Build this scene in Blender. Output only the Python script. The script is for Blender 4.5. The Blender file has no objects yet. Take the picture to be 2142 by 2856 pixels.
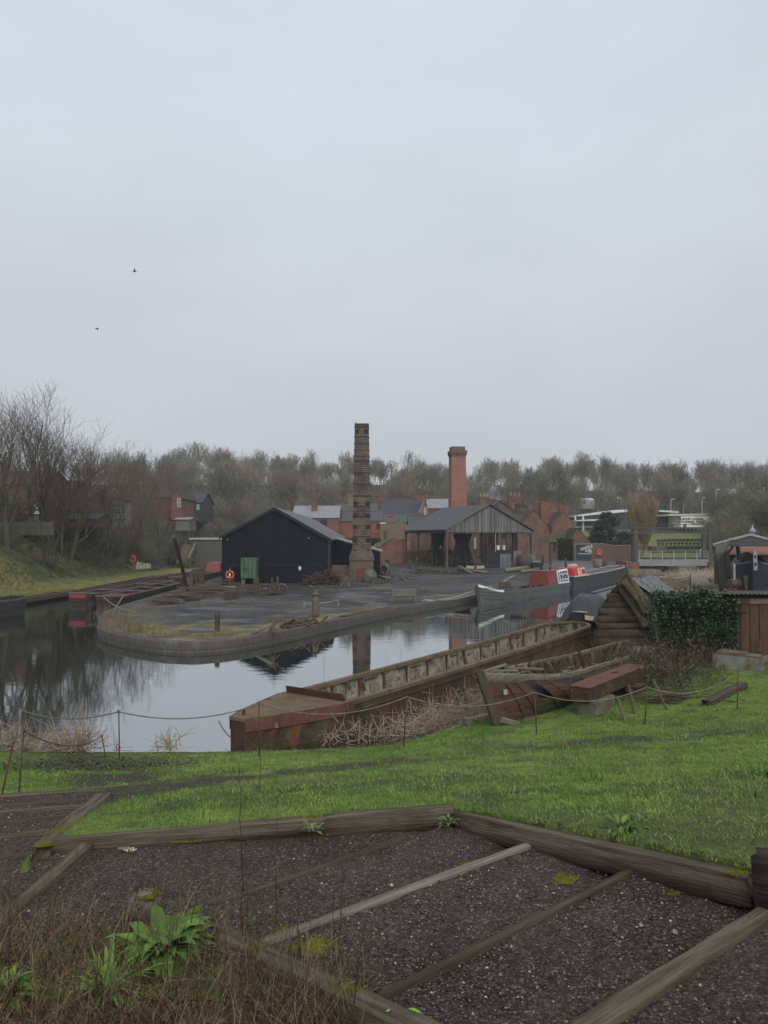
import bpy, math, random
import numpy as np
from mathutils import Vector, Matrix
SC = bpy.context.scene
COL = SC.collection
rnd = random.Random(11)
PI = math.pi
# ------------------------------------------------------------------ camera model (photo is 2142 x 2856)
FPX = 2145.0
PIT = math.atan(62/FPX)
def ray(px, py):
    x = (px-1071)/FPX; u = (1428-py)/FPX
    return (x, math.cos(PIT)-u*math.sin(PIT), math.sin(PIT)+u*math.cos(PIT))
def V(px, py, Y):
    d = ray(px, py); t = Y/d[1]
    return (d[0]*t, Y, 5+d[2]*t)
def G(px, py, z):
    d = ray(px, py); t = (z-5)/d[2]
    return (d[0]*t, d[1]*t, z)
def X(px, Y): return V(px, 1490, Y)[0]
def Z(py, Y): return V(1071, py, Y)[2]
def ss(a, b, t):
    t = np.clip((t-a)/(b-a), 0, 1); return t*t*(3-2*t)

# ------------------------------------------------------------------ mesh builder
class MB:
    def __init__(s): s.v = []; s.f = []; s.n = 0; s.chunks = []; s.ax = []
    def add(s, vs, fs):
        o = len(s.v); s.v.extend([tuple(p) for p in vs]); s.f.extend([tuple(i+o for i in f) for f in fs]); return s
    def box(s, c, d, rz=0, m=None):
        x, y, z = d[0]/2, d[1]/2, d[2]/2
        vs = [(-x,-y,-z),(x,-y,-z),(x,y,-z),(-x,y,-z),(-x,-y,z),(x,-y,z),(x,y,z),(-x,y,z)]
        if m is None: m = Matrix.Rotation(rz, 3, 'Z')
        vs = [Vector(c)+m@Vector(p) for p in vs]
        return s.add(vs, [(3,2,1,0),(4,5,6,7),(0,1,5,4),(1,2,6,5),(2,3,7,6),(3,0,4,7)])
    def b2(s, lo, hi):
        return s.box([(a+b)/2 for a, b in zip(lo, hi)], [abs(b-a) for a, b in zip(lo, hi)])
    def beam(s, p, q, w, h, up=(0,0,1), roll=0):
        p = Vector(p); q = Vector(q); d = q-p; L = d.length
        if L < 1e-6: return s
        x = d/L; u = Vector(up)
        if abs(x.dot(u)) > .99: u = Vector((0,1,0))
        y = u.cross(x).normalized(); z = x.cross(y)
        m = Matrix((x, y, z)).transposed()
        if roll: m = m @ Matrix.Rotation(roll, 3, 'X')
        s.ax.append((len(s.f), p, m.col[0].copy(), m.col[1].copy(), m.col[2].copy())); return s.box((p+q)/2, (L, w, h), m=m)
    def log(s, p, q, w, h, seed=0, n=10, j=.06, up=(0,0,1)):
        """weathered timber: a beam with many stations whose corners wander"""
        r = random.Random(seed); p = Vector(p); q = Vector(q); d = q-p; L = d.length; x = d/L; u = Vector(up)
        if abs(x.dot(u)) > .99: u = Vector((0,1,0))
        y = u.cross(x).normalized(); z = x.cross(y)
        prof = [(-1,-1),(0,-1.02),(1,-1),(1.02,0),(1,.86),(.86,1),(0,1.03),(-.86,1),(-1,.86),(-1.02,0)]
        vs = []; K = len(prof); wob = [r.uniform(-j, j)*.5 for _ in range(K)]
        for i in range(n+1):
            c = p+d*(i/n); bow = (r.uniform(-1,1)*j*.22, r.uniform(-1,1)*j*.22)
            e = 1-.06*(i in (0, n))
            for k, (a, b) in enumerate(prof):
                wob[k] = wob[k]*.6+r.uniform(-j, j)*.6
                vs.append(c+y*((a*e+wob[k]+bow[0])*w/2)+z*((b*e+wob[k]*.9+bow[1])*h/2)+x*(r.uniform(-.04,.04) if i in (0,n) else 0))
        fs = []
        for i in range(n):
            for k in range(K):
                a = i*K+k; b = i*K+(k+1)%K; fs.append((a, a+K, b+K, b))
        fs.append(tuple(range(K))); fs.append(tuple(n*K+k for k in range(K-1, -1, -1)))
        s.ax.append((len(s.f), p, x, y, z)); return s.add(vs, fs)
    def slab(s, pts, w, h, up, seed=0, j=.05):
        """one curved timber swept along points"""
        r = random.Random(seed); P = spl(pts, 5*(len(pts)-1)); vs = []; prof = [(-1,-1),(0,-1.03),(1,-1),(1,.8),(.8,1),(.1,1.04),(-.8,1),(-1,.8)]; K = len(prof); wob = [0]*K
        for i, c in enumerate(P):
            x = (P[min(i+1,len(P)-1)]-P[max(i-1,0)]).normalized(); y = Vector(up).cross(x).normalized(); z = x.cross(y)
            for k, (a, b) in enumerate(prof): wob[k] = wob[k]*.6+r.uniform(-j,j); vs.append(c+y*(a+wob[k])*w/2+z*(b+wob[k])*h/2)
        n = len(P)-1; fs = [(i*K+k, (i+1)*K+k, (i+1)*K+(k+1)%K, i*K+(k+1)%K) for i in range(n) for k in range(K)]+[tuple(range(K)), tuple(n*K+k for k in range(K-1,-1,-1))]
        x = (P[-1]-P[0]).normalized(); y = Vector(up).cross(x).normalized(); s.ax.append((len(s.f), P[0], x, y, x.cross(y))); return s.add(vs, fs)
    def tube(s, pts, r, n=6, cap=True):
        pts = [Vector(p) for p in pts]; N = len(pts)
        rs = r if isinstance(r, (list, tuple)) else [r]*N
        vs = []; u = None
        for i, p in enumerate(pts):
            t = (pts[min(i+1, N-1)]-pts[max(i-1, 0)]).normalized()
            if u is None:
                u = Vector((0,0,1)) if abs(t.z) < .9 else Vector((1,0,0))
            a = (u-t*u.dot(t)).normalized(); b = t.cross(a); u = a
            for k in range(n):
                th = 2*PI*k/n; vs.append(p+(a*math.cos(th)+b*math.sin(th))*rs[i])
        fs = []
        for i in range(N-1):
            for k in range(n):
                a = i*n+k; b = i*n+(k+1)%n; fs.append((a, b, b+n, a+n))
        if cap: fs.append(tuple(range(n-1, -1, -1))); fs.append(tuple((N-1)*n+k for k in range(n)))
        return s.add(vs, fs)
    def lathe(s, prof, c=(0,0,0), n=16, axis=None):
        m = Matrix.Identity(3)
        if axis is not None: m = Vector((0,0,1)).rotation_difference(Vector(axis)).to_matrix()
        vs = []; fs = []; K = len(prof); c = Vector(c)
        for k in range(n):
            th = 2*PI*k/n
            for (r, z) in prof: vs.append(c+m@Vector((r*math.cos(th), r*math.sin(th), z)))
        for k in range(n):
            for i in range(K-1):
                a = k*K+i; b = ((k+1)%n)*K+i; fs.append((a, b, b+1, a+1))
        return s.add(vs, fs)
    def torus(s, c, R, r, axis=(0,1,0), n=24, k=8):
        m = Vector((0,0,1)).rotation_difference(Vector(axis)).to_matrix(); c = Vector(c); vs = []; fs = []
        for i in range(n):
            a = 2*PI*i/n
            for j in range(k):
                b = 2*PI*j/k; vs.append(c+m@Vector(((R+r*math.cos(b))*math.cos(a), (R+r*math.cos(b))*math.sin(a), r*math.sin(b))))
        for i in range(n):
            for j in range(k):
                a = i*k+j; b = i*k+(j+1)%k; c2 = ((i+1)%n)*k; fs.append((a, c2+j, c2+(j+1)%k, b))
        return s.add(vs, fs)
    def poly(s, pts): return s.add(pts, [tuple(range(len(pts)))])
    def prism(s, pts, off):
        """closed slab: polygon pts (3d) extruded by vector off"""
        n = len(pts); off = Vector(off); a = [Vector(p) for p in pts]; b = [p+off for p in a]
        fs = [tuple(range(n-1, -1, -1)), tuple(range(n, 2*n))]+[(i, (i+1)%n, (i+1)%n+n, i+n) for i in range(n)]
        return s.add(a+b, fs)
    def ico(s, c, d, sub=1, rng=rnd, jit=.0):
        import bmesh
        bm = bmesh.new(); bmesh.ops.create_icosphere(bm, subdivisions=sub, radius=1)
        vs = [(c[0]+v.co.x*d[0]*(1+rng.uniform(-jit,jit)), c[1]+v.co.y*d[1]*(1+rng.uniform(-jit,jit)), c[2]+v.co.z*d[2]*(1+rng.uniform(-jit,jit))) for v in bm.verts]
        fs = [tuple(v.index for v in f.verts) for f in bm.faces]; bm.free()
        return s.add(vs, fs)
    def arr(s, Vn, Fn): s.chunks.append((np.asarray(Vn, float), np.asarray(Fn, int))); return s
    def build(s, name, mat, parent=None, local=False, smooth=False, uv='wall', bevel=0, col=None):
        me = bpy.data.meshes.new(name)
        off = np.zeros(3)
        if parent is not None and not local: off = np.array(WORG.get(parent.name, (0,0,0)))
        if s.chunks and not s.v and len(s.chunks) == 1:
            Vn, Fn = s.chunks[0]; Vn = Vn-off; fast_mesh(me, Vn, Fn)
        else:
            vs = list(s.v); fs = list(s.f)
            for Vn, Fn in s.chunks:
                o = len(vs); vs.extend(map(tuple, Vn)); fs.extend(map(tuple, (Fn+o).tolist()))
            if any(off): vs = [(a-off[0], b-off[1], c-off[2]) for a, b, c in vs]
            me.from_pydata(vs, [], fs)
        me.update()
        if uv: box_uv(me, uv, s.ax, off)
        if smooth: me.polygons.foreach_set('use_smooth', [True]*len(me.polygons))
        if mat: me.materials.append(mat)
        if col is not None:
            ca = me.color_attributes.new('Col', 'FLOAT_COLOR', 'POINT'); a = np.ones((len(me.vertices), 4)); a[:, :3] = col
            ca.data.foreach_set('color', a.ravel())
        o = bpy.data.objects.new(name, me); COL.objects.link(o)
        if parent is not None:
            o.parent = parent
            if not local: WORG[o.name] = tuple(off)
        if bevel:
            b = o.modifiers.new('Bevel', 'BEVEL'); b.width = bevel; b.segments = 1; b.limit_method = 'ANGLE'
        return o
def spl(P, n):
    out = []
    for i in range(n+1):
        t = i/n*(len(P)-1); k = min(int(t), len(P)-2); f = t-k; p0, p1, p2, p3 = [Vector(P[max(0,min(len(P)-1,j))]) for j in (k-1,k,k+1,k+2)]
        out.append(.5*((2*p1)+(p2-p0)*f+(2*p0-5*p1+4*p2-p3)*f*f+(3*p1-p0-3*p2+p3)*f**3))
    return out
WORG = {}
def fast_mesh(me, Vn, Fn):
    nv, nf, k = len(Vn), len(Fn), Fn.shape[1]
    me.vertices.add(nv); me.vertices.foreach_set('co', Vn.astype(np.float32).ravel())
    me.loops.add(nf*k); me.loops.foreach_set('vertex_index', Fn.astype(np.int32).ravel())
    me.polygons.add(nf); me.polygons.foreach_set('loop_start', np.arange(0, nf*k, k, dtype=np.int32))
    me.update(calc_edges=True)
def box_uv(me, mode, ax=(), off=(0,0,0)):
    nf = len(me.polygons)
    if nf == 0: return
    nv = len(me.vertices); nl = len(me.loops)
    co = np.empty(nv*3, np.float32); me.vertices.foreach_get('co', co); co = co.reshape(-1, 3)
    li = np.empty(nl, np.int32); me.loops.foreach_get('vertex_index', li)
    ls = np.empty(nf, np.int32); me.polygons.foreach_get('loop_start', ls)
    lt = np.empty(nf, np.int32); me.polygons.foreach_get('loop_total', lt)
    nr = np.empty(nf*3, np.float32); me.polygons.foreach_get('normal', nr); nr = nr.reshape(-1, 3)
    fi = np.repeat(np.arange(nf), lt)
    if mode == 'wall':
        h = np.cross(np.array([0,0,1.]), nr); hl = np.linalg.norm(h, axis=1)
        flat = hl < .05
        h[flat] = (1,0,0); hl[flat] = 1; h /= hl[:, None]
    else:
        best = np.full(nf, -1.); h = np.zeros((nf, 3))
        for k in range(4):
            a = co[li[ls+np.minimum(k, lt-1)]]; b = co[li[ls+np.where(k+1 < lt, k+1, 0)]]
            e = b-a; l = np.linalg.norm(e, axis=1); m = l > best
            best[m] = l[m]; h[m] = e[m]/np.maximum(l[m], 1e-9)[:, None]
        sg = np.where(np.abs(h[:,0])+np.abs(h[:,1]) > .05, np.sign(h[:,0]+1e-4*h[:,1]+1e-9), np.sign(h[:,2]+1e-9)); h *= sg[:, None]
    v = np.cross(nr, h)
    P = co[li]; uvs = np.stack([(P*h[fi]).sum(1), (P*v[fi]).sum(1)], 1)
    if mode == 'grain':
        for i, (f0, p, x, y, z) in enumerate(ax):
            f1 = ax[i+1][0] if i+1 < len(ax) else nf; k = (fi >= f0) & (fi < f1); D = P[k]-(np.array(p)-np.array(off)); o_ = (i*1.73+abs(p[0])*3.1+abs(p[2])*7.7)%9
            uvs[k, 0] = D@np.array(x)+o_; uvs[k, 1] = D@np.array(y)+.8*(D@np.array(z))+o_
    l = me.uv_layers.new(name='UVMap'); l.data.foreach_set('uv', uvs.astype(np.float32).ravel())

def tag(o, label=None, cat=None, group=None, kind=None):
    if label: o['label'] = label
    if cat: o['category'] = cat
    if group: o['group'] = group
    if kind: o['kind'] = kind
    return o
def thing(name, label, cat, loc=(0,0,0), rz=0, group=None):
    o = bpy.data.objects.new(name, None); COL.objects.link(o); o.empty_display_size = .2
    o.location = loc; o.rotation_euler = (0,0,rz); WORG[o.name] = tuple(loc)
    return tag(o, label, cat, group)
def struct(o): o['kind'] = 'structure'; return o
def copy_tree(root, loc=None, rz=None, sc=None, label=None, group=None):
    r = root.copy(); COL.objects.link(r)
    if loc is not None: r.location = loc
    if rz is not None: r.rotation_euler = (0,0,rz)
    if sc is not None: r.scale = (sc, sc, sc) if not isinstance(sc, (tuple, list)) else sc
    if label: r['label'] = label
    if group: r['group'] = group
    for c in root.children:
        d = c.copy(); COL.objects.link(d); d.parent = r
        for g in c.children:
            e = g.copy(); COL.objects.link(e); e.parent = d
    return r

# ------------------------------------------------------------------ materials
def nodes(name):
    m = bpy.data.materials.new(name); m.use_nodes = True; nt = m.node_tree; nt.nodes.clear()
    out = nt.nodes.new('ShaderNodeOutputMaterial'); b = nt.nodes.new('ShaderNodeBsdfPrincipled')
    nt.links.new(b.outputs[0], out.inputs[0]); return m, nt, b
def nd(nt, t, **kw):
    n = nt.nodes.new('ShaderNode'+t)
    for k, v in kw.items():
        if hasattr(n, k): setattr(n, k, v)
        else: n.inputs[k].default_value = v
    return n
def rgb(c): return (c[0], c[1], c[2], 1)
def vec(nt, coord, stretch=(1,1,1)):
    if coord == 'UV': o = nd(nt, 'UVMap').outputs[0]
    else: o = nd(nt, 'TexCoord').outputs[coord]
    if tuple(stretch) != (1,1,1):
        mp = nd(nt, 'Mapping'); mp.inputs['Scale'].default_value = stretch; nt.links.new(o, mp.inputs[0]); o = mp.outputs[0]
    return o
def noise(nt, v, scale, detail=5, rough=.6, dist=0):
    n = nd(nt, 'TexNoise'); n.inputs['Scale'].default_value = scale; n.inputs['Detail'].default_value = detail
    n.inputs['Roughness'].default_value = rough; n.inputs['Distortion'].default_value = dist; nt.links.new(v, n.inputs['Vector']); return n.outputs['Fac']
def ramp(nt, fac, a, b):
    r = nd(nt, 'MapRange'); r.interpolation_type = 'SMOOTHSTEP'; nt.links.new(fac, r.inputs[0]); r.inputs[1].default_value = a; r.inputs[2].default_value = b; return r.outputs[0]
def mix(nt, fac, a, b, mode='MIX'):
    m = nd(nt, 'Mix', data_type='RGBA', blend_type=mode)
    for sock, v in ((m.inputs[0], fac), (m.inputs[6], a), (m.inputs[7], b)):
        if isinstance(v, (int, float)): sock.default_value = v
        elif isinstance(v, tuple): sock.default_value = rgb(v)
        else: nt.links.new(v, sock)
    return m.outputs[2]
def math_(nt, op, a, b=0.0):
    m = nd(nt, 'Math', operation=op)
    for i, v in enumerate((a, b)):
        if isinstance(v, (int, float)): m.inputs[i].default_value = v
        else: nt.links.new(v, m.inputs[i])
    return m.outputs[0]
def bump(nt, b, h, strength=.5, dist=.02):
    n = nd(nt, 'Bump'); n.inputs['Strength'].default_value = strength; n.inputs['Distance'].default_value = dist
    nt.links.new(h, n.inputs['Height']); nt.links.new(n.outputs[0], b.inputs['Normal'])
MATS = {}
def M(name, c1, c2=None, s=2.0, lo=.35, hi=.65, rough=.85, coord='Object', st=(1,1,1), stains=(), fine=.25, fs=18, bp=.4, bs=12, bd=.02, spec=.25, metal=0, attr=False, rvar=0):
    """mottled surface: c1..c2 by noise, stains = [(colour, scale, lo, hi, stretch)], fine grain, bump"""
    if name in MATS: return MATS[name]
    m, nt, b = nodes(name); v = vec(nt, coord, st)
    f = ramp(nt, noise(nt, v, s), lo, hi)
    if attr:
        at = nd(nt, 'VertexColor', layer_name='Col').outputs[0]
        c = mix(nt, f, mix(nt, 1.0, at, c1, 'MULTIPLY'), mix(nt, 1.0, at, c2 or c1, 'MULTIPLY'))
    else: c = mix(nt, f, tuple(c1), tuple(c2 or c1))
    for sc_, ssz, a, d, str_ in stains:
        v2 = vec(nt, coord, str_); k = ramp(nt, noise(nt, v2, ssz, 6, .65), a, d); c = mix(nt, k, c, tuple(sc_))
    if fine:
        g = noise(nt, v, fs, 4, .7); g2 = math_(nt, 'MULTIPLY_ADD', g, 2*fine); nt.nodes[-1].inputs[2].default_value = 1-fine
        cv = nd(nt, 'CombineColor')
        for i in range(3): nt.links.new(g2, cv.inputs[i])
        c = mix(nt, 1.0, c, cv.outputs[0], 'MULTIPLY')
    nt.links.new(c, b.inputs['Base Color']); b.inputs['Roughness'].default_value = rough; b.inputs['Metallic'].default_value = metal
    b.inputs['Specular IOR Level'].default_value = spec
    if rvar:
        k = ramp(nt, noise(nt, v, s*.7, 4), .4, .6); r = math_(nt, 'MULTIPLY_ADD', k, rvar); nt.nodes[-1].inputs[2].default_value = rough-rvar; nt.links.new(r, b.inputs['Roughness'])
    if bp: bump(nt, b, noise(nt, v, bs, 6, .65), bp, bd)
    MATS[name] = m; return m
def brick(name, c1, c2, mortar, bw=.23, bh=.075, ms=.010, dirt=(.05,.045,.04), dl=.52, dh=.75, offset=.5, rough=.9, spec=.2, bp=.5, mot=1.3, pale=None):
    if name in MATS: return MATS[name]
    m, nt, b = nodes(name); v = vec(nt, 'UV'); ob = vec(nt, 'Object')
    t = nd(nt, 'TexBrick', offset=offset); nt.links.new(v, t.inputs['Vector'])
    t.inputs['Scale'].default_value = 1; t.inputs['Brick Width'].default_value = bw; t.inputs['Row Height'].default_value = bh; t.inputs['Mortar Size'].default_value = ms
    t.inputs['Mortar Smooth'].default_value = .2; t.inputs['Bias'].default_value = 0
    t.inputs['Color1'].default_value = rgb(c1); t.inputs['Color2'].default_value = rgb(c2); t.inputs['Mortar'].default_value = rgb(mortar)
    c = t.outputs[0]
    k = ramp(nt, noise(nt, ob, mot, 6, .7), dl, dh); c = mix(nt, math_(nt, 'MULTIPLY', k, .8), c, tuple(dirt))
    if pale: c = mix(nt, math_(nt, 'MULTIPLY', ramp(nt, noise(nt, vec(nt, 'Object', (1,1,.6)), mot*.8, 5, .7), .55, .8), .7), c, tuple(pale))
    g = noise(nt, v, 9, 5, .75); g2 = math_(nt, 'MULTIPLY_ADD', g, .9); nt.nodes[-1].inputs[2].default_value = .55
    cv = nd(nt, 'CombineColor')
    for i in range(3): nt.links.new(g2, cv.inputs[i])
    c = mix(nt, 1.0, c, cv.outputs[0], 'MULTIPLY')
    nt.links.new(c, b.inputs['Base Color']); b.inputs['Roughness'].default_value = rough; b.inputs['Specular IOR Level'].default_value = spec
    h = math_(nt, 'ADD', math_(nt, 'MULTIPLY', t.outputs['Fac'], -.6), math_(nt, 'MULTIPLY', g, .5)); bump(nt, b, h, bp, .02)
    MATS[name] = m; return m
def planks(name, c1, c2, gap=(.02,.018,.016), w=.18, L=40, vert=True, rough=.85, s=1.2, stain=None, spec=.25, grain=30, rvar=0, ms=.012):
    """boards side by side (vertical or horizontal), each with its own tone, grain along its length"""
    if name in MATS: return MATS[name]
    m, nt, b = nodes(name); v = vec(nt, 'UV'); t = nd(nt, 'TexBrick', offset=.37)
    src = v
    mp = nd(nt, 'Mapping'); mp.inputs['Rotation'].default_value = (0,0,PI/2 if vert else 0); mp.inputs['Location'].default_value = (11.3,.07,0); nt.links.new(v, mp.inputs[0]); src = mp.outputs[0]
    nt.links.new(src, t.inputs['Vector']); t.inputs['Scale'].default_value = 1; t.inputs['Brick Width'].default_value = L; t.inputs['Row Height'].default_value = w; t.inputs['Mortar Size'].default_value = ms
    t.inputs['Color1'].default_value = rgb(c1); t.inputs['Color2'].default_value = rgb(c2); t.inputs['Mortar'].default_value = rgb(gap)
    mp = nd(nt, 'Mapping'); mp.inputs['Scale'].default_value = (.06, 1, 1); nt.links.new(src, mp.inputs[0])
    g = noise(nt, mp.outputs[0], grain, 5, .7); g2 = math_(nt, 'MULTIPLY_ADD', g, 1.0); nt.nodes[-1].inputs[2].default_value = .5
    cv = nd(nt, 'CombineColor')
    for i in range(3): nt.links.new(g2, cv.inputs[i])
    c = mix(nt, 1.0, t.outputs[0], cv.outputs[0], 'MULTIPLY')
    if stain: c = mix(nt, math_(nt, 'MULTIPLY', ramp(nt, noise(nt, vec(nt, 'Object', (1,1,.4)), s, 5, .7), .48, .72), .8), c, tuple(stain))
    nt.links.new(c, b.inputs['Base Color']); b.inputs['Roughness'].default_value = rough; b.inputs['Specular IOR Level'].default_value = spec
    bump(nt, b, math_(nt, 'ADD', math_(nt, 'MULTIPLY', t.outputs['Fac'], -1.2), math_(nt, 'MULTIPLY', g, .5)), .6, .02)
    MATS[name] = m; return m
def corr(name, c1, c2, period=.08, s=1.5, rough=.6, spec=.3, stain=None, lo=.4, hi=.65):
    """corrugated or ribbed sheet: ribs along v"""
    if name in MATS: return MATS[name]
    m, nt, b = nodes(name); v = vec(nt, 'UV'); ob = vec(nt, 'Object')
    c = mix(nt, ramp(nt, noise(nt, ob, s, 6, .7), lo, hi), tuple(c1), tuple(c2))
    if stain: c = mix(nt, ramp(nt, noise(nt, vec(nt, 'UV', (3,.4,1)), 2.2, 6, .7), .52, .7), c, tuple(stain))
    g = noise(nt, ob, 14, 4, .7); g2 = math_(nt, 'MULTIPLY_ADD', g, .6); nt.nodes[-1].inputs[2].default_value = .7
    cv = nd(nt, 'CombineColor')
    for i in range(3): nt.links.new(g2, cv.inputs[i])
    c = mix(nt, 1.0, c, cv.outputs[0], 'MULTIPLY')
    nt.links.new(c, b.inputs['Base Color']); b.inputs['Roughness'].default_value = rough; b.inputs['Specular IOR Level'].default_value = spec
    sp = nd(nt, 'SeparateXYZ'); nt.links.new(v, sp.inputs[0]); w = math_(nt, 'SINE', math_(nt, 'MULTIPLY', sp.outputs[0], 2*PI/period)); bump(nt, b, w, .7, period*.25)
    MATS[name] = m; return m
def pebbles(m, scale, cols, probs, k=.85):
    """add per-pebble colour from Voronoi cells to a material"""
    nt = m.node_tree; b = [n for n in nt.nodes if n.type == 'BSDF_PRINCIPLED'][0]; l = b.inputs['Base Color'].links[0].from_socket; v = vec(nt, 'Object')
    for sc in scale:
        vo = nd(nt, 'TexVoronoi'); vo.inputs['Scale'].default_value = sc; nt.links.new(v, vo.inputs['Vector']); sp = nd(nt, 'SeparateColor'); nt.links.new(vo.outputs['Color'], sp.inputs[0]); cr = nd(nt, 'ValToRGB'); cr.color_ramp.interpolation = 'CONSTANT'; e = cr.color_ramp.elements; acc = 0
        for i, (c, p) in enumerate(zip(cols, probs)):
            el = e[i] if i < 2 else e.new(acc); el.position = acc; el.color = rgb(c); acc += p
        nt.links.new(sp.outputs[0], cr.inputs[0]); l = mix(nt, math_(nt, 'MULTIPLY', ramp(nt, sp.outputs[1], .35, .36), k), l, cr.outputs[0])
    nt.links.new(l, b.inputs['Base Color'])
def flat(name, c, rough=.7, spec=.3, metal=0):
    return M(name, c, tuple(x*.8 for x in c), s=4, fine=.12, bp=.15, rough=rough, spec=spec, metal=metal)
# ------------------------------------------------------------------ camera, sky, light
cam = bpy.data.cameras.new('camera'); camo = bpy.data.objects.new('camera', cam); COL.objects.link(camo)
cam.sensor_fit = 'VERTICAL'; cam.sensor_height = 36; cam.lens = 36*FPX/2856; cam.clip_end = 3000; cam.clip_start = .05
camo.location = (0,0,5); camo.rotation_euler = (PI/2+PIT, 0, 0); SC.camera = camo
SC.view_settings.view_transform = 'Standard'; SC.view_settings.look = 'None'; SC.view_settings.exposure = .5; SC.view_settings.gamma = 1
SUN_EL, SUN_ROT = math.radians(42), math.radians(163)
w = bpy.data.worlds.new('World'); SC.world = w; w.use_nodes = True; nt = w.node_tree; nt.nodes.clear()
wo = nd(nt, 'OutputWorld'); bg = nd(nt, 'Background'); sk = nd(nt, 'TexSky'); sk.sky_type = 'NISHITA'; sk.sun_disc = False
sk.sun_elevation = SUN_EL; sk.sun_rotation = SUN_ROT; sk.altitude = 100; sk.air_density = 1; sk.dust_density = 3; sk.ozone_density = 1
gen = nd(nt, 'TexCoord').outputs['Generated']
sp = nd(nt, 'SeparateXYZ'); nt.links.new(gen, sp.inputs[0])
# a closed overcast: brighter and bluer overhead, greyer towards the horizon, faint cloud structure
up = ramp(nt, sp.outputs[2], -.02, .60)
cl = mix(nt, up, (5.45,5.80,6.30), (6.95,7.65,8.55))
mp = nd(nt, 'Mapping'); mp.inputs['Scale'].default_value = (1,1,2.6); nt.links.new(gen, mp.inputs[0])
n1 = noise(nt, mp.outputs[0], 2.3, 5, .5); k = math_(nt, 'MULTIPLY_ADD', n1, .30); nt.nodes[-1].inputs[2].default_value = .85
cv = nd(nt, 'CombineColor')
for i in range(3): nt.links.new(k, cv.inputs[i])
cl = mix(nt, 1.0, cl, cv.outputs[0], 'MULTIPLY')
hs = nd(nt, 'HueSaturation'); hs.inputs['Saturation'].default_value = .25; nt.links.new(sk.outputs[0], hs.inputs['Color'])
c = mix(nt, .93, hs.outputs[0], cl)
nt.links.new(c, bg.inputs[0]); bg.inputs[1].default_value = .070; nt.links.new(bg.outputs[0], wo.inputs[0])
sun = bpy.data.lights.new('sun', 'SUN'); sun.energy = 1.5; sun.angle = math.radians(60); sun.color = (1,.97,.92)
suno = bpy.data.objects.new('sun', sun); COL.objects.link(suno)
# sun_rotation is measured from +Y towards +X in the sky texture
sd = Vector((math.sin(SUN_ROT)*math.cos(SUN_EL), math.cos(SUN_ROT)*math.cos(SUN_EL), math.sin(SUN_EL)))
suno.rotation_euler = (-sd).to_track_quat('-Z', 'Y').to_euler()

# ------------------------------------------------------------------ terrain functions
NBP = np.array([(-9,17.8,.05),(-14,18.5,.05),(-20,19,.05),(-3.4,17.4,.1),(.24,17.6,.22),(2.5,20.2,.25),(4.5,22.5,.4),(8,25,.8),(12,25,1.0),(16,26,1.3),
 (-5.1,14.75,.55),(.36,15.7,.6),(3.28,16.5,.7),(5.7,16.8,.8),(8.03,17.5,1.0),(12,16,1.5),(-5,11.2,1.15),(-3.9,11,1.25),(-1,11.5,1.35),
 (-3.3,8.1,1.83),(-1.2,8.3,1.9),(.73,8.6,1.97),(2.75,5.7,2.6),(1.7,7.2,2.3),(5,9,2.15),(9,10,2.3),(7,5,3.1),(0,3,2.5),(-.55,4.1,2.2),(-3,4.6,2.12),(-6,6,1.9),(-6,8,1.6),
 (0,0,3.35),(0,-5,4),(-10,10,1.2),(6,0,3.7),(-6,0,3.0),(-12,14,.6),(-20,12,.9),(15,8,2.8),(-2.6,6.2,1.86),(-1.3,4.6,2.06),(-1.8,5.2,1.98),(20,20,1.6),(-15,0,2.6),(15,-3,4)], float)
def tps_fit(P):
    n = len(P); xy = P[:, :2]; d = np.linalg.norm(xy[:, None]-xy[None], axis=2); K = np.where(d > 0, d*d*np.log(d+1e-12), 0)+np.eye(n)*.6
    A = np.zeros((n+3, n+3)); A[:n, :n] = K; A[:n, n] = 1; A[:n, n+1:] = xy; A[n, :n] = 1; A[n+1:, :n] = xy.T
    b = np.zeros(n+3); b[:n] = P[:, 2]; return np.linalg.solve(A, b)
NBW = tps_fit(NBP)
def zb(x, y):
    """near bank height"""
    x = np.asarray(x, float); y = np.asarray(y, float); sh = x.shape; q = np.stack([x.ravel(), y.ravel()], 1)
    d = np.linalg.norm(q[:, None]-NBP[None, :, :2], axis=2); K = np.where(d > 0, d*d*np.log(d+1e-12), 0)
    return (K@NBW[:-3]+NBW[-3]+q@NBW[-2:]).reshape(sh)
def zb1(x, y): return float(zb(np.array([x]), np.array([y]))[0])
def B(px, py):
    """where the view ray through a photo pixel meets the near bank"""
    d = ray(px, py); t = 2.5
    while t < 60 and 5+d[2]*t > zb1(d[0]*t, d[1]*t): t += .4
    a, b_ = t-.4, t
    for _ in range(9):
        t = (a+b_)/2
        if 5+d[2]*t > zb1(d[0]*t, d[1]*t): a = t
        else: b_ = t
    return (d[0]*t, d[1]*t, 5+d[2]*t)
QUAY = [(-17.6,125),(-17.4,90),(-17.2,65),(-16.9,48.9),(-16.2,43.7),(-14.6,39.4),(-14.05,37.7),(-13.1,36.1),(-11.4,34.3),(-10.0,33.1),(-9.0,32.6),(-8.1,32.3),(-6.98,32.8),(-6.1,33.8),(-5.2,35.3),(-4.0,37.6),
        (-1.95,42.1),(.6,47.5),(2.65,50.6),(4.4,53.4),(6.9,57.8),(11,63.5),(15.5,69.9),(20,77),(25,86),(29,96),(31.5,104.6),(38,105.5),(38,125)]
QA = np.array(QUAY)
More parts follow.
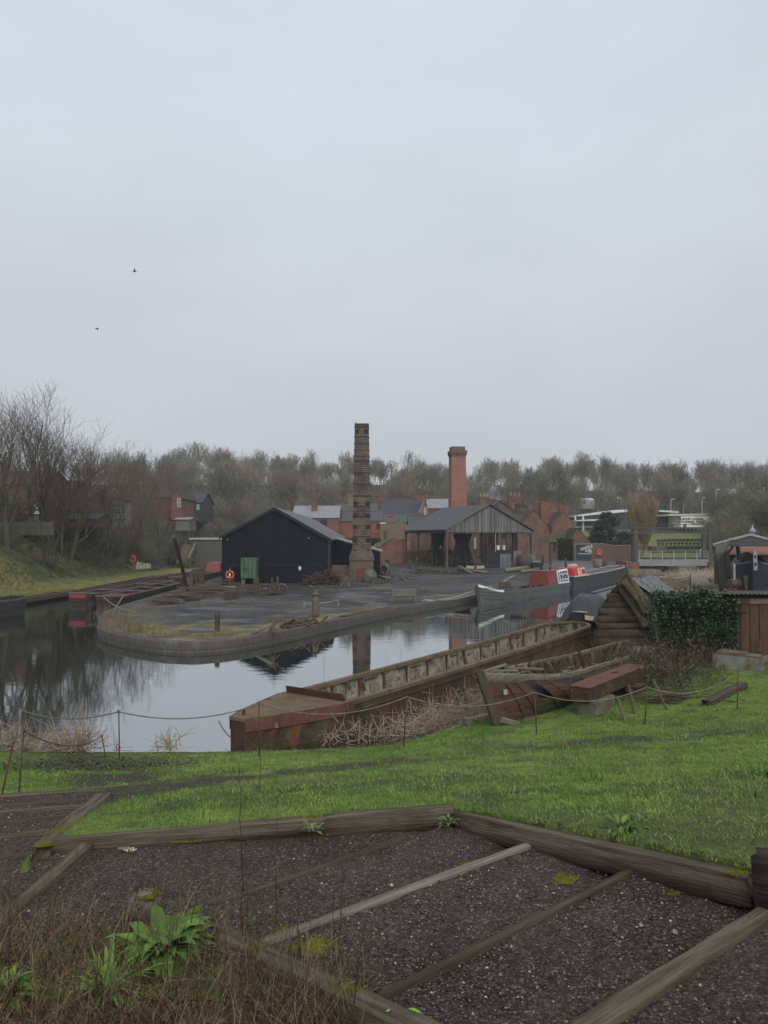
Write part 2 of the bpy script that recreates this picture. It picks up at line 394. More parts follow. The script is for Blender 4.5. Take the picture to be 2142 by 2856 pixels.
def seg_dist(x, y, P, closed=False):
    """distance from points to polyline"""
    q = np.stack([np.ravel(x), np.ravel(y)], 1); best = np.full(len(q), 1e9); n = len(P)
    for i in range(n if closed else n-1):
        a = P[i]; b = P[(i+1)%n]; ab = b-a; t = np.clip(((q-a)@ab)/(ab@ab), 0, 1); d = np.linalg.norm(q-(a+t[:, None]*ab), axis=1); best = np.minimum(best, d)
    return best.reshape(np.shape(x))
def inside(x, y, P):
    x = np.asarray(x); y = np.asarray(y); r = np.zeros(x.shape, bool); n = len(P); j = n-1
    for i in range(n):
        xi, yi = P[i]; xj, yj = P[j]
        c = ((yi > y) != (yj > y)) & (x < (xj-xi)*(y-yi)/((yj-yi) if yj != yi else 1e-9)+xi); r ^= c; j = i
    return r
def zy(x, y):
    """yard height"""
    x = np.asarray(x, float); y = np.asarray(y, float)
    d = seg_dist(x, y, QA[:-1])
    e = .36*ss(44, 64, y)+.35*ss(72, 104, y)
    return .44+e*ss(.6, 6, d)
def zy1(x, y): return float(zy(np.array([x]), np.array([y]))[0])
XB = [(20,-60),(30,-40),(40,-29.5),(51,-25.6),(70,-24.7),(100,-23.8),(130,-23.2),(400,-23)]
XR = [(20,5),(26,7.6),(30,10.4),(40,14.5),(50,18.8),(62,25),(72,30.5),(85,37),(104,42.5),(106,46),(400,46)]
def xb(y): return np.interp(y, [a for a, _ in XB], [b for _, b in XB])
def xr(y): return np.interp(y, [a for a, _ in XR], [b for _, b in XR])
def vnoise(x, y, s, seed=0):
    """smooth value noise, vectorised"""
    x = np.asarray(x)/s; y = np.asarray(y)/s; xi = np.floor(x); yi = np.floor(y); fx = x-xi; fy = y-yi; fx = fx*fx*(3-2*fx); fy = fy*fy*(3-2*fy)
    def h(a, b): v = np.sin(a*127.1+b*311.7+seed*74.7)*43758.5453; return v-np.floor(v)
    return (h(xi,yi)*(1-fx)+h(xi+1,yi)*fx)*(1-fy)+(h(xi,yi+1)*(1-fx)+h(xi+1,yi+1)*fx)*fy
def fbm(x, y, s, seed=0): return .5*vnoise(x,y,s,seed)+.3*vnoise(x,y,s/2.1,seed+1)+.2*vnoise(x,y,s/4.3,seed+2)
def zl(x, y):
    """far land: left embankment, right bank, wooded rise behind"""
    x = np.asarray(x, float); y = np.asarray(y, float)
    tl = xb(y)-x; tr = x-xr(y)
    left = .46+5.0*ss(1.8, 11+3*ss(60,100,y), tl)*(1-.72*ss(82,104,y))+.03*np.clip(tl-10, 0, 200)
    right = -.5+1.0*ss(-1.5, 1.2, tr)+.75*ss(3, 14, tr)+.02*np.clip(tr-14, 0, 200)
    yard = np.where(y > 119, zy(x, np.minimum(y, 130))-.03, -1.2)
    back = 1.1+13.0*ss(135, 265, y)+3.2*ss(120, 160, y)*(1-ss(-5,30,x))+.02*np.clip(y-265, 0, 500)
    z = np.where(tl > 0, left, np.where(tr > -2, right, -1.2)); z = np.maximum(z, yard)
    back = back+5.0*ss(205, 275, y)+3.0*ss(128, 158, y)*ss(26, 34, x)*(1-ss(95, 120, x))*(1-ss(165,200,y)*.6)
    k = ss(120, 150, y); z = np.where(y > 120, np.maximum(z, z*(1-k)+np.maximum(back, z)*k), z)
    return z+.35*(fbm(x, y, 9, 5)-.5)*np.where(z > .9, 1, 0)*ss(.9, 2, z)
def zl1(x, y): return float(zl(np.array([x]), np.array([y]))[0])
def L_(px, py, y0=28, y1=400):
    """where a photo ray meets the far land"""
    d = ray(px, py); t = y0/d[1]
    while t*d[1] < y1 and 5+d[2]*t > zl1(d[0]*t, d[1]*t): t += .25
    return (d[0]*t, d[1]*t, 5+d[2]*t)
def grid(xs, ys, zf, colf=None, keep=None):
    Xg, Yg = np.meshgrid(xs, ys); Zg = zf(Xg, Yg); nx, ny = len(xs), len(ys)
    Vn = np.stack([Xg.ravel(), Yg.ravel(), Zg.ravel()], 1); i = np.arange((ny-1)*nx).reshape(ny-1, nx)[:, :-1].ravel()
    Fn = np.stack([i, i+1, i+nx+1, i+nx], 1)
    if keep is not None:
        k = keep(Xg, Yg).ravel(); Fn = Fn[k[Fn].all(1)]
        used = np.unique(Fn); mp_ = -np.ones(len(Vn), int); mp_[used] = np.arange(len(used)); Vn = Vn[used]; Fn = mp_[Fn]
    col = colf(Vn[:,0], Vn[:,1], Vn[:,2]) if colf else None
    return Vn, Fn, col
def lerp(a, b, t): return np.asarray(a)[None]*(1-t[:, None])+np.asarray(b)[None]*t[:, None]
# ---- bed of the canal and everything beyond
Vn, Fn, _ = grid(np.array([-1500,-300,-100,0,100,300,1500.]), np.array([-300,0,100,300,1500.]), lambda x, y: x*0-1.3)
struct(MB().arr(Vn, Fn).build('ground', M('canal_bed', (.03,.03,.025), (.04,.037,.03)), uv=None))
# ---- water
m, nt, b = nodes('water'); nt.nodes.remove(b)
v = vec(nt, 'Object'); gl = nd(nt, 'BsdfGlossy'); gl.inputs['Roughness'].default_value = .015; gl.inputs['Color'].default_value = (.93,.96,.97,1)
df = nd(nt, 'BsdfDiffuse'); df.inputs['Color'].default_value = (.012,.016,.012,1)
mpn = nd(nt, 'Mapping'); mpn.inputs['Scale'].default_value = (.55,1.5,1); nt.links.new(v, mpn.inputs[0])
calm = ramp(nt, noise(nt, v, .07, 2, .5), .35, .65)
h = math_(nt, 'ADD', math_(nt, 'MULTIPLY', noise(nt, mpn.outputs[0], 1.6, 3, .5), 1.0), math_(nt, 'MULTIPLY', noise(nt, mpn.outputs[0], 6.5, 2, .5), .16))
bn = nd(nt, 'Bump'); bn.inputs['Distance'].default_value = .03; nt.links.new(h, bn.inputs['Height'])
st_ = math_(nt, 'MULTIPLY_ADD', calm, .10); nt.nodes[-1].inputs[2].default_value = .045; nt.links.new(st_, bn.inputs['Strength'])
nt.links.new(bn.outputs[0], gl.inputs['Normal']); fr = nd(nt, 'Fresnel'); fr.inputs['IOR'].default_value = 1.33; nt.links.new(bn.outputs[0], fr.inputs['Normal'])
mx = nd(nt, 'MixShader'); nt.links.new(math_(nt, 'POWER', fr.outputs[0], .36), mx.inputs[0]); nt.links.new(df.outputs[0], mx.inputs[1]); nt.links.new(gl.outputs[0], mx.inputs[2])
nt.links.new(mx.outputs[0], nt.nodes['Material Output'].inputs[0]); MATS['water'] = m
Vn, Fn, _ = grid(np.linspace(-70, 62, 12), np.linspace(13, 150, 12), lambda x, y: x*0)
struct(MB().arr(Vn, Fn).build('canal_water', m, uv=None))
# ---- stair geometry (used to cut the bank)
R1a, R1b = Vector((.22,8.0,1.90)), Vector((-1.45,6.6,1.88)); R2a, R2b = Vector((1.5,7.5,2.06)), Vector((-.98,5.66,2.02))
R3a, R3b = Vector((2.22,6.55,2.25)), Vector((-.11,4.6,2.25)); R4a, R4b = Vector((2.95,5.56,2.45)), Vector((.72,3.82,2.45))
STAIR = np.array([(-3.5,7.95),(.76,8.58),(2.69,5.55),(4.3,3.0),(2.6,1.6),(.4,3.7),(-1.55,6.05),(-3.3,5.9)])
LSTAIR = np.array([(-3.5,7.6),(-3.9,11.1),(-9,11.5),(-9,6),(-3.3,5.9)])
# ---- near grass bank
def mudf(x, y):
    path = np.array([B(p, q)[:2] for p, q in ((560,2165),(850,2150),(1250,2108),(1550,2078),(1850,2055),(2150,2030))])
    p2 = np.array([B(p, q)[:2] for p, q in ((250,2110),(330,2170),(330,2215),(700,2160))])
    n = fbm(x, y, 1.1, 3)
    a = (1-ss(.2, 1.2, seg_dist(x, y, path)))*ss(.28, .5, n)*.95
    b_ = (1-ss(.3, 1.5, seg_dist(x, y, p2)))*ss(.28, .5, n)
    c_ = ss(.58, .74, fbm(x, y, .55, 9))*.75
    d_ = ss(.55, .70, fbm(x, y, 2.2, 19))*.6
    return np.clip(np.maximum.reduce([a, b_, c_, d_]), 0, 1)
def colb(x, y, z):
    g1 = np.array((.072,.115,.023)); g2 = np.array((.135,.18,.04)); n = ss(.3,.7,fbm(x,y,1.7,1)); c = lerp(g1, g2, n)
    m_ = mudf(x, y)[:, None]; c = c*(1-m_)+np.array((.055,.05,.034))*m_
    wd_ = np.where(inside(x, y, np.array([(-3.4,5.9),(-1.6,6.1),(1.2,2.9),(2,0),(-8,0),(-8,6)])), 1., 0.)[:, None]; c = c*(1-wd_)+lerp((.045,.033,.022),(.075,.055,.036), n)*wd_
    e = (1-ss(.02, .16, z))[:, None]; c = c*(1-e)+np.array((.05,.042,.028))*e
    return c
def zb_cut(x, y):
    z = zb(x, y); cut = inside(x, y, STAIR) | inside(x, y, LSTAIR); z = np.where(cut, z-.45, z)
    sh = 17.55+np.clip(x-.2, 0, 30)*1.05-.0*x
    z = np.where(y > sh, z-.55*ss(0, 1.2, y-sh), z)
    return z+.03*(fbm(x, y, .5, 2)-.5)
xs = np.concatenate([np.arange(-40,-12,1.), np.arange(-12,14,.12), np.arange(14,30,1.)]); ys = np.concatenate([np.arange(-8,2,.5), np.arange(2,21,.12), np.arange(21,27.5,.3)])
Vn, Fn, cb = grid(xs, ys, zb_cut, colb)
struct(MB().arr(Vn, Fn).build('grass_bank', M('bank_soil', (.75,.75,.75), (1.1,1.1,1.1), attr=True, s=7, bs=40, bp=.6, rough=.95, spec=.1), uv=None, smooth=True, col=cb))
# ---- yard
def coly(x, y, z):
    d = seg_dist(x, y, QA); n = fbm(x, y, 2.2, 4); c = lerp((.024,.0218,.0205), (.060,.055,.0505), ss(.3,.7,n))*lerp((.7,.7,.7),(1.25,1.25,1.25),fbm(x*.6,y*1.3,.9,44))
    front = (1-ss(40, 47, y)); right = (1-ss(0,2.5,np.abs(y-44)))*0
    mo = (1-ss(.8, 2.6+2.2*fbm(x,y,1.4,8), d))*np.clip(front+.5*(1-ss(47,53,y)),0,1)*ss(.33,.5,fbm(x,y,.9,6))
    mo = np.maximum(mo, (1-ss(1.5,5.5,np.hypot((x+11.5)/1.6,y-36)))*ss(.4,.55,fbm(x,y,1.3,16)))
    mcol = lerp((.085,.075,.035), (.17,.155,.03), ss(.35,.6,fbm(x,y,.7,12)))
    c = c*(1-mo[:, None])+mcol*mo[:, None]
    rd = ss(82, 96, y)*ss(6, 16, x); c = c*(1-rd[:, None])+np.array((.085,.085,.09))*rd[:, None]
    return c
Vn, Fn, cb = grid(np.arange(-18,39,.34), np.arange(32,126,.34), lambda x, y: zy(x, y)+.05*(fbm(x,y,1.6,7)-.5)*ss(.5,1.5,seg_dist(x,y,QA)), coly, lambda x, y: inside(x, y, QA) & (seg_dist(x, y, QA[:-1]) > .12))
m = M('yard_mud', (.8,.8,.8), (1.15,1.15,1.15), attr=True, s=3, bs=5, bp=.8, bd=.09, rough=.75, spec=.4, coord='Object', fine=.6, fs=4.5)
nt = m.node_tree; b = [n for n in nt.nodes if n.type == 'BSDF_PRINCIPLED'][0]; v = vec(nt, 'Object', (.55,1.25,1))
pud = ramp(nt, noise(nt, v, .42, 6, .6), .545, .63)
yy = nd(nt, 'SeparateXYZ'); nt.links.new(vec(nt, 'Object'), yy.inputs[0]); pud = math_(nt, 'MULTIPLY', pud, ramp(nt, yy.outputs[1], 66, 52))
r_ = math_(nt, 'MULTIPLY_ADD', pud, -.58); nt.nodes[-1].inputs[2].default_value = .72; nt.links.new(r_, b.inputs['Roughness'])
sp_ = math_(nt, 'MULTIPLY_ADD', pud, .8); nt.nodes[-1].inputs[2].default_value = .3; nt.links.new(sp_, b.inputs['Specular IOR Level'])
struct(MB().arr(Vn, Fn).build('yard', m, uv=None, smooth=True, col=cb))
# ---- quay wall and coping round the island
def offset(P, d):
    out = []
    for i in range(len(P)):
        a = P[max(i-1,0)]; b_ = P[min(i+1,len(P)-1)]; t = Vector((b_[0]-a[0], b_[1]-a[1])).normalized(); out.append((P[i][0]-t.y*d, P[i][1]+t.x*d))
    return out
def chaikin(P, k=2):
    P = [tuple(p) for p in P]
    for _ in range(k):
        Q = [P[0]]
        for a, b_ in zip(P, P[1:]): Q += [(a[0]*.75+b_[0]*.25, a[1]*.75+b_[1]*.25), (a[0]*.25+b_[0]*.75, a[1]*.25+b_[1]*.75)]
        P = Q+[P[-1]]
    return P
Qs = chaikin(QUAY[:-1], 2); Qo = offset(Qs, .03); Qi = offset(Qs, .50)
def strip_uv(o, P, scale=1.0):
    """u runs along the polyline, v across the four faces"""
    me = o.data
    return o
def wall_strip(name, P, prof, mat):
    """sweep a (inward offset, z) profile along a polyline; u = run length, v = profile length"""
    rows = [offset(P, a) for a, _ in prof]; K = len(prof); vs = []; fs = []; run = [0]; pl = [0]
    for a, b_ in zip(P, P[1:]): run.append(run[-1]+math.dist(a, b_))
    for a, b_ in zip(prof, prof[1:]): pl.append(pl[-1]+math.dist(a, b_))
    for i in range(len(P)):
        for k in range(K): vs.append((rows[k][i][0], rows[k][i][1], prof[k][1]))
    for i in range(len(P)-1):
        for k in range(K-1): a = i*K+k; fs.append((a, a+1, a+K+1, a+K))
    mb = MB().add(vs, fs); o = mb.build(name, mat, uv=None); l = o.data.uv_layers.new(name='UVMap')
    for p in o.data.polygons:
        for li in p.loop_indices:
            vi = o.data.loops[li].vertex_index; l.data[li].uv = (run[vi//K], pl[vi%K])
    return o
bq = brick('quay_brick', (.095,.084,.074), (.07,.063,.057), (.045,.042,.038), bw=.13, bh=.30, ms=.008, dirt=(.045,.043,.036), mot=.5, offset=0, bp=.3, pale=(.20,.195,.175))
o = wall_strip('quay_wall', Qs, [(.55,.30),(.52,.455),(.05,.475),(.0,.44),(.0,.16),(.03,.16),(.035,-1.0)], bq); tag(o, 'low blue brick quay wall curving round the cinder yard', 'quay wall')
# left bank wall
Lb = chaikin([(x, y) for y, x in XB[1:7]], 2)
o = wall_strip('bank_wall', Lb, [(-.0,-.9),(.0,.36),(-.02,.37),(-.02,.5),(-.5,.5),(-.5,.2)], brick('bank_brick', (.085,.055,.045), (.06,.045,.04), (.035,.032,.03), dirt=(.03,.03,.024), mot=.9))
tag(o, 'dark brick canal wall along the foot of the grassy embankment', 'canal wall')
# ---- far land sheet
def coll(x, y, z):
    tl = xb(y)-x; n = fbm(x, y, 6, 21); base = lerp((.030,.034,.017), (.052,.048,.028), ss(.3,.7,n))
    tow = ((tl > .3) & (tl < 60) & (y < 112)); gr = lerp((.12,.125,.042), (.15,.155,.05), n)
    k = (1-ss(2.6, 4.4, tl+1.5*(n-.5)))*tow; c = base*(1-k[:, None])+gr*k[:, None]
    dry = (1-ss(54, 68, y))*ss(2.2, 3.4, tl)*(1-ss(7, 12, tl))*ss(.2,.5,n+.2); dc = lerp((.21,.175,.085), (.17,.165,.06), ss(.3,.6,fbm(x,y,3,5))); c = c*(1-dry[:, None])+dc*dry[:, None]
    ivy = ss(56, 60, y)*(1-ss(88,98,y))*ss(2.5,4.5,tl)*(1-ss(9,13,tl))*ss(.42,.6,fbm(x,y,2,15)); c = c*(1-ivy[:, None])+np.array((.062,.07,.032))*ivy[:, None]
    lawn = ss(124, 134, y)*(1-ss(172, 184, y))*ss(28, 34, x)*(1-ss(100,130,x)); c = c*(1-lawn[:, None])+lerp((.11,.125,.045), (.13,.14,.05), n)*lawn[:, None]
    rt = ((x-xr(y)) > -1)*(1-ss(118,124,y)); rc = lerp((.085,.085,.045), (.13,.12,.07), ss(.3,.6,fbm(x,y,2.5,31))); c = c*(1-rt[:, None])+rc*rt[:, None]
    return c
xs = np.concatenate([np.arange(-420,-64,12.), np.arange(-64,60,.9), np.arange(60,430,12.)]); ys = np.concatenate([np.arange(26.2,124,.8), np.arange(124,290,3.), np.arange(290,520,15.)])
Vn, Fn, cb = grid(xs, ys, zl, coll, lambda x, y: ((xb(y)-x > .12) | (x-xr(y) > -2.2) | (y > 119)))
struct(MB().arr(Vn, Fn).build('hillside', M('land', (.8,.8,.8), (1.3,1.3,1.3), attr=True, s=1.1, bs=7, bp=.9, bd=.08, rough=1, spec=.08, fine=.4, fs=9), uv=None, smooth=True, col=cb))
# ================================================================== near bank: timber steps, gravel, ropes, plants
wood_old = M('old_timber', (.078,.058,.040), (.155,.128,.097), s=1.6, coord='UV', st=(.5,9,1), fs=7, fine=.55, bs=7, bp=1, bd=.03, rough=.92, spec=.15,
             stains=[((.06,.065,.035), 1.4, .5, .75, (1,1,1)), ((.035,.028,.022), 1.1, .58, .75, (.6,4,1))])
wood_dark = M('dark_timber', (.05,.038,.027), (.095,.075,.055), s=1.6, coord='UV', st=(.5,9,1), fs=7, fine=.55, bs=7, bp=1, bd=.03, rough=.92, spec=.15, stains=[((.06,.06,.03), 1.3, .55, .75, (1,1,1))])
wood_pale = M('pale_timber', (.15,.125,.10), (.24,.21,.175), s=1.6, coord='UV', st=(.5,9,1), fs=7, fine=.5, bs=7, bp=1, bd=.03, rough=.92, spec=.15, stains=[((.055,.046,.036), 1.0, .5, .72, (.5,4,1))])
moss_m = M('moss', (.10,.105,.018), (.19,.175,.028), s=14, bs=60, bp=1, bd=.03, rough=1, spec=.05, fine=.4, fs=60)
def timber(name, label, pts, w, h, mat, seed, cat='timber edging', group=None, lift=0, moss=()):
    mb = MB(); root = None
    a, b_ = Vector(pts[0]), Vector(pts[1]); dz = Vector((0,0,-h/2+lift)); L = (b_-a).length
    mb.log(a+dz, b_+dz, w, h, seed, n=max(8, int(L/.16)))
    o = mb.build(name, mat, uv='grain', smooth=True); tag(o, label, cat, group)
    for k, (t, l, ww) in enumerate(moss):
        c = a.lerp(b_, t); d = (b_-a).normalized(); mm = MB(); r = random.Random(seed*31+k)
        for _ in range(int(260*l/.3)):
            q = c+d*r.uniform(-l/2, l/2)+Vector((-d.y, d.x, 0))*r.gauss(0, ww/3); mm.ico((q.x, q.y, q.z+lift-.003), (r.uniform(.008,.018),)*2+(r.uniform(.006,.014),), 1, r, .25)
        mo = mm.build('moss', moss_m, uv=None, smooth=True); mo.parent = o
    return o
A1 = Vector((-3.34,7.90,1.90)); A2 = Vector((.76,8.56,2.02)); Am = A1.lerp(A2, .66)
timber('sleeper_beam', 'long weathered sleeper edging the grass behind the cinder landing', (A1, Am), .15, .15, wood_old, 1, moss=((.94,.14,.07),))
timber('sleeper_beam', 'short sleeper whose end butts into the corner of the step edging', (Am+Vector((.01,0,.005)), A2), .15, .23, wood_old, 2)
D1 = Vector((.80,8.42,1.995)); D2 = Vector((2.62,5.55,2.575))
timber('sleeper_beam', 'long brown sleeper climbing along the grass side of the steps', (D1, D2), .13, .22, wood_old, 3, moss=((.965,.16,.08),))
timber('sleeper_beam', 'thick dark sleeper end standing higher at the right of the steps', (Vector((2.62,5.40,2.82)), Vector((3.75,4.1,2.98))), .17, .42, wood_dark, 4)
timber('step_riser', 'thin brown riser board nearest the grass corner of the steps', (R1b, R1a), .07, .16, wood_dark, 5, cat='step riser')
timber('step_riser', 'pale broad riser board in the middle of the cinder steps', (R2b, R2a), .10, .18, wood_pale, 6, cat='step riser')
timber('step_riser', 'narrow grey riser board ending by the gravel heap below the sleeper', (R3b, R3a), .07, .18, wood_dark, 7, cat='step riser')
timber('step_riser', 'broad split grey riser board nearest the camera', (R4b, R4a+(R4a-R4b)*.25), .15, .2, wood_old, 8, cat='step riser')
timber('landing_board', 'grey board crossing the landing from the sleeper end to the weeds', (Vector((-3.0,7.9,1.885)), Vector((-3.12,5.6,1.93))), .13, .14, wood_old, 9, cat='step riser')
P1 = Vector((-1.62,6.25,1.98)); P2 = Vector((.25,4.05,2.44)); Pe = P1.lerp(P2, 1.35)
timber('sleeper_beam', 'mossy sleeper along the weedy side of the steps', (P1, Pe), .17, .25, wood_old, 10, moss=((.30,.14,.09), (.55,.2,.1), (.75,.12,.07)))
E1 = Vector((-3.42,7.8,1.88)); E2 = Vector((-3.95,10.95,1.36))
timber('sleeper_beam', 'moss topped sleeper running down beside the lower steps', (E1, E2), .24, .3, wood_old, 12, moss=((.33,.9,.13), (.02,.2,.1)))
lows = [((0,2390),(118,2380),1.72),((0,2331),(170,2312),1.62),((0,2291),(214,2270),1.53),((0,2264),(243,2245),1.44),((0,2243),(272,2226),1.35),((0,2218),(297,2199),1.27)]
LR = []
for i, (p, q, z) in enumerate(lows):
    a = Vector(G(*p, z)); b_ = Vector(G(*q, z)); a2 = a-(b_-a).normalized()*1.6; LR.append((a2, b_))
    timber('step_riser', ['topmost riser of the lower steps, flush with dark cinders', 'second riser down the lower steps below the landing', 'third riser down the lower steps beside the moss', 'fourth riser down the lower steps, thin and brown', 'fifth riser down the lower steps, pale and thin', 'lowest riser of the lower steps at the grass edge'][i], (a2, b_), .11 if i%2 else .09, .16, wood_old if i%2 else wood_dark, 20+i, cat='step riser', group='risers of the lower steps')
# ---- cinder and gravel treads
def tread(pts, nx=60, ny=30, amp=.02, seed=0):
    """bilinear sheet between two risers"""
    a, b_, c, d = [np.array(p) for p in pts]; u = np.linspace(0,1,nx); v = np.linspace(0,1,ny); U, W = np.meshgrid(u, v)
    P = (a[None,None]*((1-U)*(1-W))[...,None]+b_[None,None]*(U*(1-W))[...,None]+c[None,None]*(U*W)[...,None]+d[None,None]*((1-U)*W)[...,None])
    P[...,2] += amp*2*(fbm(P[...,0], P[...,1], .35, seed)-.5)
    i = np.arange((ny-1)*nx).reshape(ny-1, nx)[:, :-1].ravel(); return P.reshape(-1,3), np.stack([i,i+1,i+nx+1,i+nx],1)
dz = Vector((0,0,-.03)); ex = lambda a, b_, k: b_+(b_-a).normalized()*k
treads = [
 (Vector((-3.2,5.6,1.88)), Vector((-1.3,5.9,1.90)), Vector((.7,8.45,1.80)), Vector((-3.3,7.9,1.80))),
 (R1b+Vector((.02,-.9,.02)), R1b, R1b, R1b),
 (R1b+dz+Vector((-.15,-.12,0)), ex(R1b,R1a,.55)+dz, ex(R2b,R2a,.2)-Vector((0,0,.14)), R2b-Vector((.12,.12,.13))),
 (R2b+dz+Vector((-.1,-.1,0)), ex(R2b,R2a,.2)+dz, ex(R3b,R3a,.2)-Vector((0,0,.14)), R3b-Vector((.12,.12,.13))),
 (R3b+dz+Vector((-.1,-.1,0)), ex(R3b,R3a,.3)+dz, ex(R4b,R4a,.3)-Vector((0,0,.12)), R4b-Vector((.15,.15,.12))),
 (R4b+dz+Vector((-.3,-.25,0)), ex(R4b,R4a,.9)+dz, ex(R4b,R4a,.9)+Vector((.9,-1.4,.1)), R4b+Vector((.9,-1.4,.1))),
]
treads.pop(1)
for k in range(len(LR)-1):
    a, b_ = LR[k]; c, d = LR[k+1]; treads.append((a+dz*1.0+Vector((0,0,-.05)), b_+dz+Vector((.1,0,-.05)), d+dz*.6+Vector((.1,0,0)), c+dz*.6))
treads.append((Vector((-7,5.6,1.75)), Vector((-3.1,5.6,1.90)), LR[0][1]+Vector((.12,0,-.02)), LR[0][0]-Vector((0,0,.02))))
treads.append((LR[0][1]+Vector((.0,-.3,-.02)), Vector((-3.06,6.9,1.88)), Vector((-3.05,7.85,1.85)), Vector((-3.5,7.9,1.74))))
gm = M('cinder_gravel', (.058,.047,.041), (.10,.083,.071), s=1.3, stains=[((.085,.08,.035), 1.7, .58, .74, (1,1,1)), ((.018,.017,.017), .9, .46, .64, (1,1,1)), ((.17,.15,.125), 42, .66, .70, (1,1,1)), ((.25,.24,.23), 75, .69, .72, (1,1,1))], fine=.6, fs=70, bs=55, bp=1, bd=.02, rough=.95, spec=.08)
pebbles(gm, (38, 75), [(.030,.024,.021),(.054,.043,.036),(.088,.069,.056),(.13,.105,.083),(.22,.195,.16)], [.34,.34,.21,.09,.015])
V_all = []; F_all = []; o_ = 0
for i, t in enumerate(treads):
    a, f = tread(t, seed=i); V_all.append(a); F_all.append(f+o_); o_ += len(a)
gr = MB().arr(np.concatenate(V_all), np.concatenate(F_all)).build('cinder_path', gm, uv=None, smooth=True); struct(gr)
def octa(P, R, rng):
    """many small faceted stones"""
    n = len(P); base = np.array([(1,0,0),(-1,0,0),(0,1,0),(0,-1,0),(0,0,.7),(0,0,-.7)]); Vn = base[None]*R[:,None,None]*rng.uniform(.55,1.35,(n,6,1))
    th = rng.uniform(0, 6.28, n); c, s_ = np.cos(th)[:,None], np.sin(th)[:,None]; x = Vn[...,0]*c-Vn[...,1]*s_; y = Vn[...,0]*s_+Vn[...,1]*c
    Vn = np.stack([x,y,Vn[...,2]],2)+P[:,None,:]; f = np.array([(0,2,4),(2,1,4),(1,3,4),(3,0,4),(2,0,5),(1,2,5),(3,1,5),(0,3,5)])
    return Vn.reshape(-1,3), (f[None]+(np.arange(n)*6)[:,None,None]).reshape(-1,3)
rng = np.random.default_rng(5)
def on_treads(n, which=None, w=None):
    ks = rng.choice(len(treads) if which is None else which, n, p=w); u, v_ = rng.uniform(0,1,n), rng.uniform(0,1,n); T = np.array([[list(p) for p in t] for t in treads])[ks]
    return T[:,0]*((1-u)*(1-v_))[:,None]+T[:,1]*(u*(1-v_))[:,None]+T[:,2]*(u*v_)[:,None]+T[:,3]*((1-u)*v_)[:,None]
wts = np.array([3,2.5,4.5,5,3.5]+[.8]*5+[1.2,.3]); wts = wts/wts.sum()
def varcol(n, per, cols, probs): k = rng.choice(len(cols), n, p=probs); c = np.array(cols)[k]*rng.uniform(.65,1.3,(n,1)); return np.repeat(c, per, 0)
P = on_treads(34000, None, wts); R = np.minimum(rng.lognormal(-5.15,.45,len(P)), .024); P[:,2] += R*.25
Vn, Fn = octa(P, R, rng)
stm = M('stones', (.8,.8,.8), (1.2,1.2,1.2), attr=True, s=20, bs=60, bp=.3, rough=.8, spec=.3)
tag(MB().arr(Vn, Fn).build('gravel', stm, uv=None, col=varcol(len(P), 6, [(.032,.029,.028),(.10,.085,.075),(.20,.165,.13),(.36,.33,.29)], [.46,.32,.18,.04])), 'loose cinders and pale grit strewn over the steps', 'gravel', kind='stuff')
# heap of larger stones below the right sleeper
P = np.array([[x, y, 2.0+.06*0] for x, y in zip(rng.uniform(-.25,.25,900), rng.uniform(0,1,900))]); t = P[:,1]; base = lerp(np.array(D1)+np.array((.0,-.45,-.24)), np.array(D2)+np.array((-.1,-.1,-.30)), t)
P = base+np.stack([rng.normal(-.1,.14,900), rng.normal(-.1,.12,900), rng.uniform(-.02,.03,900)],1); R = np.minimum(rng.lognormal(-4.3,.4,900), .04)
Vn, Fn = octa(P, R, rng); tag(MB().arr(Vn, Fn).build('rubble', stm, uv=None, col=varcol(900, 6, [(.03,.028,.028),(.09,.075,.07),(.18,.155,.13)], [.5,.35,.15])), 'coarser dark rubble gathered along the foot of the sleeper', 'rubble', kind='stuff')
# moss cushions on the cinders
def cushion(px, py, z, rx, ry, n, seed):
    n = n*4; r = random.Random(seed)
    r = random.Random(seed); c = G(px, py, z); mb = MB(); mb.ico((c[0],c[1],z-.002), (rx,ry,.006), 2, r, .12)
    for _ in range(n):
        a = r.uniform(0, 6.28); q = r.random()**.8; s_ = r.uniform(.004,.012)*(1.3-q*.6); mb.ico((c[0]+rx*q*math.cos(a)*r.uniform(.7,1.2), c[1]+ry*q*math.sin(a), z+.002), (s_*1.3, s_*1.3, s_*.8), 1, r, .3)
    return mb.build('moss_cushion', moss_m, uv=None, smooth=True)
for k, (px, py, z, rx, ry, n, lb) in enumerate([(1578,2452,2.08,.12,.10,90,'round yellow moss cushion on the middle tread'),(1890,2492,2.25,.10,.06,40,'small moss cushion under the right sleeper'),(880,2640,2.02,.20,.14,120,'spreading moss cushion by the weedy sleeper'),(1310,2410,1.97,.10,.03,24,'thin moss strip along the pale riser'),
   (490,2345,1.83,.30,.05,90,'moss strip on the landing under the long sleeper'),(335,2348,1.84,.12,.04,30,'moss tuft by the end of the landing board'),(800,2600,2.0,.10,.10,24,'faint moss patch beside the dead stalks')]):
    tag(cushion(px, py, z, rx, ry, n, 60+k), lb, 'moss')
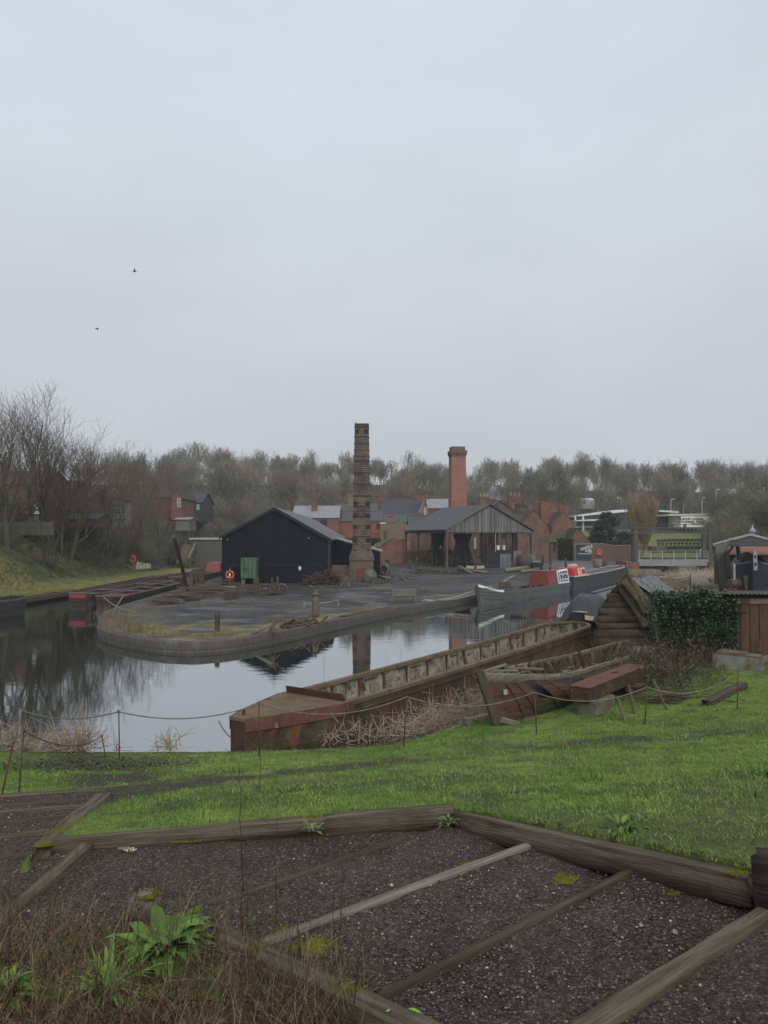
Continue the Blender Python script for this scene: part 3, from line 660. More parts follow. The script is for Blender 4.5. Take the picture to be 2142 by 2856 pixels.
# ---- grass blades over the near bank
def blades(n, region, hmin, hmax, wmin, wmax, dens, seed, lean=.5):
    r = np.random.default_rng(seed); x = r.uniform(region[0], region[1], n*3); y = region[2]+(region[3]-region[2])*r.uniform(0,1,n*3)**2.0
    k = (np.abs(x) < y*.55+.3) & ~inside(x, y, STAIR) & ~inside(x, y, LSTAIR) & (r.uniform(0,1,n*3) < dens(x, y)); x, y = x[k][:n], y[k][:n]; m_ = len(x)
    z = zb_cut(x, y)-.01; h = r.uniform(hmin, hmax, m_)*(0.6+.8*fbm(x, y, .9, 40)); wd = r.uniform(wmin, wmax, m_)*(1+.06*y); th = r.uniform(0, 2*PI, m_); ln = r.uniform(.1, lean, m_)*h
    dx, dy = np.cos(th), np.sin(th); Vn = np.empty((m_,3,3)); Vn[:,0] = np.stack([x-dy*wd, y+dx*wd, z],1); Vn[:,1] = np.stack([x+dy*wd, y-dx*wd, z],1); Vn[:,2] = np.stack([x+dx*ln, y+dy*ln, z+h],1)
    f = np.arange(m_*3).reshape(-1,3); t = np.clip(.55*ss(.3,.7,fbm(x, y, 1.3, 1))+.45*ss(.35,.65,fbm(x,y,.35,71)),0,1); c = lerp((.068,.135,.024), (.155,.215,.044), t)*r.uniform(.6,1.4,(m_,1))
    dead = r.uniform(0,1,m_) < .04+.16*ss(.5,.7,fbm(x,y,1.9,81)); c[dead] = np.array((.22,.19,.09))
    c3 = np.repeat(c, 3, 0); return Vn.reshape(-1,3), f, c3
bm_ = M('grass_blade', (.8,.8,.8), (1.2,1.2,1.2), attr=True, s=2, bp=0, fine=0, rough=.7, spec=.15)
gd = lambda x, y: (1-.93*mudf(x, y))*ss(17.9, 17.0, y-np.clip(x-.2,0,30)*1.05)*1.0
Vn, Fn, cb = blades(270000, (-12,13,5,24), .015, .046, .0028, .0046, gd, 3, 2.2)
tag(MB().arr(Vn, Fn).build('grass', bm_, uv=None, col=cb), 'short green grass covering the bank between the steps and the water', 'grass', kind='stuff')
tuft = lambda x, y: ss(.55,.75,fbm(x,y,.7,60))*(1-mudf(x,y))*(.35+.65*ss(1.0,4.0,x))
Vn, Fn, cb = blades(26000, (-3,13,5,22), .06, .13, .003, .005, tuft, 4, 1.4)
tag(MB().arr(Vn, Fn).build('long_grass', bm_, uv=None, col=cb), 'longer tufts of grass on the mound at the right', 'grass', kind='stuff')
# ---- rope fence: posts and sagging ropes
rust_d = M('rusty_iron', (.06,.038,.028), (.11,.06,.035), s=5, rough=.8, spec=.3, metal=.2)
rope_m = M('rope', (.20,.19,.14), (.13,.12,.085), s=9, fs=60, fine=.5, bs=70, bp=1, rough=.95, spec=.1)
posts = [((2,2060),(46,1975),'leaning rope post at the far left by the shore',2.0),((332,2128),(331,1985),'rusty rope post with a ring hook at the left shore',0),((722,2110),(722,1963),'rope post standing before the bow of the rusty barge',0),
 ((1123,2082),(1135,1943),'rope post beside the pile of dead reeds',0),((1497,2050),(1490,1931),'rope post in front of the derelict wooden bow',0),((1797,2022),(1804,1916),'rope post in front of the red iron pontoon',0),((2055,1978),(2058,1878),'rope post by the old log on the right lawn',0),((2215,1960),(2215,1865),'rope post off to the right beyond the log',0)]
tops = []
for b_, t, lb, _ in posts:
    p = Vector(B(*b_)); tp = V(t[0], t[1], p.y+.02); root = thing('rope_post', lb, 'post', p, group='rope fence posts')
    MB().tube([p-Vector((0,0,.25)), p.lerp(Vector(tp), .5)+Vector((.008,0,0)), tp], [.015,.013,.013], 6).build('shaft', rust_d, root, smooth=True)
    MB().torus((tp[0], tp[1], tp[2]), .028, .008, (0,1,0), 12, 5).build('eye', rust_d, root, smooth=True)
    if 'hook' in lb: MB().torus((p.x-.015, p.y-.02, p.z+.32), .05, .009, (.3,1,0), 12, 5).build('hook', flat('red_paint', (.25,.04,.03)), root)
    tops.append(Vector(tp))
def rope(a, b_, sag, label, r=.013, name='rope', group='ropes strung between the posts', mat=None, n=18):
    a = Vector(a); b_ = Vector(b_); pts = [a.lerp(b_, i/n)-Vector((0,0,sag*4*(i/n)*(1-i/n))) for i in range(n+1)]
    return tag(MB().tube(pts, r, 6).build(name, mat or rope_m, uv=None, smooth=True), label, 'rope', group)
for i, (sg, lb) in enumerate([(.20,'rope hanging above the reflected trees at the left'),(.22,'rope sagging over open water left of the barge bow'),(.30,'rope hanging across the side of the rusty barge'),(.26,'rope hanging before the dead reeds and derelict bow'),(.25,'rope hanging under the red iron pontoon'),(.28,'rope sagging over the lawn toward the log'),(.12,'last rope leaving the picture above the right lawn')]):
    rope(tops[i], tops[i+1], sg, lb)
pl = [((-10,2240),(40,2060)),((50,2212),(66,2038)),((300,2110),(284,2052))]; tp2 = []
for k, (b_, t) in enumerate(pl):
    p = Vector(B(*b_)); tp = V(t[0], t[1], p.y+.02); root = thing('rope_post', ['slanting rusty post at the left edge beside the lower steps','thin rusty post above the lower steps','short leaning post at the end of the lower rope'][k], 'post', p, group='rope fence posts')
    MB().tube([p-Vector((0,0,.25)), tp], .014, 6).build('shaft', rust_d, root, smooth=True); MB().torus(tp, .024, .007, (0,1,0), 10, 5).build('eye', rust_d, root); tp2.append(Vector(tp))
rope(V(-60,2120,8.5), tp2[1], .06, 'low rope rising from the left edge to the thin post'); rope(tp2[1], tp2[2], .22, 'low rope sagging from the thin post towards the shore')
# ---- leaf helper
def leaf_cloud(P, size, rng_, flat_=.6, asp=.6):
    n = len(P); a = rng_.uniform(0, 2*PI, n); t = rng_.uniform(-1, 1, n)*flat_*PI/2; r = size*rng_.uniform(.6,1.4,n)
    d = np.stack([np.cos(a)*np.cos(t), np.sin(a)*np.cos(t), np.sin(t)],1); h = np.stack([-np.sin(a), np.cos(a), rng_.uniform(-.6,.6,n)],1)*asp*.5
    tip = P+d*r[:,None]; mid = P+d*(r*.5)[:,None]; Vn = np.stack([P, mid+h*r[:,None], tip, mid-h*r[:,None]],1)
    return Vn.reshape(-1,3), np.arange(n*4).reshape(-1,4)
leaf_m = M('leaf', (.85,.85,.85), (1.15,1.15,1.15), attr=True, s=9, bp=0, fine=.3, fs=40, rough=.6, spec=.15)
def broad_leaf(mb, base, az, el, L, W, curl=.5, n=6, seed=0):
    r = random.Random(seed); b_ = Vector(base); d = Vector((math.cos(az), math.sin(az), 0)); s_ = Vector((-d.y, d.x, 0)); vs = []; p = b_.copy(); e = el
    for i in range(n+1):
        t = i/n; w_ = W*math.sin(PI*min(1, (t*.93+.07))**.8)*(.25 if i == 0 else 1)+.002; fold = .25*w_
        wob = r.uniform(-.12,.12)*w_
        vs += [p+s_*w_/2+Vector((0,0,fold+wob)), p, p-s_*w_/2+Vector((0,0,fold-wob))]
        p = p+(d*math.cos(e)+Vector((0,0,1))*math.sin(e))*L/n; e -= curl*2/n
    mb.add(vs, [f for i in range(n) for f in ((3*i,3*i+1,3*i+4,3*i+3),(3*i+1,3*i+2,3*i+5,3*i+4))])
def leafy(name, label, cat, c, n, L, W, seed, cols, elr=(.3,1.2), curl=.7, spread=.06):
    r = random.Random(seed); mb = MB(); cc = []
    for k in range(n):
        m0 = len(mb.v); a = r.uniform(0, 2*PI); l = L*r.uniform(.6,1.1); broad_leaf(mb, (c[0]+spread*math.cos(a)*r.random(), c[1]+spread*math.sin(a)*r.random(), c[2]+r.uniform(-.01,.03)), a, r.uniform(*elr), l, W*r.uniform(.7,1.1)*l/L, curl*r.uniform(.5,1.3), 6, k)
        col = np.array(cols[0])*(1-(t := r.random()))+np.array(cols[1])*t; cc += [tuple(col*r.uniform(.8,1.15))]*(len(mb.v)-m0)
    return tag(mb.build(name, leaf_m, uv=None, smooth=True, col=np.array(cc)), label, cat)
def Bz(px, py): return B(px, py)
GC = [(.045,.10,.017), (.115,.20,.036)]
c0 = Bz(450,2690); leafy('leafy_plant', 'broad leaved green plant growing behind the mossy stone', 'plant', (c0[0],c0[1],c0[2]+.06), 110, .33, .11, 1, GC, curl=.9, spread=.14)
c1 = Bz(520,2620); leafy('leafy_plant', 'smaller green rosette leaning against the sleeper', 'plant', (c1[0],c1[1],c1[2]+.05), 60, .21, .08, 2, GC, curl=.9, spread=.1)
c2 = Bz(8,2800); leafy('leafy_plant', 'bright green leaves cut by the left edge of the picture', 'plant', c2, 44, .27, .08, 3, [(.08,.17,.026),(.15,.26,.045)], elr=(.5,1.4))
c3 = Bz(300,2780); leafy('lily_plant', 'tuft of narrow strap leaves among the weeds', 'plant', c3, 60, .36, .022, 4, [(.09,.18,.03),(.17,.29,.05)], elr=(.5,1.35), curl=.8, spread=.09)
c4 = Bz(1115,2870); leafy('leafy_plant', 'single bright green seedling at the bottom edge', 'plant', (c4[0], c4[1], c4[2]+.02), 5, .15, .065, 5, [(.14,.30,.05),(.2,.38,.07)], elr=(.7,1.4), spread=.02)
c5 = Bz(1740,2310); leafy('leafy_plant', 'dock leaves on the lawn behind the right sleeper', 'plant', c5, 26, .14, .045, 6, GC, elr=(.4,1.1), spread=.2)
c6 = Bz(2130,2165); leafy('leafy_plant', 'rough leafy clump on the mound at the right edge', 'plant', c6, 46, .24, .02, 7, GC, elr=(.5,1.3), spread=.2)
for k, (px, py, lb) in enumerate(((1252,2300,'little grey green weed in the corner of the sleepers'),(1545,2325,'little weed at the end of the pale riser'),(870,2320,'small weed rooted at the foot of the long sleeper'))):
    c = G(px, py, 1.92 if k != 1 else 2.05); leafy('weed', lb, 'plant', c, 26, .12, .03, 10+k, [(.09,.12,.05),(.15,.18,.08)], elr=(.3,1.3), spread=.06)
mb = MB(); c = G(405,2520,1.98); mb.ico((c[0], c[1]-.05, c[2]+.0), (.13,.10,.12), 3, random.Random(3), .10)
st = mb.build('boulder', M('stone', (.16,.13,.10), (.10,.085,.07), s=6, bs=14, bp=1), uv=None, smooth=True); tag(st, 'mossy boulder at the edge of the landing behind the plant', 'boulder')
mm = MB(); r = random.Random(8)
for _ in range(170): mm.ico((c[0]+r.gauss(.04,.04), c[1]-.05+r.gauss(-.01,.04), c[2]+.105-abs(r.gauss(0,.012))), (.012,.012,.009), 1, r, .3)
mo = mm.build('moss', moss_m, uv=None, smooth=True); mo.parent = st
# ---- dead weeds, leaf litter in the bottom left corner
def segs_mesh(S_, n=3):
    """S_ = rows (x0,y0,z0,x1,y1,z1,r0,r1): one little prism each"""
    S_ = np.asarray(S_, float); p, q = S_[:, :3], S_[:, 3:6]; d = q-p; d /= np.maximum(np.linalg.norm(d, axis=1), 1e-9)[:, None]
    u = np.where(np.abs(d[:, 2:3]) < .9, np.array([[0,0,1.]]), np.array([[1.,0,0]])); a = np.cross(d, u); a /= np.linalg.norm(a, axis=1)[:, None]; b_ = np.cross(d, a); Vn = []
    for P_, R_ in ((p, S_[:, 6]), (q, S_[:, 7])):
        for k in range(n):
            t = 2*PI*k/n; Vn.append(P_+(a*math.cos(t)+b_*math.sin(t))*R_[:, None])
    Vn = np.stack(Vn, 1).reshape(-1, 3); f = np.array([(k, (k+1)%n, n+(k+1)%n, n+k) for k in range(n)])
    return Vn, (f[None]+(np.arange(len(S_))*2*n)[:, None, None]).reshape(-1, 4)
def stalks(n, cf, hf, r, seed, lean=.4, bend=.3, branch=0, zf=None):
    q = random.Random(seed); S_ = []; G_ = []
    for _ in range(n):
        x, y = cf(q); z = zf(x, y) if zf else zb1(x, y); h = hf(q); a = q.uniform(0, 6.28); l = abs(q.gauss(0, lean)); d = Vector((math.cos(a)*l, math.sin(a)*l, 1)).normalized(); p = Vector((x, y, z-.02)); k = 5; rr = r*q.uniform(.6,1.5); cid = q.random()
        for i in range(k):
            d = (d+Vector((q.gauss(0,bend*.3), q.gauss(0,bend*.3), -bend*.25*i/k))).normalized(); e = p+d*h/k; S_.append((*p, *e, rr*(1-.15*i), rr*(1-.15*(i+1)))); G_.append(cid)
            if branch and i > 0:
                for _b in range(branch):
                    if q.random() < .6:
                        d2 = (d+Vector((q.gauss(0,.7), q.gauss(0,.7), q.gauss(.1,.4)))).normalized(); e2 = e+d2*h*q.uniform(.06,.2); S_.append((*e, *e2, rr*.5, rr*.25)); G_.append(cid)
            p = e
    return S_, np.array(G_)
def weedpos(q):
    while True:
        px, py = q.uniform(-60, 1000), q.uniform(2560, 3000)
        if py > 2590+max(0, (px-560)*.52) or q.random() < .02: break
    b_ = B(px, py); return b_[0], b_[1]
dead_m = M('dead_stalk', (.8,.8,.8), (1.2,1.2,1.2), attr=True, s=5, bp=0, fine=.2, rough=.9, spec=.1)
S_, Gd = stalks(2300, weedpos, lambda q: q.uniform(.12,.6), .0022, 5, 1.0, .6, 1)
c = lerp((.055,.034,.024), (.34,.26,.155), Gd**2.2); Vn, Fn = segs_mesh(S_); tag(MB().arr(Vn, Fn).build('dead_weeds', dead_m, uv=None, col=np.repeat(c, 6, 0)), 'tangle of dead stems and grass in the near left corner', 'weeds', kind='stuff')
S_, Gd = stalks(75, weedpos, lambda q: q.uniform(.3,.8), .0038, 15, .22, .25, 1); Vn, Fn = segs_mesh(S_); tag(MB().arr(Vn, Fn).build('dock_stems', dead_m, uv=None, col=np.repeat(lerp((.05,.028,.020),(.12,.065,.045),Gd),6,0)), 'reddish brown upright dead stems in the near left corner', 'weeds', kind='stuff')
q = random.Random(77); P = []; 
while len(P) < 5200:
    x, y = weedpos(q); P.append((x, y, zb1(x, y)+abs(q.gauss(0,.025))))
P = np.array(P); rg = np.random.default_rng(8); Vn, Fn = leaf_cloud(P, .045, rg, .35, .6); c = lerp((.045,.028,.02), (.15,.085,.055), rg.uniform(0,1,len(P))**1.5)
gi = rg.uniform(0,1,len(P)) < .16; c[gi] = np.array((.055,.085,.03))*rg.uniform(.7,1.5,(gi.sum(),1))
tag(MB().arr(Vn, Fn).build('leaf_litter', leaf_m, uv=None, col=np.repeat(c, 4, 0)), 'brown fallen leaves and ground ivy under the dead weeds', 'leaf litter', kind='stuff')
# tall dead stalks that stand up in front of the view
def tall(px, pyb, pyt, label, seed, r=.006, group='tall dead stalks in front of the steps', leafs=26, dark=(.05,.036,.028)):
    b_ = B(px, pyb) if pyb < 2500 or px < 560 else G(px, pyb, 2.05); q = random.Random(seed); t = V(px+q.uniform(-8,8), pyt, b_[1]); p = Vector(b_); t = Vector(t); n = 14; S_ = []; pr = p
    H = (t-p).length
    for i in range(1, n+1):
        e = p.lerp(t, i/n)+Vector((q.gauss(0,.006), q.gauss(0,.006), 0)); f = 1-.8*i/n; S_.append((*pr, *e, r*(f+.057), r*f)); pr = e
        if i > 4:
            for _ in range(2):
                if q.random() < .55:
                    d = Vector((q.gauss(0,.5), q.gauss(0,.5), .8)).normalized(); e1 = e+d*H*q.uniform(.05,.14); e2 = e1+(d+Vector((q.gauss(0,.4),q.gauss(0,.4),.2))).normalized()*H*.06
                    S_ += [(*e, *e1, r*f*.5, r*.22), (*e1, *e2, r*.22, r*.12)]
    root = thing('dead_stalk', label, 'plant', p, group=group); Vn, Fn = segs_mesh(S_, 4); MB().arr(Vn, Fn).build('stem', flat('stalk_%d' % seed, dark, .9, .1), root, uv=None)
    if leafs:
        P = np.array([p.lerp(t, q.uniform(.02,.5))+Vector((q.gauss(0,.014), q.gauss(0,.014), 0)) for _ in range(leafs)]); Vn, Fn = leaf_cloud(P, .05, np.random.default_rng(seed), 1, .5); MB().arr(Vn, Fn).build('withered_leaves', M('withered', (.055,.04,.03), (.10,.07,.05)), root, uv=None)
tall(676,2640,2140,'tallest dead stalk, dark and branched, before the long sleeper',1); tall(768,2580,2200,'thin dead stalk right of the tallest one',2,.0045); tall(690,2800,2420,'dead stalk behind the strap leaved tuft, bent at its tip',3,.005)
tall(835,2740,2480,'stubby dead stalk beside the mossy sleeper',4,.005,leafs=34); tall(945,2790,2490,'dark dead stalk at the end of the pale riser',5,.004,leafs=30); tall(25,2830,2390,'dead stalk near the left edge of the picture',6,.005,leafs=8)
tall(505,2640,2400,'dead grass stem above the broad leaved plant',7,.004,leafs=4,dark=(.16,.12,.07)); tall(600,2620,2410,'dry seed head stalk on the landing edge',8,.004,leafs=30,dark=(.16,.12,.07)); tall(1010,2860,2590,'blackened stalk at the bottom of the picture',9,.005,leafs=20)
tall(725,2205,2010,'budding sapling on the bank in front of the barge bow',10,.006,'saplings on the bank',0,(.09,.07,.05)); tall(1120,2070,1800,'bundle of bare shoots beside the dead reeds',11,.006,'saplings on the bank',0,(.13,.075,.045)); tall(905,2055,1810,'single bare whip rising in front of the barge',12,.005,'saplings on the bank',0,(.07,.055,.04))
for k, (px, dx) in enumerate(((1085,-26),(1150,30),(1170,55))): tall(px,2060,1830+20*k,['left hand bare whip by the reed pile','right hand bare whip by the reed pile','outer bare whip leaning over the reed pile'][k],13+k,.004,'saplings on the bank',0,(.13,.075,.045))
# ---- dead reeds along the shore
def reedpile(name, label, pts, n, seed, L=(.3,.9), up=.35, zz=None, r=.008, cols=((.20,.145,.10),(.42,.34,.25))):
    q = random.Random(seed); S_ = []; G_ = []
    for _ in range(n):
        i = q.randrange(len(pts)-1); t = q.random(); a = pts[i]; b_ = pts[i+1]; x = a[0]+(b_[0]-a[0])*t+q.gauss(0, a[2]); y = a[1]+(b_[1]-a[1])*t+q.gauss(0, a[2]*.8); z = max((zz if zz is not None else max(0, float(zb_cut(np.array([x]), np.array([y]))[0]))), 0)+abs(q.gauss(0,.16))
        az = q.uniform(0, 6.28); el = abs(q.gauss(0, up)) if q.random() < .85 else q.uniform(.9,1.5); l = q.uniform(*L); d = Vector((math.cos(az)*math.cos(el), math.sin(az)*math.cos(el), math.sin(el))); S_.append((x, y, z, x+d.x*l, y+d.y*l, z+d.z*l, r, r*.6)); G_.append(q.random())
    c = lerp(cols[0], cols[1], np.array(G_)**1.3); Vn, Fn = segs_mesh(S_); return tag(MB().arr(Vn, Fn).build(name, dead_m, uv=None, col=np.repeat(c, 6, 0)), label, 'reeds', kind='stuff')
g2 = lambda px, py, z, s_: (*G(px, py, z)[:2], s_)
reedpile('dead_reeds', 'collapsed dead reeds between the rusty barge and the grass', [g2(1130,2025,.25,.3), g2(1230,1985,.3,.5), g2(1330,1950,.35,.45), g2(1420,1900,.3,.4)], 1050, 1, L=(.2,.75), up=.33, r=.0065)
reedpile('dead_reeds', 'sparse dead reed stubs at the foot of the barge bow', [g2(900,2060,.2,.15), g2(1010,2045,.2,.2), g2(1100,2030,.2,.2)], 130, 2, L=(.15,.45), up=.7)
reedpile('dead_reeds', 'flattened pale reeds along the left shore', [g2(-60,2075,.08,.3), g2(100,2080,.08,.3), g2(250,2085,.08,.25)], 420, 3, L=(.2,.7), up=.35)
reedpile('dead_reeds', 'upright clump of dead reed stems at the left shore', [g2(205,2095,.1,.14), g2(222,2095,.1,.14)], 90, 4, L=(.4,.9), up=1.2)
reedpile('dead_reeds', 'small straw coloured reed tuft near the barge bow', [g2(455,2092,.1,.12), g2(485,2094,.1,.12)], 70, 6, L=(.2,.5), up=.8, cols=((.25,.19,.11),(.45,.36,.22)))
# dark creeper leaves by the left shore
q = np.random.default_rng(31); c = np.array(B(235,2135)); P = np.stack([c[0]+q.normal(0,1.0,2600), c[1]+q.normal(0,.45,2600), np.zeros(2600)],1); P[:,2] = zb(P[:,0], P[:,1])+np.abs(q.normal(0,.03,2600))
Vn, Fn = leaf_cloud(P, .06, q, .4, .8); cc = lerp((.05,.03,.025), (.055,.075,.03), q.uniform(0,1,2600)); tag(MB().arr(Vn, Fn).build('creeper', leaf_m, uv=None, col=np.repeat(cc, 4, 0)), 'dark bramble and fallen leaves at the left shore', 'ground cover', kind='stuff')
# bits lying about
mb = MB(); 
a = Vector(B(1970,1968)); b_ = Vector(B(2075,1918)); o = MB().log(a+Vector((0,0,.05)), b_+Vector((0,0,.07)), .22, .16, 5, 14, .1).build('log', wood_dark, uv='grain', smooth=True); tag(o, 'old mossy log lying on the right lawn behind the rope', 'log')
c = Vector(B(1310,2022)); o = MB().box((c.x, c.y+.1, c.z+.07), (.28,.2,.17), .2).build('stone_block', M('stone', (.1,.1,.1)), bevel=.01); tag(o, 'squared stone block on the grass by the derelict bow', 'stone')
c = Vector(G(330,2368,1.86)); mb = MB().tube([c, c+Vector((.11,.02,0))], .018, 7); tag(mb.build('wood_chunk', wood_pale, uv='grain'), 'split bit of pale wood on the landing', 'wood scrap')
mb = MB()
for k in range(5): a = rnd.uniform(0,3); p = Vector(G(352+k*5, 2378-rnd.uniform(0,8), 1.865)); mb.tube([p, p+Vector((.05*math.cos(a), .05*math.sin(a), .01))], .007, 5)
tag(mb.build('wood_chips', flat('chip', (.5,.42,.3)), uv=None), 'little heap of fresh pale wood chips on the landing', 'wood chips')
# ================================================================== boats
def hull_parts(L, sheer, wid, floor=.15, bot=-.5, n=36, gw=.10, tum=.9, fwd=None, rake=0):
    """local frame: x along the keel 0..L, y across, z up. returns outer skin, gunwale cap, inner lining"""
    O, Gn, I = MB(), MB(), MB(); st = []
    for i in range(n+1):
        s = i/n; s = s if fwd is None else fwd(s); x = s*L; w_ = wid(s); z = sheer(s); st.append((x, w_, z))
    rk = lambda x, f: x-rake*max(0,1-x/2.2)*max(0,f)
    def rows(mb, prof, flip):
        for sd in (1, -1):
            vs = []; K = 0
            for x, w_, z in st:
                pr = prof(x, w_, z); K = len(pr); vs += [(rk(px, pz/z), sd*py, pz) for px, py, pz in pr]
            fs = []
            for i in range(n):
                for k in range(K-1):
                    a = i*K+k; q = (a, a+1, a+K+1, a+K); fs.append(q if (sd > 0) ^ flip else q[::-1])
            mb.add(vs, fs)
    rows(O, lambda x, w_, z: [(x, w_*tum*.9, bot), (x, w_*tum, 0), (x, w_*(tum+1)/2, z*.45), (x, w_, z*.8), (x, w_, z)], False)
    rows(Gn, lambda x, w_, z: [(x, w_+.025, z-.07), (x, w_+.03, z+.03), (x, max(w_-gw, 0), z+.035), (x, max(w_-gw, 0), z-.07)], False)
    rows(I, lambda x, w_, z: [(x, max(w_-gw*.55, 0), z-.02), (x, max(w_-gw*.8, 0)*.97, floor+.05), (x, 0, floor)], False)
    for x, w_, z, d in ((*st[0], 1), (*st[-1], -1)):
        if w_ > .03:
            q = [(x, -w_*tum*.9, bot), (x, w_*tum*.9, bot), (x, w_*tum, 0), (x, w_*(tum+1)/2, z*.45), (x, w_, z*.8), (x, w_, z), (x, -w_, z), (x, -w_, z*.8), (x, -w_*(tum+1)/2, z*.45), (x, -w_*tum, 0)]
            O.poly(q if d > 0 else q[::-1]); e = .06*d
            I.poly([(x+e, -w_+gw*.5, floor), (x+e, w_-gw*.5, floor), (x+e, w_-gw*.5, z-.02), (x+e, -w_+gw*.5, z-.02)]); Gn.box((x+e/2, 0, z), (.1, 2*w_+.06, .07))
    return O, Gn, I
def boat(name, label, cat, a, b_, group=None):
    a = Vector((a[0], a[1], 0)); b_ = Vector((b_[0], b_[1], 0)); d = b_-a
    return thing(name, label, cat, a, math.atan2(d.y, d.x), group), d.length
rust = M('rust', (.115,.052,.028), (.06,.034,.023), s=1.4, stains=[((.045,.032,.026), 2.0, .5, .68, (.6,.6,2)), ((.20,.075,.03), 2.6, .58, .72, (1,1,1)), ((.085,.075,.038), 1.2, .56, .75, (1,1,.5))], fine=.5, fs=22, bs=24, bp=.8, rough=.9, spec=.2)
rust_side = M('rust_side', (.085,.046,.028), (.046,.032,.023), s=.8, stains=[((.15,.062,.033), 1.1, .58, .68, (1,1,.8)), ((.03,.024,.02), 1.6, .52, .7, (3,3,.5)), ((.085,.08,.038), .7, .56, .72, (1,1,1))], fine=.55, fs=18, bs=24, bp=.8, rough=.92, spec=.15)
peel = M('peeling_plate', (.26,.235,.18), (.155,.135,.10), s=2.2, stains=[((.05,.04,.03), 3.4, .5, .62, (1,1,.45)), ((.11,.06,.03), 2.1, .57, .7, (1,1,.6)), ((.04,.035,.03), 7, .56, .66, (1,1,1))], fine=.5, fs=20, bs=26, bp=.8, rough=.95, spec=.1)
rust_top = M('rust_top', (.155,.11,.072), (.11,.08,.053), s=2, stains=[((.10,.095,.04), 1.1, .5, .7, (1,1,1)), ((.06,.04,.03), 3, .56, .7, (1,1,1))], fine=.4, fs=30, bs=40, bp=.5, rough=.95, spec=.1)
red_rust = M('red_oxide', (.125,.055,.038), (.085,.04,.03), s=2.5, stains=[((.06,.035,.025), 2.4, .55, .7, (1,1,1)), ((.26,.11,.06), 5, .58, .7, (1,1,1))], fine=.35, bs=40, bp=.4, rough=.85, spec=.25)
# ---- the long rusty barge
root, L = boat('rusty_barge', 'long rust streaked open barge lying half sunk beside the near bank', 'barge', (-3.36,17.75), (8.75,35.0))
def wid(s):
    x = s*L; a = .22+.83*min(1, x/2.5)**.8; e = (L-x); return min(a, 1.05*math.sqrt(max(0, 1-max(0, (1.9-e)/1.95)**2))+.05)
O, Gn, I = hull_parts(L, lambda s: .76+.26*s*s, wid, floor=-.05, n=60, gw=.16, tum=.97)
O.build('hull', rust_side, root, local=True, uv=None); Gn.build('gunwale', rust_top, root, local=True, uv=None); I.build('hold', peel, root, local=True, uv=None)
mb = MB(); dk = [(.02,-.2),(.02,.2),(.6,.48),(1.2,.70),(2.0,.92),(2.75,1.02),(2.75,-1.02),(2.0,-.92),(1.2,-.70),(.6,-.48)]; mb.prism([(x, y, .785) for x, y in dk], (0,0,.02)); mb.build('foredeck', rust_top, root, local=True, uv=None)
mb = MB(); mb.prism([(2.75,-1.0,.80),(2.75,1.0,.80),(2.66,.95,1.0),(2.66,-.95,1.0)], (.035,0,0)); mb.build('coaming', red_rust, root, local=True, uv=None, bevel=.01)
for sd in (1,-1):
    mb = MB(); pts = [(i*.5, sd*(wid(i*.5/L)+.035)) for i in range(7)]
    for (x0,y0),(x1,y1) in zip(pts, pts[1:]): mb.add([(x0,y0,.50),(x1,y1,.50),(x1,y1,.80),(x0,y0,.80),(x0,y0-sd*.03,.80),(x1,y1-sd*.03,.80)], [(0,1,2,3),(3,2,5,4)])
    mb.build('bow_band', red_rust, root, local=True, uv=None)
    mb = MB(); m_ = 50
    for i in range(m_):
        s0, s1 = .13+.86*i/m_, .13+.86*(i+1)/m_; x0, x1 = s0*L, s1*L; w0, w1 = sd*(wid(s0)+.01), sd*(wid(s1)+.01); z0, z1 = .50+.22*s0*s0, .50+.22*s1*s1
        mb.add([(x0,w0,z0),(x1,w1,z1),(x1,w1+sd*.03,z1+.012),(x0,w0+sd*.03,z0+.012),(x0,w0+sd*.03,z0+.05),(x1,w1+sd*.03,z1+.05),(x0,w0,z0+.06),(x1,w1,z1+.06)], [(0,1,2,3),(3,2,5,4),(4,5,7,6)])
    mb.build('rubbing_band', rust_side, root, local=True, uv=None)
for i in range(13):
    x = 3.3+i*1.28; z = .72+.26*(x/L)**2
    for sd in (1,-1):
        if x < L-2: MB().b2((x-.03, sd*(wid(x/L)-.17), 0), (x+.03, sd*(wid(x/L)-.06), z-.02)).build('rib', rust, root, local=True, uv=None)
    if i % 2 == 0 and x < L-3: MB().b2((x+.3, wid(x/L)-.13, z-.16), (x+.95, wid(x/L)-.105, z-.12)).build('bracket', rust, root, local=True, uv=None)
mb = MB(); mb.tube([(.25,.05,.78),(.25,.05,.93)], .035, 8); mb.build('bollard', rust, root, local=True)
c = root.location; tm = Vector(V(612,2010,17.9)); rope((tm.x-.02, tm.y, tm.z), (tm.x+.32, tm.y-.2, .35), .05, 'frayed mooring line hanging from the tip of the rusty barge', .016, 'mooring_rope', 'mooring lines')
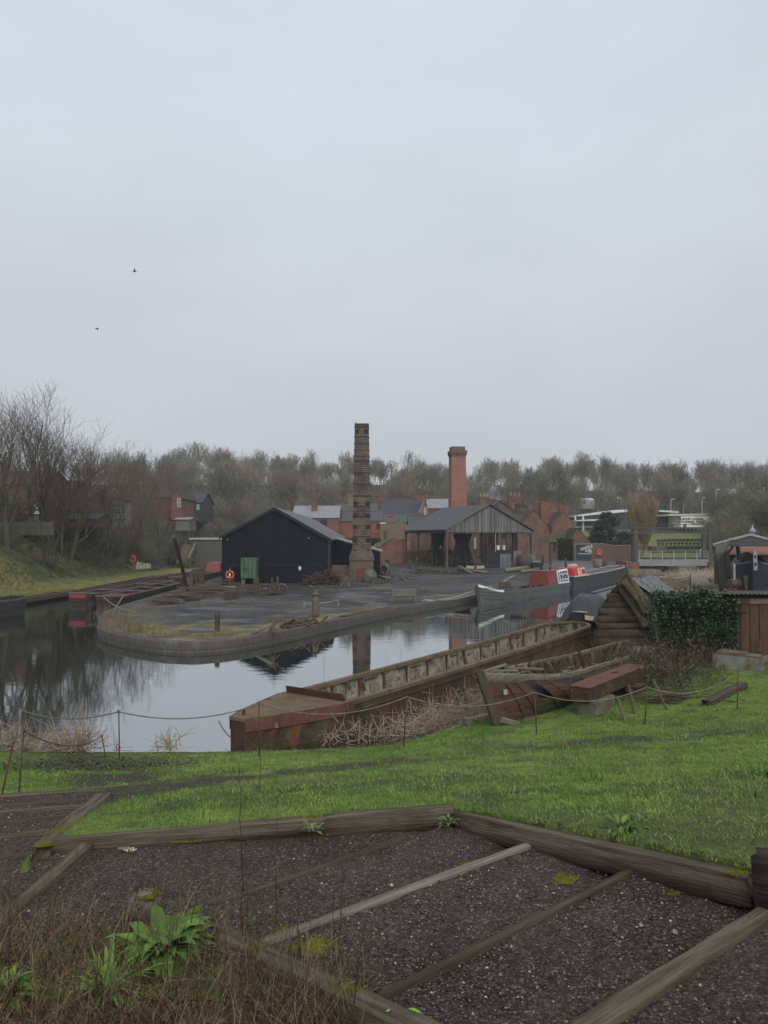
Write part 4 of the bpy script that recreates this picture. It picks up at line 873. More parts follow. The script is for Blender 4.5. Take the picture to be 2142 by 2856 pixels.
# ---- the derelict wooden hull
wk = thing('derelict_hull', 'rotten wooden boat hull with gaping planks propped on the grass', 'boat wreck', (2.75,18.9,.35))
near = [(2.36,19.15,1.56),(3.0,19.35,1.50),(3.6,19.75,1.42),(4.3,20.35,1.30),(5.05,21.15,1.20),(6.2,22.75,1.14),(7.3,24.1,1.12),(8.5,25.5,1.12)]
far_ = [(2.40,19.3,1.56),(2.75,20.0,1.50),(3.25,20.7,1.44),(4.1,21.9,1.36),(5.2,23.4,1.28),(6.2,24.65,1.24),(7.95,26.9,1.2),(8.8,27.8,1.2)]
def plankline(mb, P, w, h, seed, j=.07):
    for i in range(len(P)-1): mb.log(P[i], P[i+1]+(P[i+1]-P[i])*.01, w, h, seed+i, 5, j)
N_ = spl(near, 24); F_ = spl(far_, 24); keel = [Vector((2.78,18.85,.30))]+[Vector((2.78+(8.6-2.78)*i/24, 18.85+(26.8-18.85)*i/24, .25)) for i in range(1,25)]
wgrey = M('grey_timber', (.14,.125,.095), (.21,.185,.14), s=1.5, coord='UV', st=(.5,9,1), fs=7, fine=.6, bs=7, bp=1, bd=.03, rough=.95, spec=.1, stains=[((.05,.04,.03), 1.3, .54, .7, (.6,4,1)), ((.10,.10,.045), 1.2, .6, .8, (1,1,1))])
wred = M('red_timber', (.10,.052,.034), (.065,.042,.03), s=1.5, coord='UV', st=(.5,9,1), fs=7, fine=.6, bs=7, bp=1, bd=.03, rough=.95, spec=.1, stains=[((.03,.025,.02), 1.3, .52, .7, (.6,4,1)), ((.10,.095,.05), 1.0, .58, .75, (1,1,1))])
wgreen = M('algae_timber', (.09,.085,.045), (.065,.05,.033), s=1.8, coord='UV', st=(.5,6,1), fs=9, fine=.6, bs=9, bp=1, bd=.03, rough=.95, spec=.1, stains=[((.03,.025,.02), 1.5, .52, .7, (.6,4,1))])
for P, lb in ((N_, 0), (F_, 1)):
    mb = MB(); mb.slab([p-Vector((0,0,.14 if lb == 0 else .07)) for p in P][::3], .10, .30 if lb == 0 else .16, (0,0,1), 100+lb*50, .07); mb.build('gunwale_plank', wgrey, wk, uv='grain', smooth=True)
mb = MB(); mb.log((2.36,19.12,1.66), (2.76,18.72,.28), .13, .2, 5, 10, .16, up=(1,0,0)); mb.build('stem_post', wood_dark, wk, uv='grain', smooth=True)
def side(P, t, k): # point on the skin between gunwale (t=0) and keel (t=1)
    a = P[k]; c = keel[k]+(Vector((.42,-.40,0))*min(1, k/5) if P is N_ else Vector()); out = Vector((.62,-.55,0)) if P is N_ else Vector((-.62,.55,0)); p = a.lerp(c, t); b_ = math.sin(PI*min(t,1)**.8)*(.34 if P is F_ else .52)*min(1, k/7+.08); return p+out*b_
r = random.Random(4)
def skin(P, ks, ts, mat, gaps=0, name='hull_plank'):
    mb = MB()
    for k0, k1 in zip(ks, ks[1:]):
        for t0, t1 in zip(ts, ts[1:]):
            if r.random() < gaps: continue
            nn = (k1-k0); 
            for k in range(k0, k1):
                q = [side(P,t0+.006,k), side(P,t0+.006,k+1), side(P,t1-.006,k+1), side(P,t1-.006,k)]; e = Vector((.04,-.04,0))*r.uniform(.6,1.2); mb.prism([v_ for v_ in q], e)
    return mb.build(name, mat, wk, uv='grain')
def uprights(k0, k1, t0, t1, per, mat, seed, jit=.12):
    q = random.Random(seed); mb = MB(); m_ = int((k1-k0)*per)
    for i in range(m_):
        ka = k0+(k1-k0)*i/m_; kb = k0+(k1-k0)*(i+.93)/m_; e1 = t1+q.uniform(-jit, jit); P4 = []
        def sp(t, kf): k = int(kf); f = kf-k; return side(N_, t, k).lerp(side(N_, t, min(k+1,24)), f)
        col = [t0+(e1-t0)*j/4 for j in range(5)]; L1 = [sp(t, ka) for t in col]; L2 = [sp(t, kb) for t in col]; o = Vector((.03,-.03,0))*q.uniform(.3,1.5)
        for j in range(4): mb.prism([L1[j], L2[j], L2[j+1], L1[j+1]], o)
    return mb.build('side_boards', mat, wk, uv='grain')
uprights(.2, 4.4, .16, 1.0, 1.15, wred, 1, .02); uprights(3.6, 13, .50, 1.0, 1.0, wgreen, 2, .05); uprights(5.9, 9.6, .16, .62, .75, wred, 3, .08); uprights(13.5, 24, .12, .62, 2.0, wred, 5, .12)
mb = MB()
for k in range(0, 24):
    mb.add([side(F_,.02,k), side(F_,.02,k+1), side(F_,.5,k+1), side(F_,.5,k), side(F_,.98,k), side(F_,.98,k+1)], [(0,1,2,3),(3,2,5,4)])
    mb.add([side(N_,t_,kk)+Vector((-.13,.13,0)) for t_, kk in ((.12,k),(.12,k+1),(.45,k+1),(.45,k),(.98,k),(.98,k+1))], [(0,1,2,3),(3,2,5,4)])
    mb.add([side(N_,.98,k)+Vector((-.1,.1,.08)), side(N_,.98,k+1)+Vector((-.1,.1,.08)), side(F_,.9,k+1), side(F_,.9,k)], [(0,1,2,3)])
mb.build('inner_skin', M('cavity_shade', (.022,.019,.017), (.045,.037,.03), s=4, bp=1), wk, uv=None)  # near-black skin: shade of the cavity behind the boards put into its colour
q = random.Random(6)
for k in range(5, 23):
    a = F_[k]+Vector((0.1,-.06,-.02)); mid = side(F_, .45, k)+Vector((.14,-.1,0)); b_ = keel[k]+Vector((.05,0,.15)); mb = MB(); mb.log(a+Vector((q.uniform(-.08,.08),0,q.uniform(-.1,.06))), mid, .10, .12, k, 5, .15); mb.log(mid, b_, .10, .12, k+40, 5, .15); mb.build('rib', wood_dark if k%3 else wgrey, wk, uv='grain', smooth=True)
for k, (a, b_, w_, h_) in enumerate(((near[0], (3.2,20.3,1.58), .10, .05), ((2.5,19.5,1.54), (3.4,19.9,1.50), .16, .04), ((3.0,20.3,1.5), (4.3,20.9,1.36), .10, .05))): MB().log(a, b_, w_, h_, 9+k, 8, .12).build('loose_plank', wgrey, wk, uv='grain')
for _ in range(26): k = q.uniform(0,22); p = N_[int(k)].lerp(F_[int(k)], q.random()*.25); d = N_[int(k)+2]-N_[int(k)]; MB().beam(p+Vector((0,0,.01)), p+d*q.uniform(.1,.5)+Vector((q.uniform(-.1,.1),q.uniform(-.1,.1),q.uniform(-.02,.06))), .04, .02).build('splinter', wgrey, wk, uv='grain')
mb = MB(); mb.box((2.98,19.02,1.12), (.10,.05,.12), .3); mb.build('iron_block', flat('galv', (.3,.29,.27)), wk)
for k, (a, b_, w_, h_) in enumerate((((4.4,20.0,.75),(5.4,20.9,.80),.12,.05),((4.2,20.1,.45),(5.7,21.1,.42),.3,.08),((2.85,18.75,.52),(3.25,18.65,.42),.1,.12))): MB().log(a, b_, w_, h_, 21+k, 7, .1).build('fallen_timber', wgrey, wk, uv='grain')
q = random.Random(12); S_ = []
for _ in range(900):
    k = q.uniform(9, 24); p = N_[int(min(k,23))].lerp(F_[int(min(k,23))], q.uniform(.05,.95)); z0 = .6; d = Vector((q.gauss(0,.5), q.gauss(0,.5), 1)).normalized(); l = q.uniform(.3,1.0); e = Vector((p.x,p.y,z0))+d*l; S_.append((p.x,p.y,z0,*e,.006,.004)); d2 = (d+Vector((q.gauss(0,.8),q.gauss(0,.8),-.1))).normalized(); S_.append((*e,*(e+d2*q.uniform(.1,.35)),.004,.002))
Vn, Fn = segs_mesh(S_); cc = np.repeat(lerp((.07,.045,.03),(.15,.10,.06),np.random.default_rng(1).uniform(0,1,len(S_))),6,0); tag(MB().arr(Vn, Fn).build('bramble', dead_m, uv=None, col=cc), 'dead bramble growing up inside the derelict wooden hull', 'bramble', kind='stuff')
# ---- red iron pontoon on blocks
pt = thing('iron_pontoon', 'long red rusted iron box resting on blocks in front of the wreck', 'pontoon', (5.1,18.7,.5))
a = Vector((4.98,18.75,0)); b_ = Vector((7.45,21.95,0)); ax = (b_-a).normalized(); nx_ = Vector((-ax.y, ax.x, 0)); 
mb = MB(); P4 = [a-nx_*.0, b_, b_+nx_*.52, a+nx_*.52]; mb.prism([Vector((p.x,p.y,.92)) for p in P4], (0,0,.34)); mb.build('box', rust_side, pt, uv=None, bevel=.015)
mb = MB(); mb.prism([Vector((p.x,p.y,1.263)) for p in [a-nx_*.015-ax*.015, b_-nx_*.015+ax*.015, b_+nx_*.535+ax*.015, a+nx_*.535-ax*.015]], (0,0,.02)); mb.build('lid', red_rust, pt, uv=None)
mb = MB(); m_ = a.lerp(b_, .58)+nx_*.26; mb.torus((m_.x,m_.y,1.30), .07, .018, (0,.2,1), 12, 5); mb.build('ring', rust, pt)
for o_b in (.45,.1): MB().tube([Vector((a.x,a.y,1.16))+nx_*o_b+ax*.02, Vector((a.x,a.y,1.16))+nx_*o_b-ax*.05], .03, 8).build('bolt', rust, pt)
conc = M('concrete', (.15,.135,.095), (.10,.09,.065), s=2, stains=[((.06,.06,.03), 1.3, .5, .7, (1,1,1))], bs=18, bp=.8, rough=.95)
c = Vector(a+ax*.75+nx_*.15); zg = zb1(c.x, c.y); o = MB().box((c.x,c.y,(zg-.1+.915)/2), (1.15,.55,.915-zg+.1), math.atan2(ax.y,ax.x)).build('concrete_block', conc, bevel=.03); tag(o, 'mossy concrete block carrying the near end of the red pontoon', 'block')
c = Vector(a+ax*3.0+nx_*.2); zg = zb1(c.x, c.y)
tk = thing('timber_stack', 'stack of dark sleepers carrying the far end of the red pontoon', 'timber stack', (c.x,c.y,zg)); h = (.915-zg)/3
for k in range(3):
    for s_ in (-.2,.2): d = ax if k%2 else nx_; e = nx_ if k%2 else ax; p = c+e*s_; mb = MB().log((p.x-d.x*.45,p.y-d.y*.45,zg+h*(k+.5)),(p.x+d.x*.45,p.y+d.y*.45,zg+h*(k+.5)),.24,h*.97,30+k,6,.06); mb.build('sleeper', wood_dark, tk, uv='grain', smooth=True)
for k,(p0,p1,lb) in enumerate([((1745,2010),(1722,1945),'short prop board leaning on the concrete block'),((1772,1990),(1752,1912),'prop board leaning against the long side of the pontoon'),((1862,1980),(1822,1895),'prop board leaning at the far end of the pontoon')]):
    g = Vector(B(*p0)); t = Vector(V(p1[0],p1[1],g.y+.25)); tag(MB().log(g-Vector((0,0,.03)), t, .07, .04, 70+k, 6, .08).build('prop_board', wood_old, uv='grain'), lb, 'prop')
mb = MB(); q = random.Random(15); c = Vector(B(1880,1958))
for _ in range(70): p = c+Vector((q.gauss(-.05,.4), q.gauss(.1,.3), abs(q.gauss(.05,.1)))); az = q.uniform(-.6,.6)+q.choice((0,2.6)); mb.tube([p, p+Vector((math.cos(az)*q.uniform(.2,.6), math.sin(az)*.4, q.uniform(-.12,.08)))], q.uniform(.006,.02), 5)
tag(mb.build('branch_heap', wood_dark, uv='grain'), 'heap of cut branches behind the far end of the pontoon', 'branches', kind='stuff')
# ---- planked gable hulk with mossy timber
T = lambda zx, zy_, Y: Vector(V(1550+zx*.211, 1580+zy_*.211, Y))
hk = thing('covered_hulk', 'high planked end of a derelict hull roofed with grey tarpaulin', 'boat wreck', (9.6,31,.4))
out = [(505,1010),(520,880),(545,740),(570,640),(620,520),(690,400),(760,310),(830,250),(870,262),(950,370),(1040,490),(1110,600),(1180,730),(1230,850),(1260,1010)]
pgm = M('hulk_timber', (.088,.074,.05), (.05,.041,.03), s=1.1, coord='UV', st=(.5,5,1), fs=8, fine=.6, bs=8, bp=1, bd=.03, rough=.95, spec=.08, stains=[((.016,.013,.011), .9, .46, .66, (.6,3,1)), ((.095,.09,.045), 1.1, .56, .74, (1,1,1))])
pg = pgm if 1 else planks('hulk_planks', (.085,.07,.047), (.045,.037,.028), gap=(.006,.006,.005), w=.34, vert=False, s=2.2, stain=(.016,.013,.011), grain=16, ms=.016)
MB().prism([T(x+(18 if x < 800 else -10), y+25, 31.08) for x, y in out][::-1], (.06,.12,0)).build('backing', flat('hulk_dark', (.012,.011,.010)), hk)
gq = random.Random(17); LE = out[:8]; RE = out[8:]
def edge(E, y):
    E = sorted(E, key=lambda p: p[1])
    return float(np.interp(y, [p[1] for p in E], [p[0] for p in E]))
yy0 = 285
while yy0 < 1000:
    hh = gq.uniform(62,118)*(.7 if yy0 < 450 else 1); ym = yy0+hh/2; xl, xr2 = edge(LE, ym)+gq.uniform(-34,14), edge(RE, ym)+gq.uniform(-6,8)
    MB().log(T(xl, ym+gq.uniform(-5,5), 31-gq.uniform(0,.05)), T(xr2, ym+gq.uniform(-9,9), 31-gq.uniform(0,.05)), .07, hh*.985*.211*31/FPX, int(yy0), 14, .035).build('gable_plank', pgm, hk, uv='grain', smooth=True); yy0 += hh
wm = M('mossy_timber', (.115,.11,.06), (.085,.07,.048), s=1.5, coord='UV', st=(.5,7,1), fs=8, fine=.6, bs=8, bp=1, bd=.04, rough=.95, spec=.1, stains=[((.17,.18,.03), 1.3, .54, .68, (1,1,1)), ((.025,.021,.017), 1.2, .46, .64, (.5,4,1))])
mb = MB(); bt = [T(905,165,30.6), T(1000,255,30.55), T(1090,375,30.5), T(1165,475,30.45), T(1225,600,30.4)]
mb.slab(bt, .44, .22, (-.55,-.72,.45), 80, .15)
mb.build('mossy_beam', wm, hk, uv='grain', smooth=True)
mb = MB(); bt = [T(840,250,30.8), T(930,380,30.75), T(1020,510,30.7), T(1110,650,30.7), T(1190,800,30.7)]
mb.slab(bt, .24, .20, (-.55,-.72,.45), 90, .06)
mb.build('stern_rib', wm, hk, uv='grain', smooth=True)
mb = MB(); mb.log(T(825,240,30.6), T(930,105,30.6), .16, .2, 95, 6, .1); mb.build('cross_head', wm, hk, uv='grain', smooth=True)
mb = MB(); mb.log(T(1270,590,30.5), T(1345,1040,30.3), .10, .16, 96, 10, .08, up=(0,1,0)); mb.log(T(1300,560,30.35), T(1330,720,30.3), .07, .12, 97, 6, .1, up=(0,1,0)); mb.build('side_post', wm, hk, uv='grain', smooth=True)
MB().prism([T(1215,620,30.75), T(1290,620,30.75), T(1340,1000,30.6), T(1260,950,30.6)], (.1,.4,0)).build('dark_opening', flat('void', (.008,.008,.009)), hk, uv=None)
tarp = M('tarpaulin', (.125,.13,.135), (.085,.09,.092), s=1.6, stains=[((.05,.055,.045), 1.2, .55, .75, (1,1,1))], bs=5, bp=.5, bd=.06, rough=.6, spec=.35, fine=.2)
black_tarp = M('black_tarp', (.030,.031,.034), (.045,.047,.05), s=2, bs=4, bp=.9, bd=.08, rough=.55, spec=.35, fine=.2)
def sheet(rows, thick=.02, seed=0, w_=.04):
    """draped cloth: rows of control points -> subdivided wobbling sheet"""
    q = random.Random(seed); nr = 18; nc = 22; R_ = [spl(r_, nc) for r_ in rows]; Cs = [spl([r_[j] for r_ in R_], nr) for j in range(nc+1)]; vs = []
    for i in range(nr+1):
        for j in range(nc+1): p = Cs[j][i]; k = w_*(float(fbm(np.array([p.x*2+p.z]), np.array([p.y*2-p.z]), .7, seed)[0])-.5)*2; vs.append((p.x+k*.5, p.y-k*.4, p.z+k))
    mb = MB(); W = nc+1; n = len(vs); vs += [(a+.01, b_+.01, c-thick) for a, b_, c in vs]; fs = []
    for i in range(nr):
        for j in range(nc): a = i*W+j; fs += [(a, a+1, a+W+1, a+W), (a+n, a+W+n, a+W+1+n, a+1+n)]
    return mb.add(vs, fs)
rg_ = [Vector((10.0,31.4,3.25)), Vector((11.6,34.7,3.05)), Vector((13.3,38.2,2.98)), Vector((14.0,39.8,2.75))]
off_ = Vector((1.35,-.72,-1.30)); sheet([[p for p in rg_], [p+off_*.45+Vector((0,0,.05)) for p in rg_], [p+off_ for p in rg_]], seed=2).build('tarpaulin_roof', tarp, hk, uv=None, smooth=True)
sheet([[p for p in rg_], [p+Vector((-.6,.4,-.55)) for p in rg_], [p+Vector((-1.1,.75,-1.6)) for p in rg_]], seed=3).build('tarpaulin_roof', tarp, hk, uv=None, smooth=True)
for k, t in enumerate((.15,.5,.85)): p = rg_[0].lerp(rg_[2], t); MB().tube([p+Vector((0,0,.05)), p+off_*.5+Vector((.02,-.03,.12)), p+off_*1.02], .012, 5).build('lashing', rope_m, hk, uv=None)
MB().prism([rg_[0]+Vector((0,0,-.1)), rg_[0]+off_, Vector((11.35,30.7,.5)), Vector((9.2,31.4,.5))], (.9,1.8,-.05)).build('hull_side', flat('hulk_black', (.012,.012,.013)), hk, uv=None)
tag(MB().tube([T(1075,65,33), T(1150,240,32), T(1240,420,31)], .012, 5).build('bent_rod', rust_d, uv=None), 'thin bent rod sticking up over the tarpaulin roof', 'rod')
# ---- boat under black tarpaulin
root, L = boat('sheeted_boat', 'narrow boat draped in black sheeting behind the barge stern', 'narrow boat', (9.2,36.8), (17.2,51.5))
O, Gn, I = hull_parts(L, lambda s: .75+.5*max(0,(.12-s)/.12)**1.5, lambda s: 1.0*min(1,(s/.12+.06))**.6, n=40); O.build('hull', flat('boat_black', (.018,.018,.02), .5, .4), root, local=True); Gn.build('gunwale', flat('boat_black2', (.03,.03,.03)), root, local=True); I.build('hold', flat('hold_dark', (.02,.018,.016)), root, local=True)
rows = []
for x, h in ((.9,1.75),(1.6,1.95),(2.6,1.9),(3.6,1.72)):
    rows.append([Vector((x-.25,-1.12,.25)), Vector((x-.1,-.85,1.2)), Vector((x,-.4,h)), Vector((x,0,h+.06)), Vector((x,.4,h)), Vector((x-.1,.85,1.2)), Vector((x-.25,1.12,.45))])
rows.insert(0, [Vector((.55,-1.1,.2)), Vector((.5,-.8,.75)), Vector((.45,-.35,1.05)), Vector((.42,0,1.15)), Vector((.45,.35,1.05)), Vector((.5,.8,.75)), Vector((.55,1.1,.4))])
sheet(rows, seed=5, w_=.10).build('bow_sheet', black_tarp, root, local=True, uv=None, smooth=True)
rows = [[Vector((x,-1.02,.75)), Vector((x,-.6,1.45)), Vector((x,0,1.98)), Vector((x,.6,1.45)), Vector((x,1.02,.75))] for x in (3.4,7,11,L-.6)]; sheet(rows, seed=6, w_=.05).build('hold_sheet', tarp, root, local=True, uv=None, smooth=True)
MB().b2((3.3,-.14,1.97),(L-.8,.14,2.03)).build('top_plank', flat('plank_grey', (.10,.105,.105)), root, local=True)
cream = M('cream_paint', (.52,.44,.31), (.42,.34,.23), s=5, fine=.3, bp=.3, rough=.7); 
MB().prism([(.12,-.35,1.16),(.9,-.92,.98),(.9,-.94,.76),(.12,-.37,.93)], (.02,.03,0)).build('name_panel', cream, root, local=True, uv=None)
mb = MB(); mb.log((.0,0,1.32),(.75,-.35,1.22),.18,.06,3,5,.05); mb.log((.0,0,1.32),(.75,.35,1.22),.18,.06,4,5,.05); mb.build('bow_board', cream, root, local=True, uv='grain')
# ---- working narrow boats by the yard
def text(s_, size, mat, parent, loc, rot, local=False, ext=.004, name='lettering', align='CENTER', sx=1, arc=None):
    """lettering as a mesh; arc = radius bends the line upward"""
    cu = bpy.data.curves.new(name, 'FONT'); cu.body = s_; cu.size = size; cu.extrude = ext; cu.offset = size*.022; cu.align_x = align; cu.align_y = 'CENTER'; cu.resolution_u = 2
    ob = bpy.data.objects.new(name, cu); COL.objects.link(ob); bpy.context.view_layer.update(); me = bpy.data.meshes.new_from_object(ob.evaluated_get(bpy.context.evaluated_depsgraph_get())); bpy.data.objects.remove(ob); bpy.data.curves.remove(cu)
    for v_ in me.vertices:
        v_.co.x *= sx
        if arc: a = v_.co.x/arc; r_ = arc+v_.co.y; v_.co.x = r_*math.sin(a); v_.co.y = r_*math.cos(a)-arc
    me.materials.clear(); me.materials.append(mat); o = bpy.data.objects.new(name, me); COL.objects.link(o)
    if parent is not None:
        o.parent = parent; off = (0,0,0) if local else WORG[parent.name]; o.location = Vector(loc)-Vector(off)
    else: o.location = loc
    o.rotation_euler = rot; return o
white = flat('white_paint', (.72,.72,.70), .6); black = flat('black_paint', (.015,.016,.02), .5, .4); navy = flat('navy_panel', (.02,.026,.05), .5, .4); redp = M('red_paint_c', (.19,.045,.043), (.145,.04,.038), s=3, stains=[((.10,.05,.04), 4, .6, .75, (1,1,1))], fine=.2, rough=.6)
grey_h = M('grey_hull', (.10,.106,.102), (.075,.08,.078), s=1.2, stains=[((.06,.062,.058), 1.1, .5, .7, (.4,.4,3))], fine=.25, rough=.65, spec=.3, bs=8, bp=.2)
root, L = boat('grey_narrow_boat', 'grey working boat with white bow flash and red cabin by the quay', 'narrow boat', (6.75,54.5), (15.35,67.4))
wd = lambda s: 1.05*min(1, .03+(s/.20))**.62
O, Gn, I = hull_parts(L, lambda s: .82+.62*max(0,(.2-s)/.2)**1.6, wd, floor=.3, n=44, gw=.12, tum=.80, rake=.5)
O.build('hull', grey_h, root, local=True); Gn.build('gunwale', flat('grey_rail', (.09,.095,.095)), root, local=True); I.build('hold', flat('hold_brown', (.05,.038,.03)), root, local=True)
for k in range(4):
    for sd in (1,-1):
        mb = MB(); zz = .95-.2*k
        pts = [(s*L-.5*max(0,1-s*L/2.2)*zz/.95, sd*(wd(s)*(.84+.16*min(1,zz/.85))+.02), zz+.30*max(0,(.2-s)/.2)**1.5*(1-.15*k)) for s in np.linspace(.01,.30,14)]; mb.tube(pts, .032, 5); mb.build('bow_strake', flat('strake_grey', (.10,.108,.105)), root, local=True, uv=None)
for sd in (1,-1):
    pts = [(s*L-.5*max(0,1-s*L/2.2), sd*(wd(s)+.03), .82+.62*max(0,(.2-s)/.2)**1.6) for s in np.linspace(0,.14,8)]; mb = MB()
    for p, q_ in zip(pts, pts[1:]): mb.prism([(p[0],p[1],p[2]+.05),(q_[0],q_[1],q_[2]+.05),(q_[0],q_[1]-sd*.14,q_[2]+.06),(p[0],p[1]-sd*.14*min(1,p[0]+.6),p[2]+.06)], (0,0,-.17)); 
    mb.build('white_flash', white, root, local=True, uv=None)
mb = MB(); mb.tube([(.0,0,-.3),(-.28,0,.8),(-.56,0,1.5)], [.05,.06,.06], 6); mb.build('stem', grey_h, root, local=True)
mb = MB(); mb.box((4.4,.1,1.05),(.75,.7,.75),.1); mb.build('cargo_crate', M('crate_wood', (.11,.08,.06), (.07,.055,.045)), root, local=True, bevel=.01)
MB().tube([(4.3,.2,1.42),(5.2,-.3,1.85)], .035, 6).build('tiller_pole', flat('pole', (.3,.29,.27)), root, local=True)
mb = MB()
for k in range(14): x = 2.2+k*.6; mb.beam((x, rnd.uniform(-.7,.7), .80), (x+rnd.uniform(.4,1), rnd.uniform(-.7,.7), .88), .2, .06)
mb.build('deck_boards', wood_dark, root, local=True, uv='grain')
c0_, c1_ = 10.9, 13.2; sec = lambda x, h: [(x,-.93,.80),(x,-.72,.80+h),(x,.72,.80+h),(x,.93,.80)]
mb = MB(); a4, b4 = sec(c0_,1.12), sec(c1_,1.12); mb.add(a4+b4, [(0,1,2,3),(7,6,5,4),(0,4,5,1),(1,5,6,2),(2,6,7,3)]); mb.build('cabin', redp, root, local=True, bevel=.03)
mb = MB(); mb.b2((c0_-.05,-.78,1.92),(c1_+.05,.78,1.96)); mb.build('cabin_roof', redp, root, local=True, bevel=.02); cp = L-.25
mb = MB(); a4, b4 = sec(c1_+.02,1.14), sec(cp,1.2); mb.add(a4+b4, [(0,1,2,3),(7,6,5,4),(0,4,5,1),(1,5,6,2),(2,6,7,3)]); cb_ = mb.build('stern_cabin', redp, root, local=True, bevel=.02)
# lettered panel on the near side of the stern cabin: local frame of the sloping side
def onside(x, t, d=.012): # t 0..1 up the side
    return Vector((x, -.93+.21*t-d, .80+(1.14+.06*(x-c1_)/(cp-c1_))*t))
def quadside(x0, x1, t0, t1, d, mat, name, par): return MB().prism([onside(x0,t0,d), onside(x1,t0,d), onside(x1,t1,d), onside(x0,t1,d)], (0,.008,-.002)).build(name, mat, par, local=True, uv=None)
pn = quadside(c1_-.35, cp+.15, -.02, 1.03, .02, white, 'name_panel', root); w_ = cp-c1_+.5; x0 = c1_-.35
for (u0,u1) in ((.06,.08),(.11,.17),(.24,.45),(.49,.93)): o = quadside(x0+u0*w_, x0+u1*w_, .14, .88, .032, navy, 'navy_field', root)
tilt = math.atan2(.21, 1.16); rt = (PI/2-tilt, 0, 0)
for s_, u, t, sz, sx, arc in (('FELLOWS MORTON',.71,.70,.20,.62,1.1),('AND',.71,.46,.10,1,None),('CLAYTON LTD',.71,.28,.26,.60,None),('LNO',.345,.70,.22,.8,None),('-',.345,.48,.2,1,None),('FTE',.345,.28,.26,.75,None)):
    text(s_, sz, white, root, onside(x0+u*w_, t, .038), rt, local=True, sx=sx, arc=arc)
mb = MB(); mb.tube([(c1_+.5,.15,1.9),(c1_+.5,.15,2.62)], .07, 10); mb.build('stove_pipe', flat('pipe_black', (.02,.02,.022), .4, .4), root, local=True, smooth=True); MB().tube([(c1_+.5,.15,2.25),(c1_+.5,.15,2.32)], .078, 10).build('brass_ring', flat('brass', (.5,.42,.25), .35, .5, .6), root, local=True)
root, L = boat('black_narrow_boat', 'high black sided boat with red and cream cabin beyond the grey one', 'narrow boat', (16.15,69.6), (25.7,83.6))
wd2 = lambda s: 1.05*min(1, .05+((1-s)/.13))**.6
O, Gn, I = hull_parts(L, lambda s: 1.22+.42*s**2.2, wd2, floor=.3, n=44, gw=.10, tum=.92); O.build('hull', M('black_hull', (.020,.021,.023), (.03,.031,.032), s=1, stains=[((.05,.045,.035), 1.4, .62, .8, (.3,.3,3))], rough=.5, spec=.4), root, local=True); Gn.build('gunwale', flat('pale_rail', (.27,.28,.28)), root, local=True); I.build('hold', M('hold_red', (.10,.03,.04), (.07,.03,.035)), root, local=True)
for k in range(6): x = 5.2+k*1.9; MB().b2((x-.06,-1,1.22+.42*(x/L)**2.2-.03),(x+.06,1,1.22+.42*(x/L)**2.2+.04)).build('cross_beam', flat('beam_grey', (.30,.31,.32)), root, local=True)
mb = MB(); a4, b4 = sec(.35,.0), sec(3.6,.0); a4 = [(.35,-.95,1.2),(.35,-.78,1.95),(.35,.78,1.95),(.35,.95,1.2)]; b4 = [(3.7,y,z) for _, y, z in a4]; mb.add(a4+b4, [(0,1,2,3),(7,6,5,4),(0,4,5,1),(1,5,6,2),(2,6,7,3)]); mb.build('cabin', flat('bright_red', (.42,.035,.028), .5), root, local=True, bevel=.03)
crm = flat('cream', (.62,.48,.34), .6)
for x_, y_ in ((1.5,2.0),(2.2,3.5)): MB().prism([(x_,-.955,1.24),(y_,-.955,1.24),(y_-.1,-.80,1.90),(x_-.1+.1,-.80,1.90)], (0,.01,0)).build('cream_panel', crm, root, local=True, uv=None)
for x_ in (2.35,): MB().prism([(x_+.1,-.968,1.36),(x_+.95,-.968,1.36),(x_+.9,-.85,1.78),(x_+.12,-.85,1.78)], (0,.01,0)).build('red_inset', redp, root, local=True, uv=None)
MB().b2((.2,-1.08,1.16),(3.9,-1.05,1.25)).build('cream_band', crm, root, local=True); mb = MB(); mb.tube([(1.0,.1,1.9),(1.0,.1,2.85)], .075, 10); mb.build('stove_pipe', flat('pipe_black', (.02,.02,.02)), root, local=True, smooth=True)
mb = MB()
for k in range(3): x = 2.6+k*.45; mb.box((x,.2,2.08),(.34,.5,.22),.2*k)
mb.build('roof_load', crm, root, local=True, bevel=.02)
# mooring lines of the grey boat
for k, (p, q_, sg, lb) in enumerate([((7.0,54.9,1.25),(3.2,52.2,.50),.15,'upper mooring line from the grey boat bow to the quay'),((6.95,54.8,1.0),(3.6,52.6,.50),.2,'lower mooring line from the grey boat bow to the quay'),((7.1,55.0,1.2),(4.2,53.4,.50),.12,'short mooring line from the grey boat bow')]): rope(p, q_, sg, lb, .022, 'mooring_rope', 'mooring lines', flat('pale_rope', (.3,.29,.27)))
rope((2.6,52.5,.75),(8.8,58.5,1.3),.25,'thin line strung above the cinders beside the bench',.012,'mooring_rope','mooring lines',flat('pale_rope', (.3,.29,.27)))
mb = MB(); mb.torus((2.9,52.0,.53), .4, .025, (0,0,1), 20, 5); mb.torus((3.05,52.05,.56), .33, .025, (.1,0,1), 20, 5); tag(mb.build('rope_coil', flat('pale_rope', (.3,.29,.27)), uv=None), 'coil of pale rope at the quay edge by the bow', 'rope coil')
